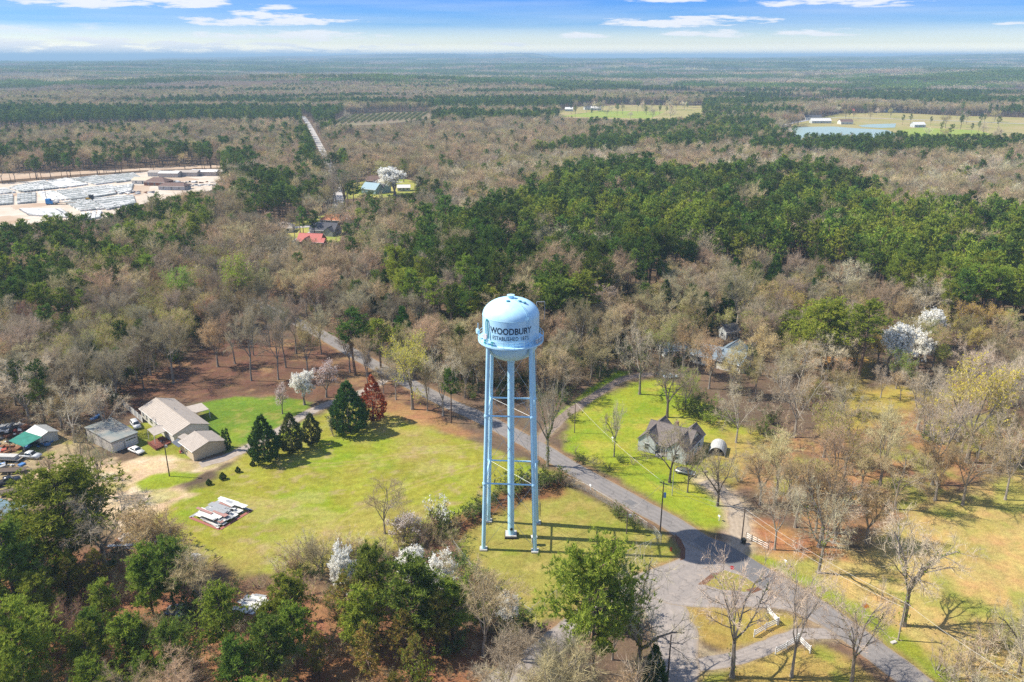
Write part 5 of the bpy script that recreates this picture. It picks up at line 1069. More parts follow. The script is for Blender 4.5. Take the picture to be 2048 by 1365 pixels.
# distant woods in patches of many crowns
def patch(name, seed, leafmat, ncrown, cs, size, hgt, n=15):
    rng = np.random.default_rng(seed); c = rng.uniform(-1, 1, (ncrown, 3)) * np.array([55, 36, 0]); c[:, 2] = hgt * rng.uniform(.75, 1.05, ncrown)
    idx = np.repeat(np.arange(ncrown), n); p = c[idx] + rng.normal(size=(len(idx), 3)) * np.array([cs, cs, cs * .8]) * .5
    p[:, 2] = np.maximum(p[:, 2], 1.0)
    V, Fq = leaves(p, size * rng.uniform(.6, 1.3, len(idx)), rng, .6, .7)
    return mesh_np(name, V, Fq, [leafmat], None, False, {'tint': np.repeat(rng.uniform(0, 1, len(idx)), 4)})
def far_patches():
    ms = [patch('pine_patch', 900 + i, M_PINE, 70, 6, 3.0, 15) for i in range(2)] + [patch('bare_patch', 910, M_TWG, 62, 7, 2.6, 13), patch('bare_patch', 911, M_TW, 62, 7, 2.6, 13), patch('bud_patch', 912, M_BUD, 30, 7, 2.6, 13)]
    pts = []; rot = []; scl = []; idx = []; y = 2280.
    while y < 9000:
        st = 66 * (1 + (y - 2280) / 9000); xs = np.arange(-y * .78 - 80, y * .78 + 80, st * 1.55)
        x = xs + RNG.uniform(-.5, .5, len(xs)) * st * 1.2; yy = y + RNG.uniform(-.5, .5, len(xs)) * st
        s = fbm(x / 700, yy / 170, 21, 4); pa = fbm(x / 420, yy / 150, 33, 3)
        for a, b, c, d in zip(x, yy, s, pa):
            if d > .66: continue
            pts.append((a, b, float(terrain(a, b)))); rot.append(0 if RNG.uniform() < .5 else math.pi); scl.append(1 + (y - 2280) / 9000)
            idx.append(int(RNG.integers(2)) if c > .505 else (4 if RNG.uniform() < .06 else 2 + int(RNG.integers(2))))
        y += st * .95
    scatter('distant_forest', pts, rot, scl, idx, ms, 'distant patchwork of pine and bare woods below the horizon', 'forest')
far_patches()
# ------------------------------------------------------------------ water tower
def tank_paint():
    """chalky blue paint with mildew runs, rust freckles and faint plate-to-plate shifts"""
    m, N, L = new_mat('tank_paint'); out = N.new('ShaderNodeOutputMaterial'); b = N.new('ShaderNodeBsdfPrincipled'); L.new(b.outputs[0], out.inputs[0]); b.inputs['Roughness'].default_value = .42; b.inputs['Specular IOR Level'].default_value = .4
    tc = N.new('ShaderNodeTexCoord')
    def noise(sc, det, ms):
        mp = N.new('ShaderNodeMapping'); mp.inputs['Scale'].default_value = ms; L.new(tc.outputs['Object'], mp.inputs[0]); n = N.new('ShaderNodeTexNoise'); n.inputs['Scale'].default_value = sc; n.inputs['Detail'].default_value = det; n.inputs['Roughness'].default_value = .65; L.new(mp.outputs[0], n.inputs['Vector']); return n.outputs['Fac']
    def mixc(fac, lo, hi, a, c, amt):
        r = N.new('ShaderNodeMapRange'); L.new(fac, r.inputs[0]); r.inputs[1].default_value = lo; r.inputs[2].default_value = hi; r.inputs[4].default_value = amt; x = N.new('ShaderNodeMix'); x.data_type = 'RGBA'; L.new(r.outputs[0], x.inputs[0])
        if isinstance(a, tuple): x.inputs[6].default_value = (*a, 1)
        else: L.new(a, x.inputs[6])
        x.inputs[7].default_value = (*c, 1); return x.outputs[2]
    c = mixc(noise(.35, 3, (1, 1, 1)), .4, .65, (.46, .76, .97), (.56, .82, .96), 1)
    c = mixc(noise(2.2, 5, (1, 1, .10)), .54, .74, c, (.24, .42, .52), .45)
    c = mixc(noise(3.5, 4, (1, 1, .5)), .69, .76, c, (.20, .11, .07), .55)
    L.new(c, b.inputs['Base Color']); return m
M_TANK = tank_paint()
M_STEEL = mat('tower_paint', (.46, .76, .94), .45, .07, .6, spec=.4)
M_TEAL = mat('teal_pipe', (.06, .36, .42), .5, .08)
M_CONC = mat('concrete', (.52, .50, .46), .9, .15, 3)
M_DARKB = mat('bitumen', (.05, .045, .04), .9, .1)
M_LETTER = mat('letter_paint', (.020, .045, .085), .6, .05)
M_GALV = mat('galvanised', (.50, .52, .53), .5, .1, 4, metal=.4)
M_WIRE = mat('cable', (.55, .53, .48), .6, .05)
def curved_text(txt, width, height, zc, R, az0, parent, mat_, name):
    cu = bpy.data.curves.new(name, 'FONT'); cu.body = txt; cu.size = 1.0; cu.align_x = 'CENTER'; cu.offset = .028 if len(txt) < 10 else .016; cu.space_character = 1.0 if len(txt) < 10 else 1.12; cu.resolution_u = 3
    o = bpy.data.objects.new(name, cu); COL.objects.link(o); bpy.context.view_layer.update()
    dg = bpy.context.evaluated_depsgraph_get(); me = bpy.data.meshes.new_from_object(o.evaluated_get(dg)); bpy.data.objects.remove(o)
    bm = bmesh.new(); bm.from_mesh(me); bmesh.ops.triangulate(bm, faces=bm.faces[:])
    for _ in range(2): bmesh.ops.subdivide_edges(bm, edges=[e for e in bm.edges if e.calc_length() > .12], cuts=1)
    bmesh.ops.triangulate(bm, faces=bm.faces[:])
    xs = [v.co.x for v in bm.verts]; ys = [v.co.y for v in bm.verts]; x0, x1, y0, y1 = min(xs), max(xs), min(ys), max(ys)
    for v in bm.verts:
        a = az0 + ((v.co.x - x0) / (x1 - x0) - .5) * width / R; z = zc + ((v.co.y - y0) / (y1 - y0) - .5) * height
        v.co = Vector((R * math.sin(a), -R * math.cos(a), z))
    bm.to_mesh(me); bm.free(); me.materials.clear(); me.materials.append(mat_); return link(name, me, parent)
def tower():
    bx, by = P(1022, 1072); rot = math.radians(-4.0)
    T = empty('water_tower', (bx, by, 0), 0, 'pale blue four legged water tower lettered WOODBURY, established 1872', 'water tower')
    R = 5.27; zb = 43.2; z_sh = 48.0; ztop = 51.0
    # tank: bowl, shell, dome with small laps at the plate seams
    prof = []
    for i in range(13):
        t = i / 12 * math.pi / 2; prof.append((max(.66, R * math.sin(t)), zb - .2 - 4.0 * math.cos(t)))
    prof += [(R, zb - .2), (R, z_sh - 2.2), (R + .012, z_sh - 2.19), (R + .012, z_sh)]
    tank = MB().lathe(prof, 96).build('tank', M_TANK, T, smooth=True)
    pd = [(R + .012, z_sh)]
    for i in range(1, 15):
        t = i / 14 * math.pi / 2; pd.append((max(.02, R * math.cos(t) ** .86), z_sh + (ztop - z_sh) * math.sin(t) ** 1.12))
    MB().lathe(pd, 96).build('dome', M_TANK, T, smooth=True)
    # roof vent, hatches, dome ladder
    v = MB(); v.lathe([(.55, ztop - .25), (.55, ztop + .45), (.72, ztop + .5), (.72, ztop + .62), (.02, ztop + .72)], 24); v.build('roof_vent', M_STEEL, T, smooth=True)
    def on_dome(az, t, lift=0.0):
        r = R * math.cos(t) ** .86 + lift; return Vector((r * math.sin(az), -r * math.cos(az), z_sh + (ztop - z_sh) * math.sin(t) ** 1.12 + lift * .6))
    M_PATCH = mat('hatch_paint', (.10, .30, .42), .5, .1)
    for az, t in ((-.30, 1.30), (.85, 1.22), (1.0, 1.05)):
        h = MB(); p = on_dome(az, t, .05); h.lathe([(.34, -.05), (.34, .14), (.02, .18)], 14, p); h.build('hatch', M_PATCH, T, smooth=True)
    for s in (-.038, .038):
        r = MB(); pts = [on_dome(.62 + s, t, .16) for t in np.linspace(.02, 1.45, 14)]; pts = [Vector((pts[0].x, pts[0].y, zb + 1.2))] + pts; r.path(pts, .035, 5); r.build('ladder_rail', M_STEEL, T)
    l = MB()
    for t in np.linspace(.04, 1.4, 20): l.tube(on_dome(.62 - .038, t, .16), on_dome(.62 + .038, t, .16), .02, n=4)
    for z in np.arange(zb + 1.2, z_sh, .35): l.tube(Vector((R + .16, 0, 0)).__class__(((R + .16) * math.sin(.582), -(R + .16) * math.cos(.582), z)), ((R + .16) * math.sin(.658), -(R + .16) * math.cos(.658), z), .02, n=4)
    l.build('ladder_rung', M_STEEL, T)
    for zz in (z_sh - 2.2, z_sh): MB().lathe([(R + .005, zz - .05), (R + .03, zz - .03), (R + .03, zz + .03), (R + .005, zz + .05)], 96).build('weld_seam', M_STEEL, T, smooth=True)
    # balcony: floor ring with edge channel, posts, rails
    Rb = 6.15
    MB().lathe([(R - .02, zb), (Rb, zb), (Rb, zb - .28), (Rb - .05, zb - .28), (Rb - .05, zb - .06), (R - .02, zb - .06)], 96).build('balcony_floor', M_TANK, T)
    for i in range(20):
        a = 2 * math.pi * i / 20 + .1; MB().tube(((Rb - .04) * math.sin(a), -(Rb - .04) * math.cos(a), zb), ((Rb - .04) * math.sin(a), -(Rb - .04) * math.cos(a), zb + 1.15), .04, n=5).build('railing_post', M_STEEL, T)
    for zz, rr in ((1.15, .04), (.62, .03), (.15, .03)):
        m = MB(); m.path([((Rb - .04) * math.sin(a), -(Rb - .04) * math.cos(a), zb + zz) for a in np.linspace(0, 2 * math.pi, 61)], rr, 5); m.build('railing', M_STEEL, T)
    # teal conduit loop, dish, cabinets on the balcony
    a0 = -.93; pts = []
    for s, zz in ((-.05, zb - .5), (-.05, zb + 4.1), (-.02, zb + 4.75), (.03, zb + 4.75), (.06, zb + 4.1), (.10, zb + 1.2)):
        pts.append(((R + .22) * math.sin(a0 + s), -(R + .22) * math.cos(a0 + s), zb + (zz - zb)))
    MB().path(pts, .10, 8).build('conduit', M_TEAL, T, smooth=True)
    d = MB(); c = Vector((Rb * math.sin(-.84), -Rb * math.cos(-.84), zb + 1.75)); n = Vector((math.sin(-.84), -math.cos(-.84), .1)).normalized(); d.tube(c, c + n * .22, .52, .50, 20); d.build('antenna_drum', mat('drum_grey', (.62, .60, .62), .5, .06), T, smooth=True)
    d = MB(); c = Vector((Rb * math.sin(-1.52), -Rb * math.cos(-1.52), zb + 1.5)); d.tube(c, c + Vector((-.25, -.1, 0)), .55, .5, 18); d.tube(c - Vector((0, 0, 1.5)), c + Vector((0, 0, 1.6)), .05, n=6); d.build('antenna_drum', M_TANK, T, smooth=True)
    M_CAB = mat('cabinet', (.58, .56, .55), .5, .1)
    for a, sz in ((-.93, .5), (-.62, .4), (.95, .5), (1.1, .45), (1.28, .5)):
        m = MB(); m.box(((Rb - .28) * math.sin(a), -(Rb - .28) * math.cos(a), zb + .5), (sz, .3, .8), a); m.build('cabinet', M_CAB if a > 0 else M_TEAL, T)
    # whip mast on the right of the dome
    m = MB(); q = on_dome(1.62, .55, .1); e = Vector((R + 1.0, .1, q.z + .75)); m.path([q, q + Vector((.1, 0, .75)), e], .05, 6); m.tube(e, e - Vector((0, 0, 3.4)), .05, n=6); m.build('antenna_mast', M_GALV, T)
    # legs, struts, rods
    hb, ht = 5.16, 3.88; zt = 43.6
    def leg(ix, iy, z): k = hb + (ht - hb) * z / zt; c, s = math.cos(rot), math.sin(rot); return Vector((ix * k * c - iy * k * s, ix * k * s + iy * k * c, z))
    cor = [(-1, -1), (1, -1), (1, 1), (-1, 1)]
    for ix, iy in cor:
        m = MB(); m.tube(leg(ix, iy, .25), leg(ix, iy, zt), .40, .38, 16)
        m.build('leg', M_STEEL, T, smooth=True)
        f = MB(); p = leg(ix, iy, 0); f.prism([(p.x + .75 * a, p.y + .75 * b) for a, b in ((-1, -1), (1, -1), (1, 1), (-1, 1))], -.3, .30); f.build('footing', M_CONC, T)
        for zz in (14.75, 29.0):
            g = MB(); q = leg(ix, iy, zz); g.lathe([(.41, -.35), (.50, -.2), (.50, .2), (.41, .35)], 16, q); g.build('collar', M_STEEL, T, smooth=True)
    zs = (0.4, 14.75, 29.0, zt - .6)
    for i in range(4):
        a, b = cor[i], cor[(i + 1) % 4]
        for zz in (14.75, 29.0): MB().tube(leg(*a, zz), leg(*b, zz), .17, n=10).build('strut', M_STEEL, T, smooth=True)
        for z0, z1 in zip(zs[:-1], zs[1:]):
            MB().tube(leg(*a, z0), leg(*b, z1), .035, n=5).build('tie_rod', M_GALV, T); MB().tube(leg(*b, z0), leg(*a, z1), .035, n=5).build('tie_rod', M_GALV, T)
    # riser with stays to the struts
    MB().lathe([(.78, .6), (.66, 1.0), (.65, 38.0), (.80, 39.0), (1.05, 39.4)], 24).build('riser', M_STEEL, T, smooth=True)
    m = MB(); m.prism([(1.3 * a, 1.3 * b) for a, b in ((-1, -1), (1, -1), (1, 1), (-1, 1))], -.3, .35); m.build('riser_base', M_DARKB, T)
    m = MB(); m.prism([(1.15 * a, 1.15 * b) for a, b in ((-1, -1), (1, -1), (1, 1), (-1, 1))], .352, .62); m.build('riser_plinth', M_CONC, T)
    m = MB(); m.tube((.1, -.6, 2.0), (.1, -.75, 2.0), .3, n=12); m.build('manhole', M_DARKB, T)
    for zz in (14.75, 29.0):
        for ix, iy in cor: MB().tube((0, 0, zz), leg(ix, iy, zz), .028, n=4).build('tie_rod', M_GALV, T)
    # caged ladder up the back right leg
    m = MB()
    for s in (-.22, .22): m.tube(leg(1, 1, 1) + Vector((.62, s, 0)), leg(1, 1, zt) + Vector((.62, s, 0)), .03, n=4)
    for z in np.arange(2.2, zt, .4): m.tube(leg(1, 1, z) + Vector((.62, -.22, 0)), leg(1, 1, z) + Vector((.62, .22, 0)), .018, n=3)
    for z in np.arange(4, zt, 3): m.tube(leg(1, 1, z) + Vector((.3, 0, 0)), leg(1, 1, z) + Vector((.64, 0, 0)), .03, n=4)
    m.build('ladder', M_GALV, T)
    m = MB(); p = leg(1, 1, 3.3); m.box(p + Vector((.72, 0, 0)), (.12, .7, 3.0)); m.build('ladder_guard', mat('guard_brown', (.22, .17, .14), .8, .1), T)
    curved_text('WOODBURY', 8.3, 1.25, 46.22, R + .03, 0.0, T, M_LETTER, 'lettering')
    curved_text('ESTABLISHED 1872.', 7.2, .74, 44.82, R + .02, 0.0, T, M_LETTER, 'lettering')
    # control cabinet at the front right leg
    c = PV(1068, 1090); E = empty('control_cabinet', c, math.radians(8), 'grey control cabinet on short legs at the front right tower leg', 'cabinet')
    MB().box((0, 0, 1.25), (1.0, .7, 1.3)).build('housing', mat('cab_grey', (.42, .42, .38), .6, .1), E); MB().slab([(-.6, -.45, 1.98), (.6, -.45, 1.98), (.6, .45, 2.05), (-.6, .45, 2.05)], .08).build('hood', mat('cab_white', (.7, .68, .62), .6, .08), E)
    for i in (-.4, .4):
        for j in (-.25, .25): MB().tube((i, j, 0), (i, j, .6), .04, n=6).build('leg', M_GALV, E)
tower()
# ------------------------------------------------------------------ fences
def chain_mat():
    m, N, L = new_mat('chain_link'); out = N.new('ShaderNodeOutputMaterial'); b = N.new('ShaderNodeBsdfPrincipled'); t = N.new('ShaderNodeBsdfTransparent'); mx = N.new('ShaderNodeMixShader')
    b.inputs['Base Color'].default_value = (.45, .45, .43, 1); b.inputs['Roughness'].default_value = .5
    tc = N.new('ShaderNodeUVMap'); sp = N.new('ShaderNodeSeparateXYZ'); L.new(tc.outputs[0], sp.inputs[0])
    def M(op, a, bb): 
        n = N.new('ShaderNodeMath'); n.operation = op
        for i, v in enumerate((a, bb)):
            if isinstance(v, (int, float)): n.inputs[i].default_value = v
            else: L.new(v, n.inputs[i])
        return n.outputs[0]
    d1 = M('ADD', sp.outputs[0], sp.outputs[1]); d2 = M('SUBTRACT', sp.outputs[0], sp.outputs[1])
    w1 = M('LESS_THAN', M('PINGPONG', d1, .05), .006); w2 = M('LESS_THAN', M('PINGPONG', d2, .05), .006)
    L.new(M('MAXIMUM', w1, w2), mx.inputs[0]); L.new(t.outputs[0], mx.inputs[1]); L.new(b.outputs[0], mx.inputs[2]); L.new(mx.outputs[0], out.inputs[0]); return m
M_CHAIN = chain_mat()
def chain_fence(px, label, h=1.9, step=3.2):
    pts = [PV(*q) for q in px]; E = empty('chain_link_fence', pts[0], 0, label, 'fence'); o = pts[0]; post = MB().tube((0, 0, -.2), (0, 0, h + .1), .045, n=6).mesh('post', M_GALV)
    rail = MB()
    for a, b in zip(pts[:-1], pts[1:]):
        d = b - a; L_ = d.length; k = max(1, round(L_ / step))
        for i in range(k): link('post', post, E, a + d * i / k - o)
        rail.tube(a - o + Vector((0, 0, h)), b - o + Vector((0, 0, h)), .03, n=5)
        me = bpy.data.meshes.new('wire_mesh'); q = [a - o + Vector((0, 0, .05)), b - o + Vector((0, 0, .05)), b - o + Vector((0, 0, h)), a - o + Vector((0, 0, h))]
        me.from_pydata([tuple(v) for v in q], [], [(0, 1, 2, 3)]); uv = me.uv_layers.new(); 
        for i, c in enumerate(((0, 0), (L_, 0), (L_, h), (0, h))): uv.data[i].uv = c
        me.materials.append(M_CHAIN); link('wire_mesh', me, E)
    link('post', post, E, pts[-1] - o); rail.build('top_rail', M_GALV, E); return E
chain_fence([(1128, 966), (1170, 982), (1212, 1008), (1262, 1040), (1308, 1070), (1322, 1086)], 'chain link fence along the road side of the tower lawn')
chain_fence([(1322, 1088), (1280, 1106), (1230, 1130), (1160, 1165), (1064, 1232)], 'chain link fence along the front of the tower lawn')
chain_fence([(1062, 1234), (1000, 1195), (940, 1140), (900, 1085)], 'chain link fence behind the hedge left of the tower', 1.6)

M_WPAINT = mat('white_paint', (.80, .80, .78), .6, .06, 4)
M_WOODP = mat('weathered_pole', (.155, .120, .095), .9, .2, 6, streak=True)
M_WOODL = mat('grey_pole', (.36, .31, .25), .9, .2, 6, streak=True)
def rail_fence(px, label, solid=False):
    pts = [PV(*q) for q in px]; o = pts[0]; E = empty('rail_fence', o, 0, label, 'fence'); post = MB().box((0, 0, .75), (.16, .16, 1.6)).mesh('post', M_WPAINT)
    for p in pts: link('post', post, E, p - o)
    for a, b in zip(pts[:-1], pts[1:]):
        a, b = a - o, b - o; d = b - a; r = math.atan2(d.y, d.x)
        for z in (.45, .85, 1.25): MB().box(((a + b) / 2) + Vector((0, 0, z)), (d.length - .14, .05, .20), r).build('rail', M_WPAINT, E)
        if solid:
            s = MB(); n = Vector((d.y, -d.x, 0)).normalized() * .06; s.box((a + b) / 2 + n + Vector((0, 0, .95)), (d.length * .7, .04, .75), r); s.build('sign_board', M_WPAINT, E)
    return E
rail_fence([(1508, 1275), (1531, 1261), (1554, 1250)], 'white rail fence beside the driveway, upper left arm')
rail_fence([(1535, 1227), (1556, 1250)], 'white rail fence with a blank sign board facing the road', True)
rail_fence([(1551, 1310), (1573, 1298), (1595, 1283)], 'white rail fence below the driveway, left arm')
rail_fence([(1596, 1283), (1620, 1307)], 'white rail fence below the driveway, right arm')
def wire_gate():
    a, b = PV(1492, 1077), PV(1536, 1100); E = empty('wire_gate', a, 0, 'rusty wire and post fence beside the red bank', 'fence'); d = b - a; M_R = mat('rusty_post', (.16, .09, .06), .9, .2, 8)
    for i in range(5): MB().tube(d * i / 4 + Vector((0, 0, -.1)), d * i / 4 + Vector((0, 0, 1.5)), .06, n=6).build('post', M_R, E)
    for z in (.35, .8, 1.25): MB().tube(Vector((0, 0, z)), d + Vector((0, 0, z)), .035, n=4).build('rail', M_GALV, E)
wire_gate()
def panel_fence():
    a, b = PV(212, 783), PV(286, 846); d = b - a; n = 20; E = empty('panel_fence', a, 0, 'long white corrugated panel fence running to the tan roofed house', 'fence'); r = math.atan2(d.y, d.x); L_ = d.length / n
    M_PA = mat('panel_white', (.62, .62, .60), .6, .1, 2); M_PB = mat('panel_grey', (.40, .42, .44), .6, .12, 2)
    pa = MB().box((0, 0, .95), (L_ * .97, .05, 1.9)).mesh('panel', M_PA); pb = MB().box((0, 0, .90), (L_ * .97, .05, 1.8)).mesh('panel', M_PB); po = MB().box((0, 0, 1.0), (.12, .14, 2.1)).mesh('post', M_PA)
    for i in range(n): link('panel', pb if i % 5 in (1, 3) else pa, E, d * (i + .5) / n, r); link('post', po, E, d * i / n, r)
panel_fence()

# ------------------------------------------------------------------ poles and wires
POLE_TOP = {}
def pole(key, bx, by, top, label, m=M_WOODP, r=.15, arm=True, can=False, lamp=False):
    p = PV(bx, by); h = Zof(p.y, top); E = empty('utility_pole', p, 0, label, 'pole'); MB().tube((0, 0, -.3), (0, 0, h), r, r * .68, 10).build('pole', m, E, smooth=True)
    if arm: MB().box((0, 0, h - .5), (.14, 1.8, .14), .9).build('crossarm', M_WOODP, E); [MB().tube((.0 + .62 * s * math.cos(.9 + 1.57), .62 * s * math.sin(.9 + 1.57), h - .43), (.62 * s * math.cos(.9 + 1.57), .62 * s * math.sin(.9 + 1.57), h - .2), .05, n=6).build('insulator', M_GALV, E) for s in (-1, 1)]
    if can: MB().lathe([(.02, -.5), (.28, -.5), (.28, .45), (.2, .55), (.02, .58)], 14, (.42, 0, h - 3.2)).build('transformer', mat('transformer_blue', (.16, .30, .48), .4, .06), E, smooth=True)
    if lamp: MB().box((.5, -.3, h - 1.0), (.5, .3, .6)).build('meter_box', M_GALV, E)
    POLE_TOP[key] = p + Vector((0, 0, h)); return E
pole('main', 1320, 1068, 963, 'tall utility pole with blue transformer beside the road at the tower', can=True)
pole('house', 1149, 866, 804, 'thin utility pole on the lime lawn', r=.12, arm=False)
pole('drive', 1344, 992, 932, 'thin pole at the gravel drive lawn', r=.09, arm=False, m=M_GALV)
pole('short', 1253, 1068, 1022, 'short pole with meter box at the tower fence', r=.13, arm=False, lamp=True)
pole('gate', 1483, 1082, 1016, 'utility pole beside the black bin at the gravel drive mouth')
pole('field', 1796, 1281, 1203, 'pale utility pole beside the great mossy oak', m=M_WOODL)
pole('lot', 1335, 1362, 1270, 'dark utility pole in the lot below the crooked oak', arm=False)
pole('yard', 339, 953, 884, 'utility pole on the grass island of the dirt turnaround', can=False, arm=False, lamp=True)
pole('right', 2080, 1480, 1392, 'utility pole beyond the lower right corner', m=M_WOODL)
def wire(a, b, sag, label, dz=-.25, off=(0, 0)):
    A = POLE_TOP[a] + Vector((off[0], off[1], dz)); B = (POLE_TOP[b] if isinstance(b, str) else b) + Vector((off[0], off[1], dz)); m = MB(); n = 18; pts = []
    for i in range(n + 1):
        t = i / n; p = A.lerp(B, t); p.z -= sag * 4 * t * (1 - t); pts.append(p - A)
    m.path(pts, .026, 4); o = m.build('power_line', M_WIRE, None, A); tag(o, label, 'cable', 'overhead power lines')
wire('gate', 'field', .9, 'upper power line from the gate pole to the field pole'); wire('gate', 'field', 1.2, 'lower power line from the gate pole to the field pole', -1.6, (.3, .3)); wire('field', 'right', .8, 'power line from the field pole to the lower right corner')
wire('main', 'gate', .7, 'power line from the transformer pole to the gate pole'); wire('main', 'gate', .8, 'lower line from the transformer pole to the gate pole', -1.3, (.2, .2)); wire('house', 'main', 1.0, 'power line from the lawn pole to the transformer pole'); wire('main', 'short', .4, 'service line from the transformer pole to the tower fence')

# ------------------------------------------------------------------ houses
M_GLASS = mat('window_glass', (.05, .065, .08), .15, .1, 2, spec=.6)
M_TRIM = mat('white_trim', (.74, .73, .70), .6, .05, 4)
def roof_mat(name, c, ribs=6.0, axis='X', var=.1):
    m = mat(name, c, .75, var, 1.2, col2=tuple(v * .78 for v in c)); return m
M_RTAN = roof_mat('tan_metal_roof', (.46, .40, .345)); M_WTAN = mat('cream_siding', (.60, .50, .37), .8, .06, 2); M_WCRE = mat('white_siding', (.70, .67, .60), .8, .06, 2)
M_RGRY = mat('grey_shingle', (.20, .17, .155), .95, .25, 3, bump=.4); M_WWHI = mat('pale_siding', (.52, .55, .55), .8, .08, 2)
def rect_px(q, z):
    p = [PV(a, b, z) for a, b in q]; c = sum(p, Vector()) / 4; u = ((p[1] - p[0]) + (p[2] - p[3])) / 2; v = ((p[3] - p[0]) + (p[2] - p[1])) / 2; r = math.atan2(u.y, u.x)
    un = u.normalized(); W = (v - un * v.dot(un)).length; return Vector((c.x, c.y, 0)), r, u.length, W
def gable(parent, c, r, L_, W, ze, zr, mw, mr, over=.4, z0=-.1, hip=0.0, wins=(), seams=0, mend=None, name_roof='roof'):
    """gabled block: walls, roof of two slabs, windows (side, position 0..1, sill z, width, height)"""
    M = Matrix.Translation(c) @ Matrix.Rotation(r, 4, 'Z'); T = lambda x, y, z: M @ Vector((x, y, z)); l, w = L_ / 2, W / 2
    b = MB(); vs = [T(-l, -w, z0), T(l, -w, z0), T(l, w, z0), T(-l, w, z0), T(-l, -w, ze), T(l, -w, ze), T(l, w, ze), T(-l, w, ze), T(-l + hip, 0, zr - .05), T(l - hip, 0, zr - .05)]
    b.add(vs, [(0, 1, 5, 4), (2, 3, 7, 6)], 0); b.add([vs[i] for i in (1, 2, 6, 9, 5)], [(0, 1, 2, 3, 4)], 0); b.add([vs[i] for i in (3, 0, 4, 8, 7)], [(0, 1, 2, 3, 4)], 0); b.build('wall', mw, parent)
    sl = (zr - ze) / w; lo = l + over; wo = w + over; zo = zr - sl * wo; rf = MB()
    for s in (-1, 1):
        q = [T(-lo, s * wo, zo), T(lo, s * wo, zo), T(lo - hip, 0, zr), T(-lo + hip, 0, zr)]; rf.slab([v + Vector((0, 0, .12)) for v in q], .12)
    if hip:
        for s in (-1, 1): rf.slab([T(s * lo, -wo, zo + .12), T(s * lo, wo, zo + .12), T(s * (lo - hip), 0, zr + .12)], .12)
    R_ = rf.build(name_roof, mr, parent)
    if seams:
        sm = MB()
        for i in range(seams + 1):
            x = -lo + 2 * lo * i / seams
            for s in (-1, 1): sm.tube(T(x, s * wo, zo + .13), T(x, 0, zr + .13), .025, n=4)
        sm.build('roof_seam', mr, R_)
    rc = MB(); rc.tube(T(-lo + hip, 0, zr + .13), T(lo - hip, 0, zr + .13), .09, n=6); rc.build('ridge_cap', mr, R_)
    # white fascia boards
    fa = MB()
    for s in (-1, 1): fa.tube(T(-lo, s * wo, zo + .02), T(lo, s * wo, zo + .02), .08, n=4)
    fa.build('fascia', M_TRIM, R_)
    for (side, t, zz, ww, hh) in wins:
        if side in 'ns':
            s = 1 if side == 'n' else -1; x = -l + L_ * t; cc = T(x, s * (w + .03), zz + hh / 2); rz = r
        else:
            s = 1 if side == 'e' else -1; y = -w + W * t; cc = T(s * (l + .03), y, zz + hh / 2); rz = r + math.pi / 2
        wn = MB().box(cc, (ww + .2, .08, hh + .2), rz).build('window', M_TRIM, parent); n = Vector((math.cos(rz + math.pi / 2), math.sin(rz + math.pi / 2), 0)); n = n if (cc - c).dot(n) > 0 else -n
        MB().box(cc + n * .03, (ww, .08, hh), rz).build('pane', M_GLASS, wn); MB().box(cc + n * .05, (ww, .07, .06), rz).build('glazing_bar', M_TRIM, wn)
    return T
def shed_roof(parent, q, z, m, posts=True, drop=.35, name='porch_roof', zb=0):
    p = [PV(a, b, z) for a, b in q]; p = [Vector((v.x, v.y, z)) for v in p]; p[0].z += drop; p[1].z += drop
    R_ = MB().slab(p, .12).build(name, m, parent)
    if posts:
        for v in p: MB().tube((v.x, v.y, zb), (v.x, v.y, v.z - .1), .08, n=6).build('porch_post', M_TRIM, parent)
    return p
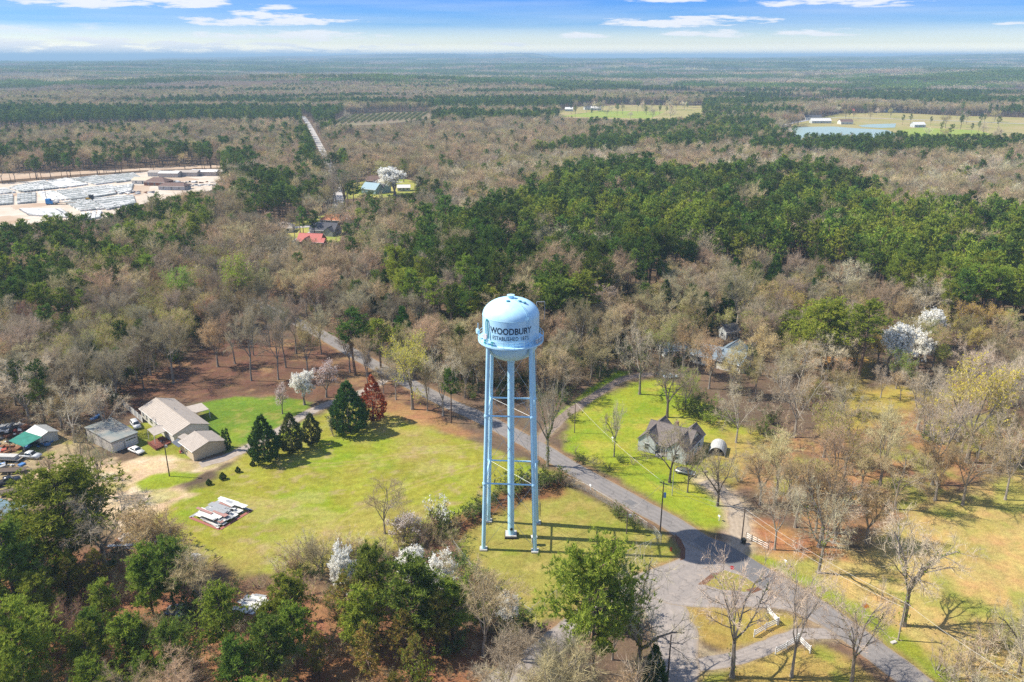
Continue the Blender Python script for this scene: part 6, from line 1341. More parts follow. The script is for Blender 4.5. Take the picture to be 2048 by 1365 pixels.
def tan_house():
    c, r, L_, W = rect_px([(279, 817), (346, 868), (417, 850), (349, 799)], 2.9)
    E = empty('house', (0, 0, 0), 0, 'long tan metal roofed house with porches at the end of the driveway', 'house')
    wins = [('s', .07, 1.2, .9, 1.1), ('s', .18, .9, .6, 1.5), ('s', .32, 1.0, 1.5, 1.2), ('s', .5, 1.2, .9, 1.1), ('e', .28, 1.2, .8, 1.0), ('e', .62, 1.2, .8, 1.0), ('n', .2, 1.2, 1, 1.1), ('n', .75, 1.2, 1, 1.1)]
    # the long side towards the camera faces the workshop
    gable(E, c, r, L_, W, 2.9, 4.5, M_WCRE, M_RTAN, .35, wins=wins, seams=26)
    # dormer like entry gable
    c2, r2, L2, W2 = rect_px([(383, 904), (450, 883), (423, 862), (361, 884)], 2.6)
    gable(E, c2, r2 + math.pi / 2, W2, L2, 2.6, 3.9, M_WTAN, M_RTAN, .25, wins=[('n', .5, 1.1, .9, 1.0)], seams=14, name_roof='garage_roof')
    p = shed_roof(E, [(295, 861), (326, 848), (341, 859), (308, 872)], 2.7, M_RTAN, drop=.3)
    shed_roof(E, [(392, 827), (364, 817), (403, 806), (418, 819)], 2.7, M_RTAN, drop=.2)
    shed_roof(E, [(355, 876), (368, 868), (380, 872), (366, 880)], 2.6, M_RTAN, posts=False, drop=.2)
    deck = MB(); q = [PV(a, b) for a, b in ((296, 889), (326, 875), (342, 888), (312, 902))]; deck.prism([(v.x, v.y) for v in q], 0, .45); deck.build('deck', mat('deck_red', (.24, .085, .06), .9, .2), E)
    M_DK = bpy.data.materials['deck_red']
    for a, b in ((q[0], q[3]), (q[3], q[2])):
        for z in (.75, 1.15): MB().tube((a.x, a.y, z), (b.x, b.y, z), .045, n=5).build('deck_rail', M_DK, E)
        for i in range(9): t = i / 8; MB().tube((a.x + (b.x - a.x) * t, a.y + (b.y - a.y) * t, .4), (a.x + (b.x - a.x) * t, a.y + (b.y - a.y) * t, 1.15), .035, n=4).build('baluster', M_DK, E)
    qq = [(343, 886), (357, 896), (371, 890), (356, 880)]; pp = [PV(a, b, 2.2) for a, b in qq]; MB().slab([(v.x, v.y, 2.3 + (.3 if i in (2, 3) else 0)) for i, v in enumerate(pp)], .06).build('awning', mat('solar_grey', (.12, .13, .15), .4, .15), E)
    # flue pipes
    for px_ in ((312, 845), (350, 822)): v = PV(*px_, 3.9); MB().tube((v.x, v.y, 3.4), (v.x, v.y, 4.9), .10, n=8).build('vent_pipe', M_GALV, E)
    return c, r
HOUSE_C, HOUSE_R = tan_house()
def workshop():
    c, r, L_, W = rect_px([(213, 889), (269, 866), (231, 837), (177, 855)], 3.2)
    E = empty('workshop', (0, 0, 0), 0, 'low workshop with patchy blue grey roof and white garage door', 'garage')
    M_W = mat('workshop_wall', (.50, .47, .42), .9, .15, 2); M_Rf = mat('patched_roof', (.155, .205, .215), .9, .3, .35, col2=(.36, .32, .27)); l, w = L_ / 2, W / 2
    M = Matrix.Translation(c) @ Matrix.Rotation(r, 4, 'Z'); b = MB(); b.box((0, 0, 1.5), (L_ - .5, W - .5, 3.1), M=M); b.build('wall', M_W, E)
    MB().slab([M @ Vector(v) for v in ((-l, -w, 3.1), (l, -w, 3.1), (l, w, 3.75), (-l, w, 3.75))], .2).build('roof', M_Rf, E)
    g = MB().box((l * .42, -w + .22, 1.25), (L_ * .42, .12, 2.4), M=M).build('garage_door', M_TRIM, E)
    for i in range(4): MB().box((l * .42 + (i - 1.5) * L_ * .09, -w + .14, 2.0), (.55, .06, .35), M=M).build('pane', M_GLASS, g)
    for z in (.65, 1.25, 1.7): MB().box((l * .42, -w + .15, z), (L_ * .41, .03, .03), M=M).build('panel_joint', M_GALV, g)
    MB().box((-l * .28, -w + .2, 1.1), (1.0, .12, 2.1), M=M).build('door', M_WCRE, E); MB().box((-l * .65, -w + .2, 1.2), (L_ * .26, .1, 2.2), M=M).build('door', M_WCRE, E)
workshop()
def grey_house():
    c = PV(1340, 898); E = empty('house', (0, 0, 0), 0, 'grey shingled house with two gabled wings behind bare trees', 'house'); r = math.radians(-33)
    M = Matrix.Translation((c.x, c.y, 0)) @ Matrix.Rotation(r, 4, 'Z'); at = lambda x, y: M @ Vector((x, y, 0))
    gable(E, at(0, 1.2), r, 11.5, 8.0, 3.3, 6.0, M_WWHI, M_RGRY, .35, wins=[('n', .5, 1.2, 1, 1.2)])
    gable(E, at(-4.3, .6), r + math.pi / 2, 11.0, 4.6, 3.32, 5.5, M_WWHI, M_RGRY, .3, wins=[('w', .5, 1.0, 1.0, 1.4), ('n', .3, 1.1, .9, 1.3), ('n', .65, 1.1, .9, 1.3)])
    gable(E, at(4.0, .2), r + math.pi / 2, 12.2, 4.8, 3.34, 5.7, M_WWHI, M_RGRY, .3, wins=[('w', .5, 1.0, 1.0, 1.4), ('s', .35, 1.1, .9, 1.3), ('s', .7, 1.1, .9, 1.3)])
    # porch between the wings
    pr = MB().slab([at(-2.3, -4.9) + Vector((0, 0, 2.7)), at(2.0, -4.9) + Vector((0, 0, 2.7)), at(2.0, -2.6) + Vector((0, 0, 3.7)), at(-2.3, -2.6) + Vector((0, 0, 3.7))], .12).build('porch_roof', M_RGRY, E)
    MB().prism([tuple(at(x, y)[:2]) for x, y in ((-2.1, -4.8), (1.6, -4.8), (1.6, -2.8), (-2.1, -2.8))], 0, .4).build('deck', mat('porch_grey', (.32, .30, .28), .9, .1), E)
    for x in (-1.9, -.6, .7, 1.5): v = at(x, -4.6); MB().tube((v.x, v.y, .3), (v.x, v.y, 2.75), .07, n=6).build('porch_post', M_TRIM, E)
    for k in range(3): MB().box(at(-.8, -5.0 - .35 * k) + Vector((0, 0, .28 - .12 * k)), (1.6, .4, .12), r).build('step', bpy.data.materials['porch_grey'], E)
    v = at(.5, 2.4); MB().box((v.x, v.y, 5.9), (.7, .7, 1.6), r).build('chimney', mat('brick_red', (.28, .12, .085), .9, .2, 6), E)
    # carport hut to the right
    h = PV(1435, 904); S = empty('shed', h, math.radians(-20), 'white arched metal shed right of the grey house', 'shed'); b = MB(); pr = [(2.1 * math.cos(t), 2.4 * math.sin(t)) for t in np.linspace(0, math.pi, 13)]
    for (a0, b0), (a1, b1) in zip(pr[:-1], pr[1:]): b.slab([(a0, -2.6, b0), (a0, 2.6, b0), (a1, 2.6, b1), (a1, -2.6, b1)], .06)
    b.build('shell', mat('shed_shell', (.52, .52, .50), .6, .15, 1.5), S); e = MB(); e.add([(x, 2.5, z) for x, z in pr], [tuple(range(len(pr)))]); e.build('end_wall', M_WWHI, S)
    for i in range(5): MB().box((-1.2 + .6 * i, -1.5 + .3 * (i % 3), .3 + .15 * (i % 2)), (.6, .9, .6 + .3 * (i % 2)), .3 * i).build('stored_box', [M_WOODL, M_WOODP, M_GALV][i % 3], S)
grey_house()
def far_house(bx, by, w, d, ze, zr, rot, mw, mr, label, hip=0.0, wins=True, name='house', cat='house'):
    p = PV(bx, by); E = empty(name, (0, 0, 0), 0, label, cat)
    ws = [('s', .2, 1, 1.1, 1.2), ('s', .5, .3, 1.1, 2.0), ('s', .8, 1, 1.1, 1.2), ('e', .5, 1, 1.1, 1.2), ('w', .5, 1, 1.1, 1.2)] if wins else ()
    gable(E, p, math.radians(rot), w, d, ze, zr, mw, mr, .4, wins=ws, hip=hip); return E, p
M_RBLU = mat('blue_metal_roof', (.20, .26, .31), .45, .12, 1.5, spec=.5); M_RRED = mat('red_metal_roof', (.50, .13, .11), .6, .08, 1.0); M_ROR = mat('orange_roof', (.50, .20, .10), .8, .15, 1); M_RDK = mat('dark_roof', (.10, .10, .115), .9, .15, 1)
M_WBLU = mat('blue_siding', (.30, .42, .48), .8, .06); M_BRICK = mat('brick_wall', (.30, .14, .09), .9, .2, 4); M_RBR = mat('brown_roof', (.20, .13, .11), .9, .15, 1); M_RWHI = mat('white_roof', (.72, .70, .68), .6, .08, 1)
E, p = far_house(1440, 728, 17, 9, 3.0, 5.6, -38, M_WCRE, M_RBLU, 'blue metal roofed house among tan budding trees')
gable(E, p + Vector((4, 3.5, 0)), math.radians(52), 13, 6.5, 3.02, 5.3, M_WCRE, M_RBLU, .4)
far_house(1456, 676, 5, 4.5, 3.4, 5.2, 20, M_WWHI, M_RDK, 'small pale two storey outbuilding behind the blue roofed house', name='shed', cat='shed')
far_house(1348, 708, 9, 7, 2.6, 4.2, 10, M_WWHI, M_RBLU, 'garage with blue grey roof behind the long driveway', name='garage', cat='garage')
E, p = far_house(624, 490, 12.5, 8.5, 2.8, 6.0, -10, M_BRICK, M_RRED, 'bright red metal roofed house in the village'); gable(E, p + Vector((4.5, -3, 0)), math.radians(-10), 7, 5, 2.6, 4.2, M_BRICK, M_RRED, .3); gable(E, p + Vector((-1, -3.5, 0)), math.radians(80), 7, 5, 2.7, 5.0, M_BRICK, M_RRED, .3)
E, p = far_house(652, 468, 15, 9, 3.0, 6.4, -15, mat('grey_wall', (.36, .35, .37), .9), M_RDK, 'dark roofed grey house behind the red roof'); gable(E, p + Vector((4, -4, 0)), math.radians(75), 8, 5.5, 2.8, 5.0, bpy.data.materials['grey_wall'], M_RDK, .3)
far_house(670, 447, 14, 9, 2.8, 5.6, -12, M_RDK, M_ROR, 'orange roofed house beyond the dark roofed one', hip=3.5)
far_house(706, 444, 9, 7, 2.6, 4.5, 30, M_WWHI, M_RWHI, 'pale roofed garage right of the orange roofed house', name='garage', cat='garage')
far_house(566, 463, 12, 9, 2.8, 5.4, 5, M_WCRE, M_RTAN, 'tan hip roofed house at the village edge', hip=4.0)
far_house(735, 470, 6, 5, 2.4, 3.8, 5, M_WWHI, M_RTAN, 'small tan shed below the village', name='shed', cat='shed')
E, p = far_house(746, 386, 13, 10, 3.4, 7.2, -30, M_WBLU, M_WBLU, 'pale blue house beside the cream flowering tree'); gable(E, p + Vector((5, 4, 0)), math.radians(-30), 12, 9, 4.0, 7.4, M_WBLU, M_RDK, .4)
far_house(752, 368, 14, 9, 3.2, 6.2, 3, M_BRICK, M_RBR, 'brick house behind the pale blue one')
far_house(808, 382, 9, 6, 2.8, 4.4, 5, M_WWHI, M_RWHI, 'white shed right of the cream flowering tree', name='shed', cat='shed')
# stone yard offices
far_house(318, 370, 17, 12, 3.0, 5.6, -8, M_BRICK, M_RBR, 'brown roofed office in the stone yard', hip=5)
far_house(350, 379, 20, 10, 3.0, 4.8, -6, mat('yard_wall', (.42, .42, .44), .9), M_RBR, 'long brown roofed workshop in the stone yard', hip=3)
far_house(293, 367, 18, 10, 3.0, 4.6, -6, M_WCRE, M_WTAN, 'cream shed left of the stone yard office', name='shed', cat='shed')
for i, (bx, by, w, lab) in enumerate(((312, 352, 9, 'white tank trailer behind the office'), (342, 354, 16, 'pale shed at the back of the stone yard'), (376, 352, 20, 'long pale shed at the back of the stone yard'), (412, 351, 22, 'pale block store at the yard end'), (435, 350, 16, 'last pale store beside the pines'))):
    far_house(bx, by, w, 9, 3.5, 4.6, -4, mat('yard_pale%d' % i, (.56 - .04 * i, .53 - .05 * i, .49 - .05 * i), .9), M_RWHI if i % 2 else M_RTAN, lab, name='shed', cat='shed', wins=False)
# houses by the lake and the far meadow
for bx, by, w, mw, mr, lab in ((1640, 247, 46, M_WWHI, M_RWHI, 'long white house on the lake shore'), (1625, 240, 40, M_WCRE, M_RDK, 'dark roofed house behind the lake house'), (1690, 249, 30, M_WCRE, M_RBR, 'brown cottage on the lake shore'), (1655, 228, 44, M_BRICK, M_RBR, 'brick house behind the lake'),
                               (1692, 226, 40, M_BRICK, M_RRED, 'red roofed house beyond the lake'), (1785, 225, 44, M_WWHI, M_RGRY, 'pale bungalow beyond the lake'), (1835, 255, 26, M_WWHI, M_RWHI, 'white barn on the green pasture'), (1138, 223, 22, M_WWHI, M_RWHI, 'white house at the left of the far meadow'),
                               (1176, 220, 24, M_WWHI, M_RDK, 'white house under the far pines'), (1192, 221, 30, M_WWHI, M_RWHI, 'long white house under the far pines'), (936, 220, 60, M_WCRE, M_RWHI, 'long pale barn above the bare wood')):
    far_house(bx, by, w * .62, 11, 4.0, 7.0, RNG.uniform(-12, 12), mw, mr, lab)

# ------------------------------------------------------------------ vehicles
M_TYRE = mat('tyre', (.03, .03, .03), .9, .1); M_RIM = mat('rim', (.45, .45, .46), .35, .1, metal=.6); M_LAMP = mat('headlamp', (.75, .75, .72), .2, .05); M_TAIL = mat('tail_lamp', (.45, .03, .03), .3, .05); M_CGLASS = mat('car_glass', (.035, .045, .055), .08, .05, spec=.7)
def vehicle(kind, loc, rot, paint, label, L_=4.7, W=1.82):
    E = empty('parked_car' if kind != 'pickup' else 'pickup_truck', loc, rot, label, 'car' if kind != 'pickup' else 'truck'); l = L_ / 2; w = W / 2
    H_ = {'sedan': .92, 'suv': 1.12, 'pickup': 1.08}[kind]
    low = [(-l, .42), (-l + .08, H_ - .18), (-l + .25, H_), (l - .9, H_), (l - .12, H_ - .14), (l, .62), (l, .40), (l - .15, .30), (-l + .15, .30)]
    if kind == 'pickup': low[2] = (-l + .05, H_)
    cabs = {'sedan': [(-1.75, H_), (-1.05, 1.42), (.35, 1.45), (1.15, H_)], 'suv': [(-l + .12, H_), (-l + .35, 1.72), (.45, 1.76), (1.25, H_)], 'pickup': [(-.75, H_), (-.62, 1.76), (.75, 1.78), (1.45, H_)]}[kind]
    def extrude(pf, w0, taper, name, m, parent=E, bev=.07):
        bm = bmesh.new(); zb = min(z for x, z in pf); zt = max(z for x, z in pf); A = []; B = []
        for x, z in pf:
            ww = w0 - taper * (z - zb) / max(.01, zt - zb); A.append(bm.verts.new((x, -ww, z))); B.append(bm.verts.new((x, ww, z)))
        n = len(pf); bm.faces.new(A); bm.faces.new(B[::-1])
        for i in range(n): bm.faces.new((A[i], B[i], B[(i + 1) % n], A[(i + 1) % n]))
        bmesh.ops.recalc_face_normals(bm, faces=bm.faces[:]); bmesh.ops.bevel(bm, geom=bm.edges[:], offset=bev, segments=2, affect='EDGES', clamp_overlap=True)
        me = bpy.data.meshes.new(name); bm.to_mesh(me); bm.free(); me.materials.append(m); me.polygons.foreach_set('use_smooth', [True] * len(me.polygons)); return link(name, me, parent)
    extrude(low, w, .06, 'body', paint); extrude(cabs, w - .06, .20, 'cabin', paint, bev=.09)
    if kind == 'pickup':
        MB().box((-l + 1.25, 0, H_ + .01), (2.1, W - .35, .06)).build('bed', M_TYRE, E)
    # glass a few millimetres proud of the cabin
    (xa, za), (xb, zb_), (xc, zc), (xd, zd) = cabs; g = MB(); wy = lambda z: (w - .06) - .20 * (z - za) / (zb_ - za) + .012
    for s in (-1, 1):
        q = []
        for x, z in ((xa + .35 * (xb - xa) + .15, za + .07), (xd - .32, za + .07), (xc - .05, zc - .14), (xb + .12, zb_ - .14)): q.append((x, s * wy(z), z))
        m = MB(); m.add(q if s < 0 else q[::-1], [(0, 1, 2, 3)]); m.build('side_window', M_CGLASS, E)
        for xx in (.0, .9): 
            pass
    for (x0, z0), (x1, z1), nm in (((xd, zd), (xc, zc), 'windscreen'), ((xa, za), (xb, zb_), 'rear_window')):
        d = Vector((x1 - x0, 0, z1 - z0)); n = Vector((d.z, 0, -d.x)).normalized(); n = n if (n.x > 0) == (x0 > 0) else -n; a = Vector((x0, 0, z0)) + d * .12 + n * .012; b = Vector((x0, 0, z0)) + d * .88 + n * .012
        m = MB(); q = [(a.x, -wy(a.z) + .1, a.z), (a.x, wy(a.z) - .1, a.z), (b.x, wy(b.z) - .1, b.z), (b.x, -wy(b.z) + .1, b.z)]; m.add(q if x0 < 0 else q[::-1], [(0, 1, 2, 3)]); m.build(nm, M_CGLASS, E)
    for x in (-l + .85, l - .9):
        for s in (-1, 1):
            wh = MB().tube((x, s * (w - .22), .33), (x, s * (w + .01), .33), .33, n=16).build('wheel', M_TYRE, E, smooth=True); MB().tube((x, s * (w - .05), .33), (x, s * (w + .022), .33), .20, n=12).build('rim', M_RIM, wh, smooth=True)
    for s in (-1, 1):
        MB().box((l - .06, s * (w - .32), .70), (.16, .42, .16)).build('headlight', M_LAMP, E); MB().box((-l + .05, s * (w - .22), .78), (.14, .28, .2)).build('tail_light', M_TAIL, E)
        MB().box((.85, s * (w + .08), H_ + .06), (.18, .2, .14)).build('mirror', paint, E)
    return E
M_PSIL = mat('silver_paint', (.56, .58, .60), .3, .03, spec=.6); M_PWHI = mat('white_car_paint', (.74, .73, .70), .3, .03, spec=.6); M_PGRY = mat('graphite_paint', (.10, .12, .115), .25, .03, spec=.7); M_PBLU = mat('pale_blue_paint', (.42, .52, .60), .3, .04, spec=.6); M_PDARK = mat('dark_paint', (.03, .035, .05), .25, .03, spec=.7)
vehicle('suv', PV(272, 854), math.radians(-52), M_PSIL, 'silver sport utility parked behind the workshop', 4.8, 1.9)
vehicle('sedan', PV(273, 905), math.radians(-33), M_PWHI, 'white sedan parked at the workshop door')
vehicle('pickup', PV(60, 916), math.radians(-6), M_PSIL, 'silver pickup truck beside the green carport', 5.6, 1.95)
vehicle('sedan', PV(1370, 948), math.radians(-28), M_PGRY, 'graphite sedan parked in front of the grey house')
vehicle('sedan', PV(1340, 757), math.radians(8), M_PBLU, 'pale blue car at the end of the long driveway')
vehicle('pickup', PV(1325, 752), math.radians(12), M_PDARK, 'dark pickup behind the pale blue car', 5.4, 1.95)
vehicle('pickup', PV(15, 968), math.radians(38), M_PDARK, 'black pickup truck at the left edge by the trailer', 5.6, 1.95)
vehicle('sedan', PV(476, 392), math.radians(80), M_PDARK, 'dark car far off by the yard') if False else None

def trailer(px_, rot, L_, label, deck=M_WOODP, load=None):
    E = empty('flat_trailer', PV(*px_), rot, label, 'trailer'); M_FR = mat('trailer_frame', (.05, .05, .055), .6, .1)
    for i in range(7): MB().box((0, -.9 + .3 * i, .72), (L_, .28, .05)).build('plank', deck, E)
    for s in (-1, 1): MB().box((0, s * 1.1, .7), (L_ + .1, .1, .18)).build('frame', M_FR, E)
    MB().path([(L_ / 2, .9, .68), (L_ / 2 + 1.5, 0, .6), (L_ / 2, -.9, .68)], .06, 5).build('drawbar', M_FR, E)
    for x in (-.5, .4):
        for s in (-1, 1): wh = MB().tube((x, s * 1.15, .36), (x, s * 1.38, .36), .36, n=14).build('wheel', M_TYRE, E, smooth=True); MB().tube((x, s * 1.3, .36), (x, s * 1.395, .36), .2, n=10).build('rim', M_RIM, wh)
    if load: MB().box((-.3, 0, 1.15), (L_ * .8, 1.7, .8)).build('load', load, E)
    return E
trailer((26, 945), math.radians(6), 6.0, 'wooden decked trailer with white rimmed wheels'); trailer((34, 985), math.radians(28), 7.0, 'black flat trailer at the left edge'); trailer((14, 922), math.radians(-4), 7.5, 'trailer loaded with pale sheets behind the pickup', M_WOODL, mat('pale_load', (.55, .54, .52), .7, .2, 2))
def carport():
    q = [(18, 885), (50, 866), (84, 874), (47, 894)]; p = [PV(a, b, 2.8) for a, b in q]; E = empty('carport', (0, 0, 0), 0, 'open carport with a green metal roof', 'carport')
    for v in p: v.z = 2.8
    p[0].z = p[1].z = 3.2; MB().slab(p, .08).build('roof', mat('green_metal_roof', (.05, .26, .20), .5, .15, .8), E)
    for v in p: MB().tube((v.x, v.y, 0), (v.x, v.y, v.z - .08), .07, n=6).build('post', M_WOODL, E)
carport()
far_house(88, 880, 6, 4.5, 2.4, 3.2, -35, M_WWHI, M_GALV, 'pale shed behind the green carport', name='shed', cat='shed', wins=False)
far_house(-12, 1048, 9, 9, 2.6, 3.4, -20, M_WCRE, mat('slate_roof', (.16, .24, .28), .7, .2, 1), 'blue grey roofed shed at the left edge', name='shed', cat='shed', wins=False)
def heap(name, cpx, ext_, n, mats, label, seed, size=(.4, 1.6), flat=.3, hz=.8, kind=None, part='scrap'):
    rng = random.Random(seed); c = PV(*cpx); E = empty(name, c, 0, label, 'scrap heap')
    for i in range(n):
        x = rng.gauss(0, .5) * ext_[0]; y = rng.gauss(0, .5) * ext_[1]; s = rng.uniform(*size); b = MB()
        b.box((0, 0, 0), (s, s * rng.uniform(.3, 1), s * rng.uniform(.08, flat))); o = b.build(part, rng.choice(mats), E, (x, y, .1 + rng.uniform(0, hz) * max(.05, 1 - (x / ext_[0]) ** 2 - (y / ext_[1]) ** 2))); o.rotation_euler = (rng.uniform(-.3, .3), rng.uniform(-.3, .3), rng.uniform(0, 3.1))
M_S1 = mat('scrap_white', (.68, .67, .64), .6, .1); M_S2 = mat('scrap_grey', (.36, .37, .38), .6, .15); M_S3 = mat('scrap_red', (.45, .10, .07), .7, .15); M_S4 = mat('tarp_blue', (.08, .22, .50), .5, .1); M_S5 = mat('scrap_rust', (.24, .11, .06), .9, .2); M_S6 = mat('scrap_dark', (.06, .06, .065), .7, .2)
heap('scrap_heap', (40, 868), (10, 5), 90, [M_S1, M_S1, M_S2, M_S2, M_S3, M_S6, M_S5], 'heap of scrap and pale sheets behind the carport', 4, (.5, 2.6), .35, 2.2)
heap('scrap_heap', (78, 890), (4, 2.2), 22, [M_S4, M_S4, M_S6, M_S1], 'blue tarps and clutter beside the green carport', 5, (.5, 2.2), .4, .8)
heap('scrap_heap', (12, 900), (5, 2), 22, [M_S3, M_S6, M_S2, M_S5], 'red and dark clutter under the carport edge', 6, (.5, 2.0), .4, .8)
heap('scrap_heap', (8, 932), (4, 1.2), 16, [M_S1, M_S4, M_S2], 'white and blue clutter behind the wooden trailer', 7, (.4, 1.6), .4, .6)
heap('scrap_heap', (188, 832), (2.5, 2.0), 14, [M_S4, M_S6, M_S6, M_S5], 'dark covered heap behind the workshop', 8, (.6, 2.0), .6, 1.2)
heap('porch_clutter', (318, 885), (2.2, 1.2), 14, [M_S6, M_S5, M_S2, M_S3], 'clutter on the red porch deck', 9, (.3, .9), .9, .5)
heap('yard_clutter', (372, 905), (2.2, .9), 12, [M_S1, M_S6, M_S3, M_S2], 'clutter beside the tan garage', 10, (.3, 1.1), .9, .3)
def sheet_pile(q, seed, label, n, mats, lay=.05, jitter=.25):
    """stack of long panels lying in a rough rectangle"""
    rng = random.Random(seed); c, r, L_, W = rect_px(q, 0); E = empty('panel_stack', c, r, label, 'panels')
    for i in range(n):
        le = L_ * rng.uniform(.35, .62); wi = rng.uniform(.5, 1.3); x = rng.uniform(-1, 1) * (L_ - le) / 2; y = rng.uniform(-1, 1) * (W - wi) / 2
        o = MB().box((0, 0, 0), (le, wi, .05)).build('panel', rng.choice(mats), E, (x, y, .06 + i * lay * .5)); o.rotation_euler = (rng.uniform(-.03, .03), rng.uniform(-.02, .02), rng.uniform(-jitter, jitter))
    return E, L_, W
E, L_, W = sheet_pile([(377, 1035), (440, 1059), (502, 1022), (447, 1000)], 3, 'neat stack of white and grey panels lying on the grassy field', 80, [M_S1, M_S1, M_S1, M_S1, M_S2, M_S2, mat('panel_rose', (.40, .22, .19), .7, .1)], .035, .14)
for k, (y, m) in enumerate(((-W * .5, M_S5), (W * .5, M_S2))): MB().box((0, 0, 0), (L_ * 1.0, .7, .06)).build('panel', mat('panel_edge%d' % k, (.36, .14, .11) if k == 0 else (.22, .23, .24), .7), E, (0, y, .05))
for x in (-.5, .5): MB().box((0, 0, 0), (.8, W, .06)).build('panel', M_S2 if x < 0 else bpy.data.materials['panel_edge0'], E, (x * L_, 0, .05))
MB().box((0, 0, 0), (1.4, .8, .08)).build('panel', mat('panel_red', (.62, .05, .05), .6), E, (.4, .1, 1.1))
sheet_pile([(225, 1098), (330, 1118), (345, 1088), (250, 1060)], 5, 'scattered heap of pale panels behind the dark pine', 60, [M_S1, M_S1, M_S2, M_S5, mat('panel_buff', (.5, .42, .36), .8)], .03, .5)
sheet_pile([(330, 1120), (405, 1128), (415, 1112), (340, 1100)], 6, 'low strip of pale panels at the field edge', 18, [M_S1, M_S2], .03, .3)
sheet_pile([(470, 1228), (528, 1236), (540, 1196), (484, 1180)], 7, 'white panels lying behind the grove pines', 26, [M_S1, M_S1, M_S2], .03, .3)
sheet_pile([(325, 1230), (390, 1240), (395, 1215), (335, 1205)], 8, 'blue grey panels under the tall dark pine', 16, [M_S2, M_S4, M_S1], .03, .4)
def ladder():
    a, b = PV(420, 1129), PV(443, 1113); E = empty('ladder', a, 0, 'yellow wooden ladder lying in the grass', 'ladder'); d = b - a; n = Vector((-d.y, d.x, 0)).normalized() * .28; M_L = mat('ladder_yellow', (.55, .42, .16), .7)
    for s in (-1, 1): MB().tube(n * s + Vector((0, 0, .1)), d + n * s + Vector((0, 0, .1)), .06, n=5).build('rail', M_L, E)
    for i in range(8): MB().tube(d * (i + .5) / 8 - n + Vector((0, 0, .1)), d * (i + .5) / 8 + n + Vector((0, 0, .1)), .045, n=5).build('rung', M_L, E)
ladder()

# ------------------------------------------------------------------ small roadside things
def hydrant():
    E = empty('fire_hydrant', PV(1342, 1102), 0, 'orange red fire hydrant at the corner of the tower lawn', 'hydrant'); m = mat('hydrant_red', (.55, .09, .03), .5)
    MB().lathe([(.22, 0), (.22, .06), (.14, .08), (.14, .62), (.18, .64), (.18, .7), (.13, .82), (.02, .9)], 12).build('body', m, E, smooth=True)
    for s in (-1, 1): MB().tube((s * .1, 0, .5), (s * .26, 0, .5), .08, n=8).build('outlet', m, E)
    MB().tube((0, -.1, .45), (0, -.28, .45), .10, n=8).build('outlet', m, E)
hydrant()
def stop_sign(px_, label, face=0.6):
    E = empty('stop_sign', PV(*px_), face, label, 'sign'); MB().tube((0, 0, 0), (0, 0, 2.9), .04, n=6).build('post', M_GALV, E); o = [(.42 * math.cos(math.pi / 8 + i * math.pi / 4), .42 * math.sin(math.pi / 8 + i * math.pi / 4)) for i in range(8)]
    b = MB(); b.add([(x, -.05, 2.5 + z) for x, z in o] + [(x, -.02, 2.5 + z) for x, z in o], [tuple(range(8)), tuple(range(15, 7, -1))] + [(i, i + 8, (i + 1) % 8 + 8, (i + 1) % 8) for i in range(8)]); p = b.build('plate', mat('sign_red', (.60, .03, .05), .5), E)
    cu = bpy.data.curves.new('STOP', 'FONT'); cu.body = 'STOP'; cu.size = .30; cu.align_x = 'CENTER'; cu.align_y = 'CENTER'; t = bpy.data.objects.new('STOP', cu); COL.objects.link(t); bpy.context.view_layer.update()
    me = bpy.data.meshes.new_from_object(t.evaluated_get(bpy.context.evaluated_depsgraph_get())); bpy.data.objects.remove(t); me.transform(Matrix.Translation((0, -.06, 2.5)) @ Matrix.Rotation(math.pi / 2, 4, 'X')); me.materials.clear(); me.materials.append(M_WPAINT); link('lettering', me, p)
stop_sign((1462, 1158), 'red octagonal stop sign on the traffic island', -.55)
def yellow_sign():
    E = empty('road_sign', PV(1728, 1233), -.5, 'orange diamond road sign at the roadside', 'sign'); MB().tube((0, 0, 0), (0, 0, 2.6), .04, n=6).build('post', M_GALV, E); o = [(.62, 0), (0, .62), (-.62, 0), (0, -.62)]
    b = MB(); b.add([(x, -.05, 2.2 + z) for x, z in o] + [(x, -.02, 2.2 + z) for x, z in o], [(0, 1, 2, 3), (7, 6, 5, 4)] + [(i, i + 4, (i + 1) % 4 + 4, (i + 1) % 4) for i in range(4)]); b.build('plate', mat('sign_orange', (.62, .22, .03), .5), E)
yellow_sign()
def bin_():
    E = empty('wheeled_bin', PV(1487, 1088), .4, 'black wheeled bin at the mouth of the gravel drive', 'bin'); m = mat('bin_black', (.025, .03, .03), .5)
    b = MB(); b.add([(-.25, -.28, .1), (.25, -.28, .1), (.25, .28, .1), (-.25, .28, .1), (-.36, -.38, 1.1), (.36, -.38, 1.1), (.36, .38, 1.1), (-.36, .38, 1.1)], [(3, 2, 1, 0), (4, 5, 6, 7), (0, 1, 5, 4), (1, 2, 6, 5), (2, 3, 7, 6), (3, 0, 4, 7)]); b.build('body', m, E)
    MB().slab([(-.4, -.42, 1.14), (.4, -.42, 1.14), (.4, .44, 1.2), (-.4, .44, 1.2)], .06).build('lid', m, E)
    for s in (-1, 1): MB().tube((s * .34, .32, .14), (s * .42, .32, .14), .14, n=10).build('wheel', M_TYRE, E)
bin_()
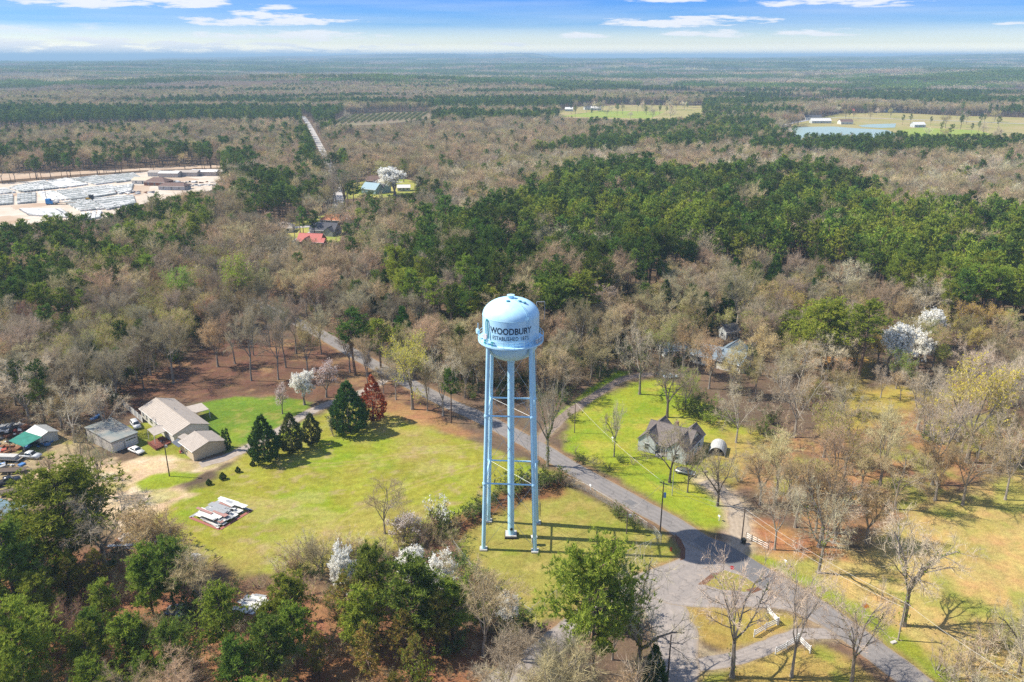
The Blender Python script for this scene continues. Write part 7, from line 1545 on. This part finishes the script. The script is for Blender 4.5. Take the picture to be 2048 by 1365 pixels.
def mailbox(px_, label):
    E = empty('mailbox', PV(*px_), .5, label, 'mailbox'); MB().box((0, 0, .5), (.1, .1, 1.0)).build('post', M_WPAINT, E); b = MB(); pr = [(-.14, 0), (.14, 0), (.14, .18)] + [(.14 * math.cos(t), .18 + .14 * math.sin(t)) for t in np.linspace(.3, 2.84, 6)] + [(-.14, .18)]
    n = len(pr); b.add([(x, -.3, 1.0 + z) for x, z in pr] + [(x, .3, 1.0 + z) for x, z in pr], [tuple(range(n)), tuple(range(2 * n - 1, n - 1, -1))] + [(i, i + n, (i + 1) % n + n, (i + 1) % n) for i in range(n)]); b.build('box', M_WPAINT, E)
mailbox((1181, 980), 'white mailbox at the road beside the hedge'); mailbox((1438, 1042), 'white mailbox on the lime verge'); mailbox((1570, 1132), 'white mailbox on the green verge'); mailbox((1225, 884), 'small white box on a post in the lime lawn')
def slab_thing(px_, dims, label, m, name, cat, rot=.4):
    o = MB().box((0, 0, dims[2] / 2), dims).build(name, m, None, PV(*px_), rot); bm = bmesh.new(); bm.from_mesh(o.data); bmesh.ops.bevel(bm, geom=bm.edges[:], offset=.05, segments=2, affect='EDGES'); bm.to_mesh(o.data); bm.free(); tag(o, label, cat)
slab_thing((1787, 1286), (1.1, .6, .25), 'white concrete slab beside the pale utility pole', M_CONC, 'concrete_slab', 'slab')
slab_thing((1410, 945), (1.2, .6, .35), 'low stone stack on the lawn beside the graphite sedan', M_WOODL, 'stone_stack', 'stones')
slab_thing((1558, 876), (.6, .5, .9), 'small red play block under the large pale tree', mat('play_red', (.6, .04, .05), .5), 'play_block', 'toy')
def logs():
    for i, (bx, by, L_) in enumerate(((1812, 766, 5), (1835, 770, 4), (1846, 773, 5))):
        a = PV(bx, by); o = MB().tube((-L_ / 2, 0, .4), (L_ / 2, 0, .4), .42, .36, 10).build('fallen_log', M_BARK, None, a, -.35 + .1 * i, smooth=True); tag(o, ('first', 'middle', 'last')[i] + ' grey fallen log in the row behind the clearing', 'log', 'fallen logs')
logs()

# ------------------------------------------------------------------ hedges and shrubs that stand alone
SHW = {}
def me_extent(me):
    co = np.empty(len(me.vertices) * 3, np.float32); me.vertices.foreach_get('co', co); co = co.reshape(-1, 3); return float(np.percentile(np.hypot(co[:, 0], co[:, 1]), 92)) * 2
def bush(kind, bx, by, w, h, label, group=None):
    L = SHR[kind]; me = L[int(RNG.integers(len(L)))]; p = PV(bx, by); nat = SHW.setdefault(me.name, max(me_extent(me), 1.0)); sx = w * 1.45 / nat; o = link('shrub', me, None, p, RNG.uniform(0, 6.28), (sx, sx, h / 3.3)); return tag(o, label, 'shrub', group)
for i, (bx, by, w, h) in enumerate(((418, 970, 1.3, 1.5), (446, 959, 1.6, 1.8), (476, 945, 1.3, 1.5), (505, 932, 1.2, 1.3))):
    x, y = P(bx, by); o = plant('cypress', x, y, h, w, ('nearest', 'second', 'third', 'farthest')[i] + ' of four small round conifers in a row on the field', None, 'small_conifer'); o['category'] = 'shrub'
bush('pale', 669, 873, 3.4, 5.4, 'brown twiggy shrub left of the largest cypress')
HEDGE = [(1008, 985), (1030, 990), (1055, 982), (1080, 975), (1100, 970), (1118, 968), (1135, 972), (985, 1005), (962, 1025), (940, 1040), (920, 1050), (898, 1058), (1042, 978), (1068, 970)]
for k, (bx, by) in enumerate(HEDGE): bush(['dark', 'green', 'twig', 'dark'][k % 4], bx, by, RNG.uniform(3.6, 5.2), RNG.uniform(2.6, 3.8), 'dense green bush in the hedge behind the tower legs', 'hedge bushes behind the tower')
HEDGE2 = [(885, 1075), (895, 1092), (908, 1112), (920, 1132), (935, 1150), (952, 1165), (965, 1182), (982, 1200), (1000, 1218), (1018, 1236), (1035, 1250), (925, 1165), (945, 1190), (965, 1215), (985, 1240), (905, 1140), (1005, 1262), (890, 1120)]
for k, (bx, by) in enumerate(HEDGE2): bush(['green', 'twig', 'redtwig', 'dark', 'lime'][k % 5], bx, by, RNG.uniform(3.2, 4.6), RNG.uniform(2.4, 3.6), 'overgrown bush on the fence line left of the tower lawn', 'bushes along the left tower fence')
bush('white', 878, 1060, 4.5, 6.5, 'white topped tall shrub at the hedge corner'); bush('green', 880, 1062, 3.4, 5, 'green shrub under the white topped one')
for k, (bx, by) in enumerate(((1232, 1030), (1240, 1038), (1258, 1048), (1276, 1062))): bush('green', bx, by, 2.4, 2.2 if k else 2.8, 'green vine bush on the road side chain link fence', 'vine bushes on the chain link fence')
for k in range(26):
    t = RNG.uniform(); bx = 560 + t * 330 + RNG.uniform(-30, 30); by = 1125 - 60 * t + RNG.uniform(-14, 30)
    bush(['twig', 'redtwig', 'pale'][k % 3], bx, by, RNG.uniform(3.4, 5.5), RNG.uniform(3, 5.0), 'leafless thicket bush at the lower field edge', 'thicket along the lower field edge')
for k, (bx, by) in enumerate(((1930, 1330), (1965, 1310), (2000, 1345), (1900, 1360), (1990, 1290), (2030, 1380), (1950, 1372), (1875, 1345), (2040, 1290))): bush('pale', bx, by, RNG.uniform(4.5, 6), RNG.uniform(4.5, 6.5), 'pale leafless thicket bush at the lower right field edge', 'pale thicket at the lower right')
for k, (bx, by) in enumerate(((1130, 885), (1160, 920), (1190, 930), (1215, 942), (1150, 905), (1240, 925), (1265, 930))): bush(['twig', 'green'][k % 2], bx, by, RNG.uniform(1.8, 3.0), RNG.uniform(1.2, 2.2), 'low brush on the verge before the grey house', 'roadside brush')
for k, (bx, by) in enumerate(((1380, 830), (1400, 838), (1420, 845), (1440, 838), (1360, 822), (1390, 815), (1415, 820), (1500, 868), (1525, 872), (1545, 850), (1460, 850))): bush(['green', 'dark', 'lime', 'twig'][k % 4], bx, by, RNG.uniform(3.5, 5), RNG.uniform(3, 4.5), 'bush at the upper edge of the lime lawn', 'bushes behind the grey house')
bush('lime', 1205, 1238, 4, 5, 'bright green bush beside the crooked oak'); bush('green', 1220, 1245, 5, 6, 'dark green bush under the crooked oak'); bush('dark', 1250, 1262, 6, 6.5, 'large shadowed evergreen bush left of the crooked oak'); bush('green', 1534, 1240, .8, .9, 'tiny shrub at the white sign fence')
bush('lime', 845, 1385, 4, 7, 'bright lime shrub at the bottom edge of the grove')
for k, (bx, by) in enumerate(((1060, 1375), (1032, 1292), (1020, 1310))): bush(['redtwig', 'twig'][k % 2], bx, by, 4.0, 3.2, 'brushy thicket below the broad light pine', 'thicket at the bottom edge')

# ------------------------------------------------------------------ stone yard far left: rows of crated stone
def yard():
    rng = random.Random(5); M_G = mat('granite_grey', (.40, .42, .40), .8, .2, .3); M_W = mat('granite_white', (.74, .73, .70), .7, .08, .3)
    # blocks: (far-left, far-right, near-right, near-left) in the photograph, share of white, words
    blk = [((-60, 386), (78, 371), (120, 378), (-60, 396), .75, 'white crated stone at the left end of the back row'), ((28, 375), (95, 362), (122, 378), (46, 386), .2, 'grey crated stone in the back row'), ((82, 369), (132, 358), (176, 371), (124, 378), 1.0, 'bright white stone slabs in the middle of the back row'),
           ((140, 360), (195, 353), (228, 366), (192, 371), .3, 'grey green crates right of the white slabs'), ((195, 355), (268, 348), (286, 360), (234, 367), .3, 'grey crates at the right end of the back row'),
           ((-60, 400), (72, 387), (72, 407), (-60, 416), .3, 'grey crates at the left of the middle row'), ((76, 387), (108, 384), (140, 400), (92, 405), .95, 'white stone slabs in the middle row'), ((112, 384), (160, 379), (178, 398), (142, 402), .35, 'grey crates in the middle row'), ((160, 379), (225, 372), (232, 390), (182, 398), .55, 'mixed crates right of the middle row'),
           ((126, 406), (180, 400), (210, 420), (160, 424), .3, 'grey crates of the front row'), ((182, 400), (275, 392), (276, 408), (214, 422), .5, 'mixed crates at the right of the front row'), ((40, 420), (120, 420), (150, 438), (60, 432), .9, 'white slabs in front of the blue truck'), ((160, 428), (206, 424), (200, 438), (165, 442), 1.0, 'white slabs near the trees in front'), ((225, 376), (268, 370), (262, 384), (238, 390), .5, 'loose crates before the office')]
    for a, b, c, d, wh, lab in blk:
        A, B, C_, D = [PV(*q) for q in (a, b, c, d)]; nu = max(2, int(((B - A).length + (C_ - D).length) / 2 / 2.3)); nv = max(2, int(((D - A).length + (C_ - B).length) / 2 / 2.6)); m = MB(); r = math.atan2((B - A).y, (B - A).x)
        for i in range(nu):
            for j in range(nv):
                s, t = (i + .5) / nu, (j + .5) / nv; p = A.lerp(B, s).lerp(D.lerp(C_, s), t)
                if rng.random() < .02 or (i % 12 == 11): continue
                h = 1.15 if wh < .9 else 1.0; rowc = (j * 7 + int(i / 12) * 3) % 10 < wh * 10; m.box((p.x, p.y, h / 2 + .1), (2.05, 1.7 if wh < .9 else 2.5, h + rng.uniform(-.06, .06)), r, 1 if rowc != (rng.random() < .12) else 0)
        o = m.build('stone_crates', [M_G, M_W]); tag(o, lab, 'stone crates', 'blocks of crated stone in the yard', 'stuff')
    for q in ([(238, 380), (262, 372), (300, 372), (296, 386), (262, 396)], [(-60, 398), (70, 384), (72, 388), (-60, 402)], [(20, 412), (120, 404), (126, 408), (30, 420)], [(-60, 440), (20, 432), (60, 440), (0, 456)], [(300, 356), (360, 352), (400, 360), (330, 366)]): sheet('dirt_lane', q, M_CLAY, .13, 1.2)
    heap('crate_heap', (256, 386), (16, 7), 60, [M_S1, M_S2, M_S2, M_S5], 'loose crates and offcuts strewn before the office', 21, (1.0, 3.0), .8, .5); heap('crate_heap', (360, 366), (22, 5), 50, [M_S1, M_S2, M_S6, M_S5], 'scattered pallets behind the yard workshop', 22, (1.0, 3.2), .8, .5); heap('crate_heap', (395, 372), (14, 6), 40, [M_S1, M_S2, M_S2], 'pale rubble rows at the right end of the yard', 23, (1.0, 3.0), .6, .4)
    # blue lorry with long flatbed
    p = PV(100, 410); E = empty('lorry', p, math.radians(4), 'bright blue lorry with a long flat trailer in the stone yard', 'truck'); M_B = mat('lorry_blue', (.04, .26, .62), .35, .05)
    b = MB(); b.add([(-2, -1.3, .8), (2.6, -1.3, .8), (2.6, 1.3, .8), (-2, 1.3, .8), (-2, -1.3, 3.9), (.6, -1.2, 4.0), (.6, 1.2, 4.0), (-2, 1.3, 3.9), (2.5, -1.2, 2.0), (2.5, 1.2, 2.0), (1.2, -1.2, 2.3), (1.2, 1.2, 2.3)], [(3, 2, 1, 0), (4, 5, 6, 7), (0, 4, 7, 3), (0, 1, 8, 10, 5, 4), (2, 3, 7, 6, 11, 9), (1, 2, 9, 8), (8, 9, 11, 10), (10, 11, 6, 5)]); b.build('cab', M_B, E)
    MB().box((0, 0, 0), (.06, 2.1, 1.1)).build('windscreen', M_CGLASS, E, (1.0, 0, 3.1)); MB().box((9, 0, 1.3), (15, 2.5, .3)).build('flatbed', M_WOODL, E); MB().box((4.2, 0, 1.9), (3, 2.3, 1.2)).build('load', M_S1, E)
    for x in (-1.2, 1.6, 4.0, 13.5, 15): 
        for s in (-1, 1): MB().tube((x, s * 1.0, .55), (x, s * 1.3, .55), .55, n=12).build('wheel', M_TYRE, E)
    p = PV(178, 402); E = empty('forklift', p, .2, 'yellow and black forklift in the stone yard', 'forklift'); MB().box((0, 0, 1.1), (3.2, 2.0, 1.6)).build('body', mat('loader_yellow', (.62, .36, .03), .5), E); MB().box((1.6, 0, 2.6), (2.2, 1.9, 2.6)).build('cage', M_S6, E)
    for s in (-.4, .4): MB().box((3.2, s, 2.2), (.25, .2, 4.2)).build('mast', M_S6, E)
    for x in (-1, 1.3):
        for s in (-1, 1): MB().tube((x, s * .9, .6), (x, s * 1.2, .6), .6, n=12).build('wheel', M_TYRE, E)
    p = PV(94, 404); E = empty('yard_light', p, 0, 'dark light pole beside the blue lorry', 'pole'); MB().tube((0, 0, 0), (0, 0, 12), .18, .12, 8).build('pole', M_WOODP, E); MB().box((.6, 0, 11.8), (1.2, .3, .2)).build('lamp_head', M_GALV, E)
yard()
# orchard rows on the red field
def orchard():
    A, B, C_, D = [PV(*q) for q in ((695, 232), (862, 226), (840, 240), (662, 251))]
    for i in range(14):
        for j in range(16):
            p = A.lerp(B, (i + .5) / 14).lerp(D.lerp(C_, (i + .5) / 14), (j + .5) / 16); o = link('orchard_tree', SHR['green'][0], None, (p.x, p.y, .3), RNG.uniform(0, 6.28), (1.4, 1.4, 1.1)); tag(o, 'small round tree in the rows of the red orchard', 'tree', 'orchard rows')
orchard()

# ------------------------------------------------------------------ air: one closed box of thin even haze
def haze():
    me = MB().box((0, 14500, 78), (80000, 46000, 160)).mesh('haze'); o = link('haze', me); tag(o, 'thin pale blue air between the viewer and the distant hills', 'haze', None, 'stuff')
    m, N, L = new_mat('haze'); out = N.new('ShaderNodeOutputMaterial'); v = N.new('ShaderNodeVolumePrincipled'); v.inputs['Color'].default_value = (.46, .69, .88, 1); v.inputs['Density'].default_value = 1.45e-4; v.inputs['Anisotropy'].default_value = .0
    L.new(v.outputs[0], out.inputs['Volume']); me.materials.append(m); o.display_type = 'WIRE'
haze()
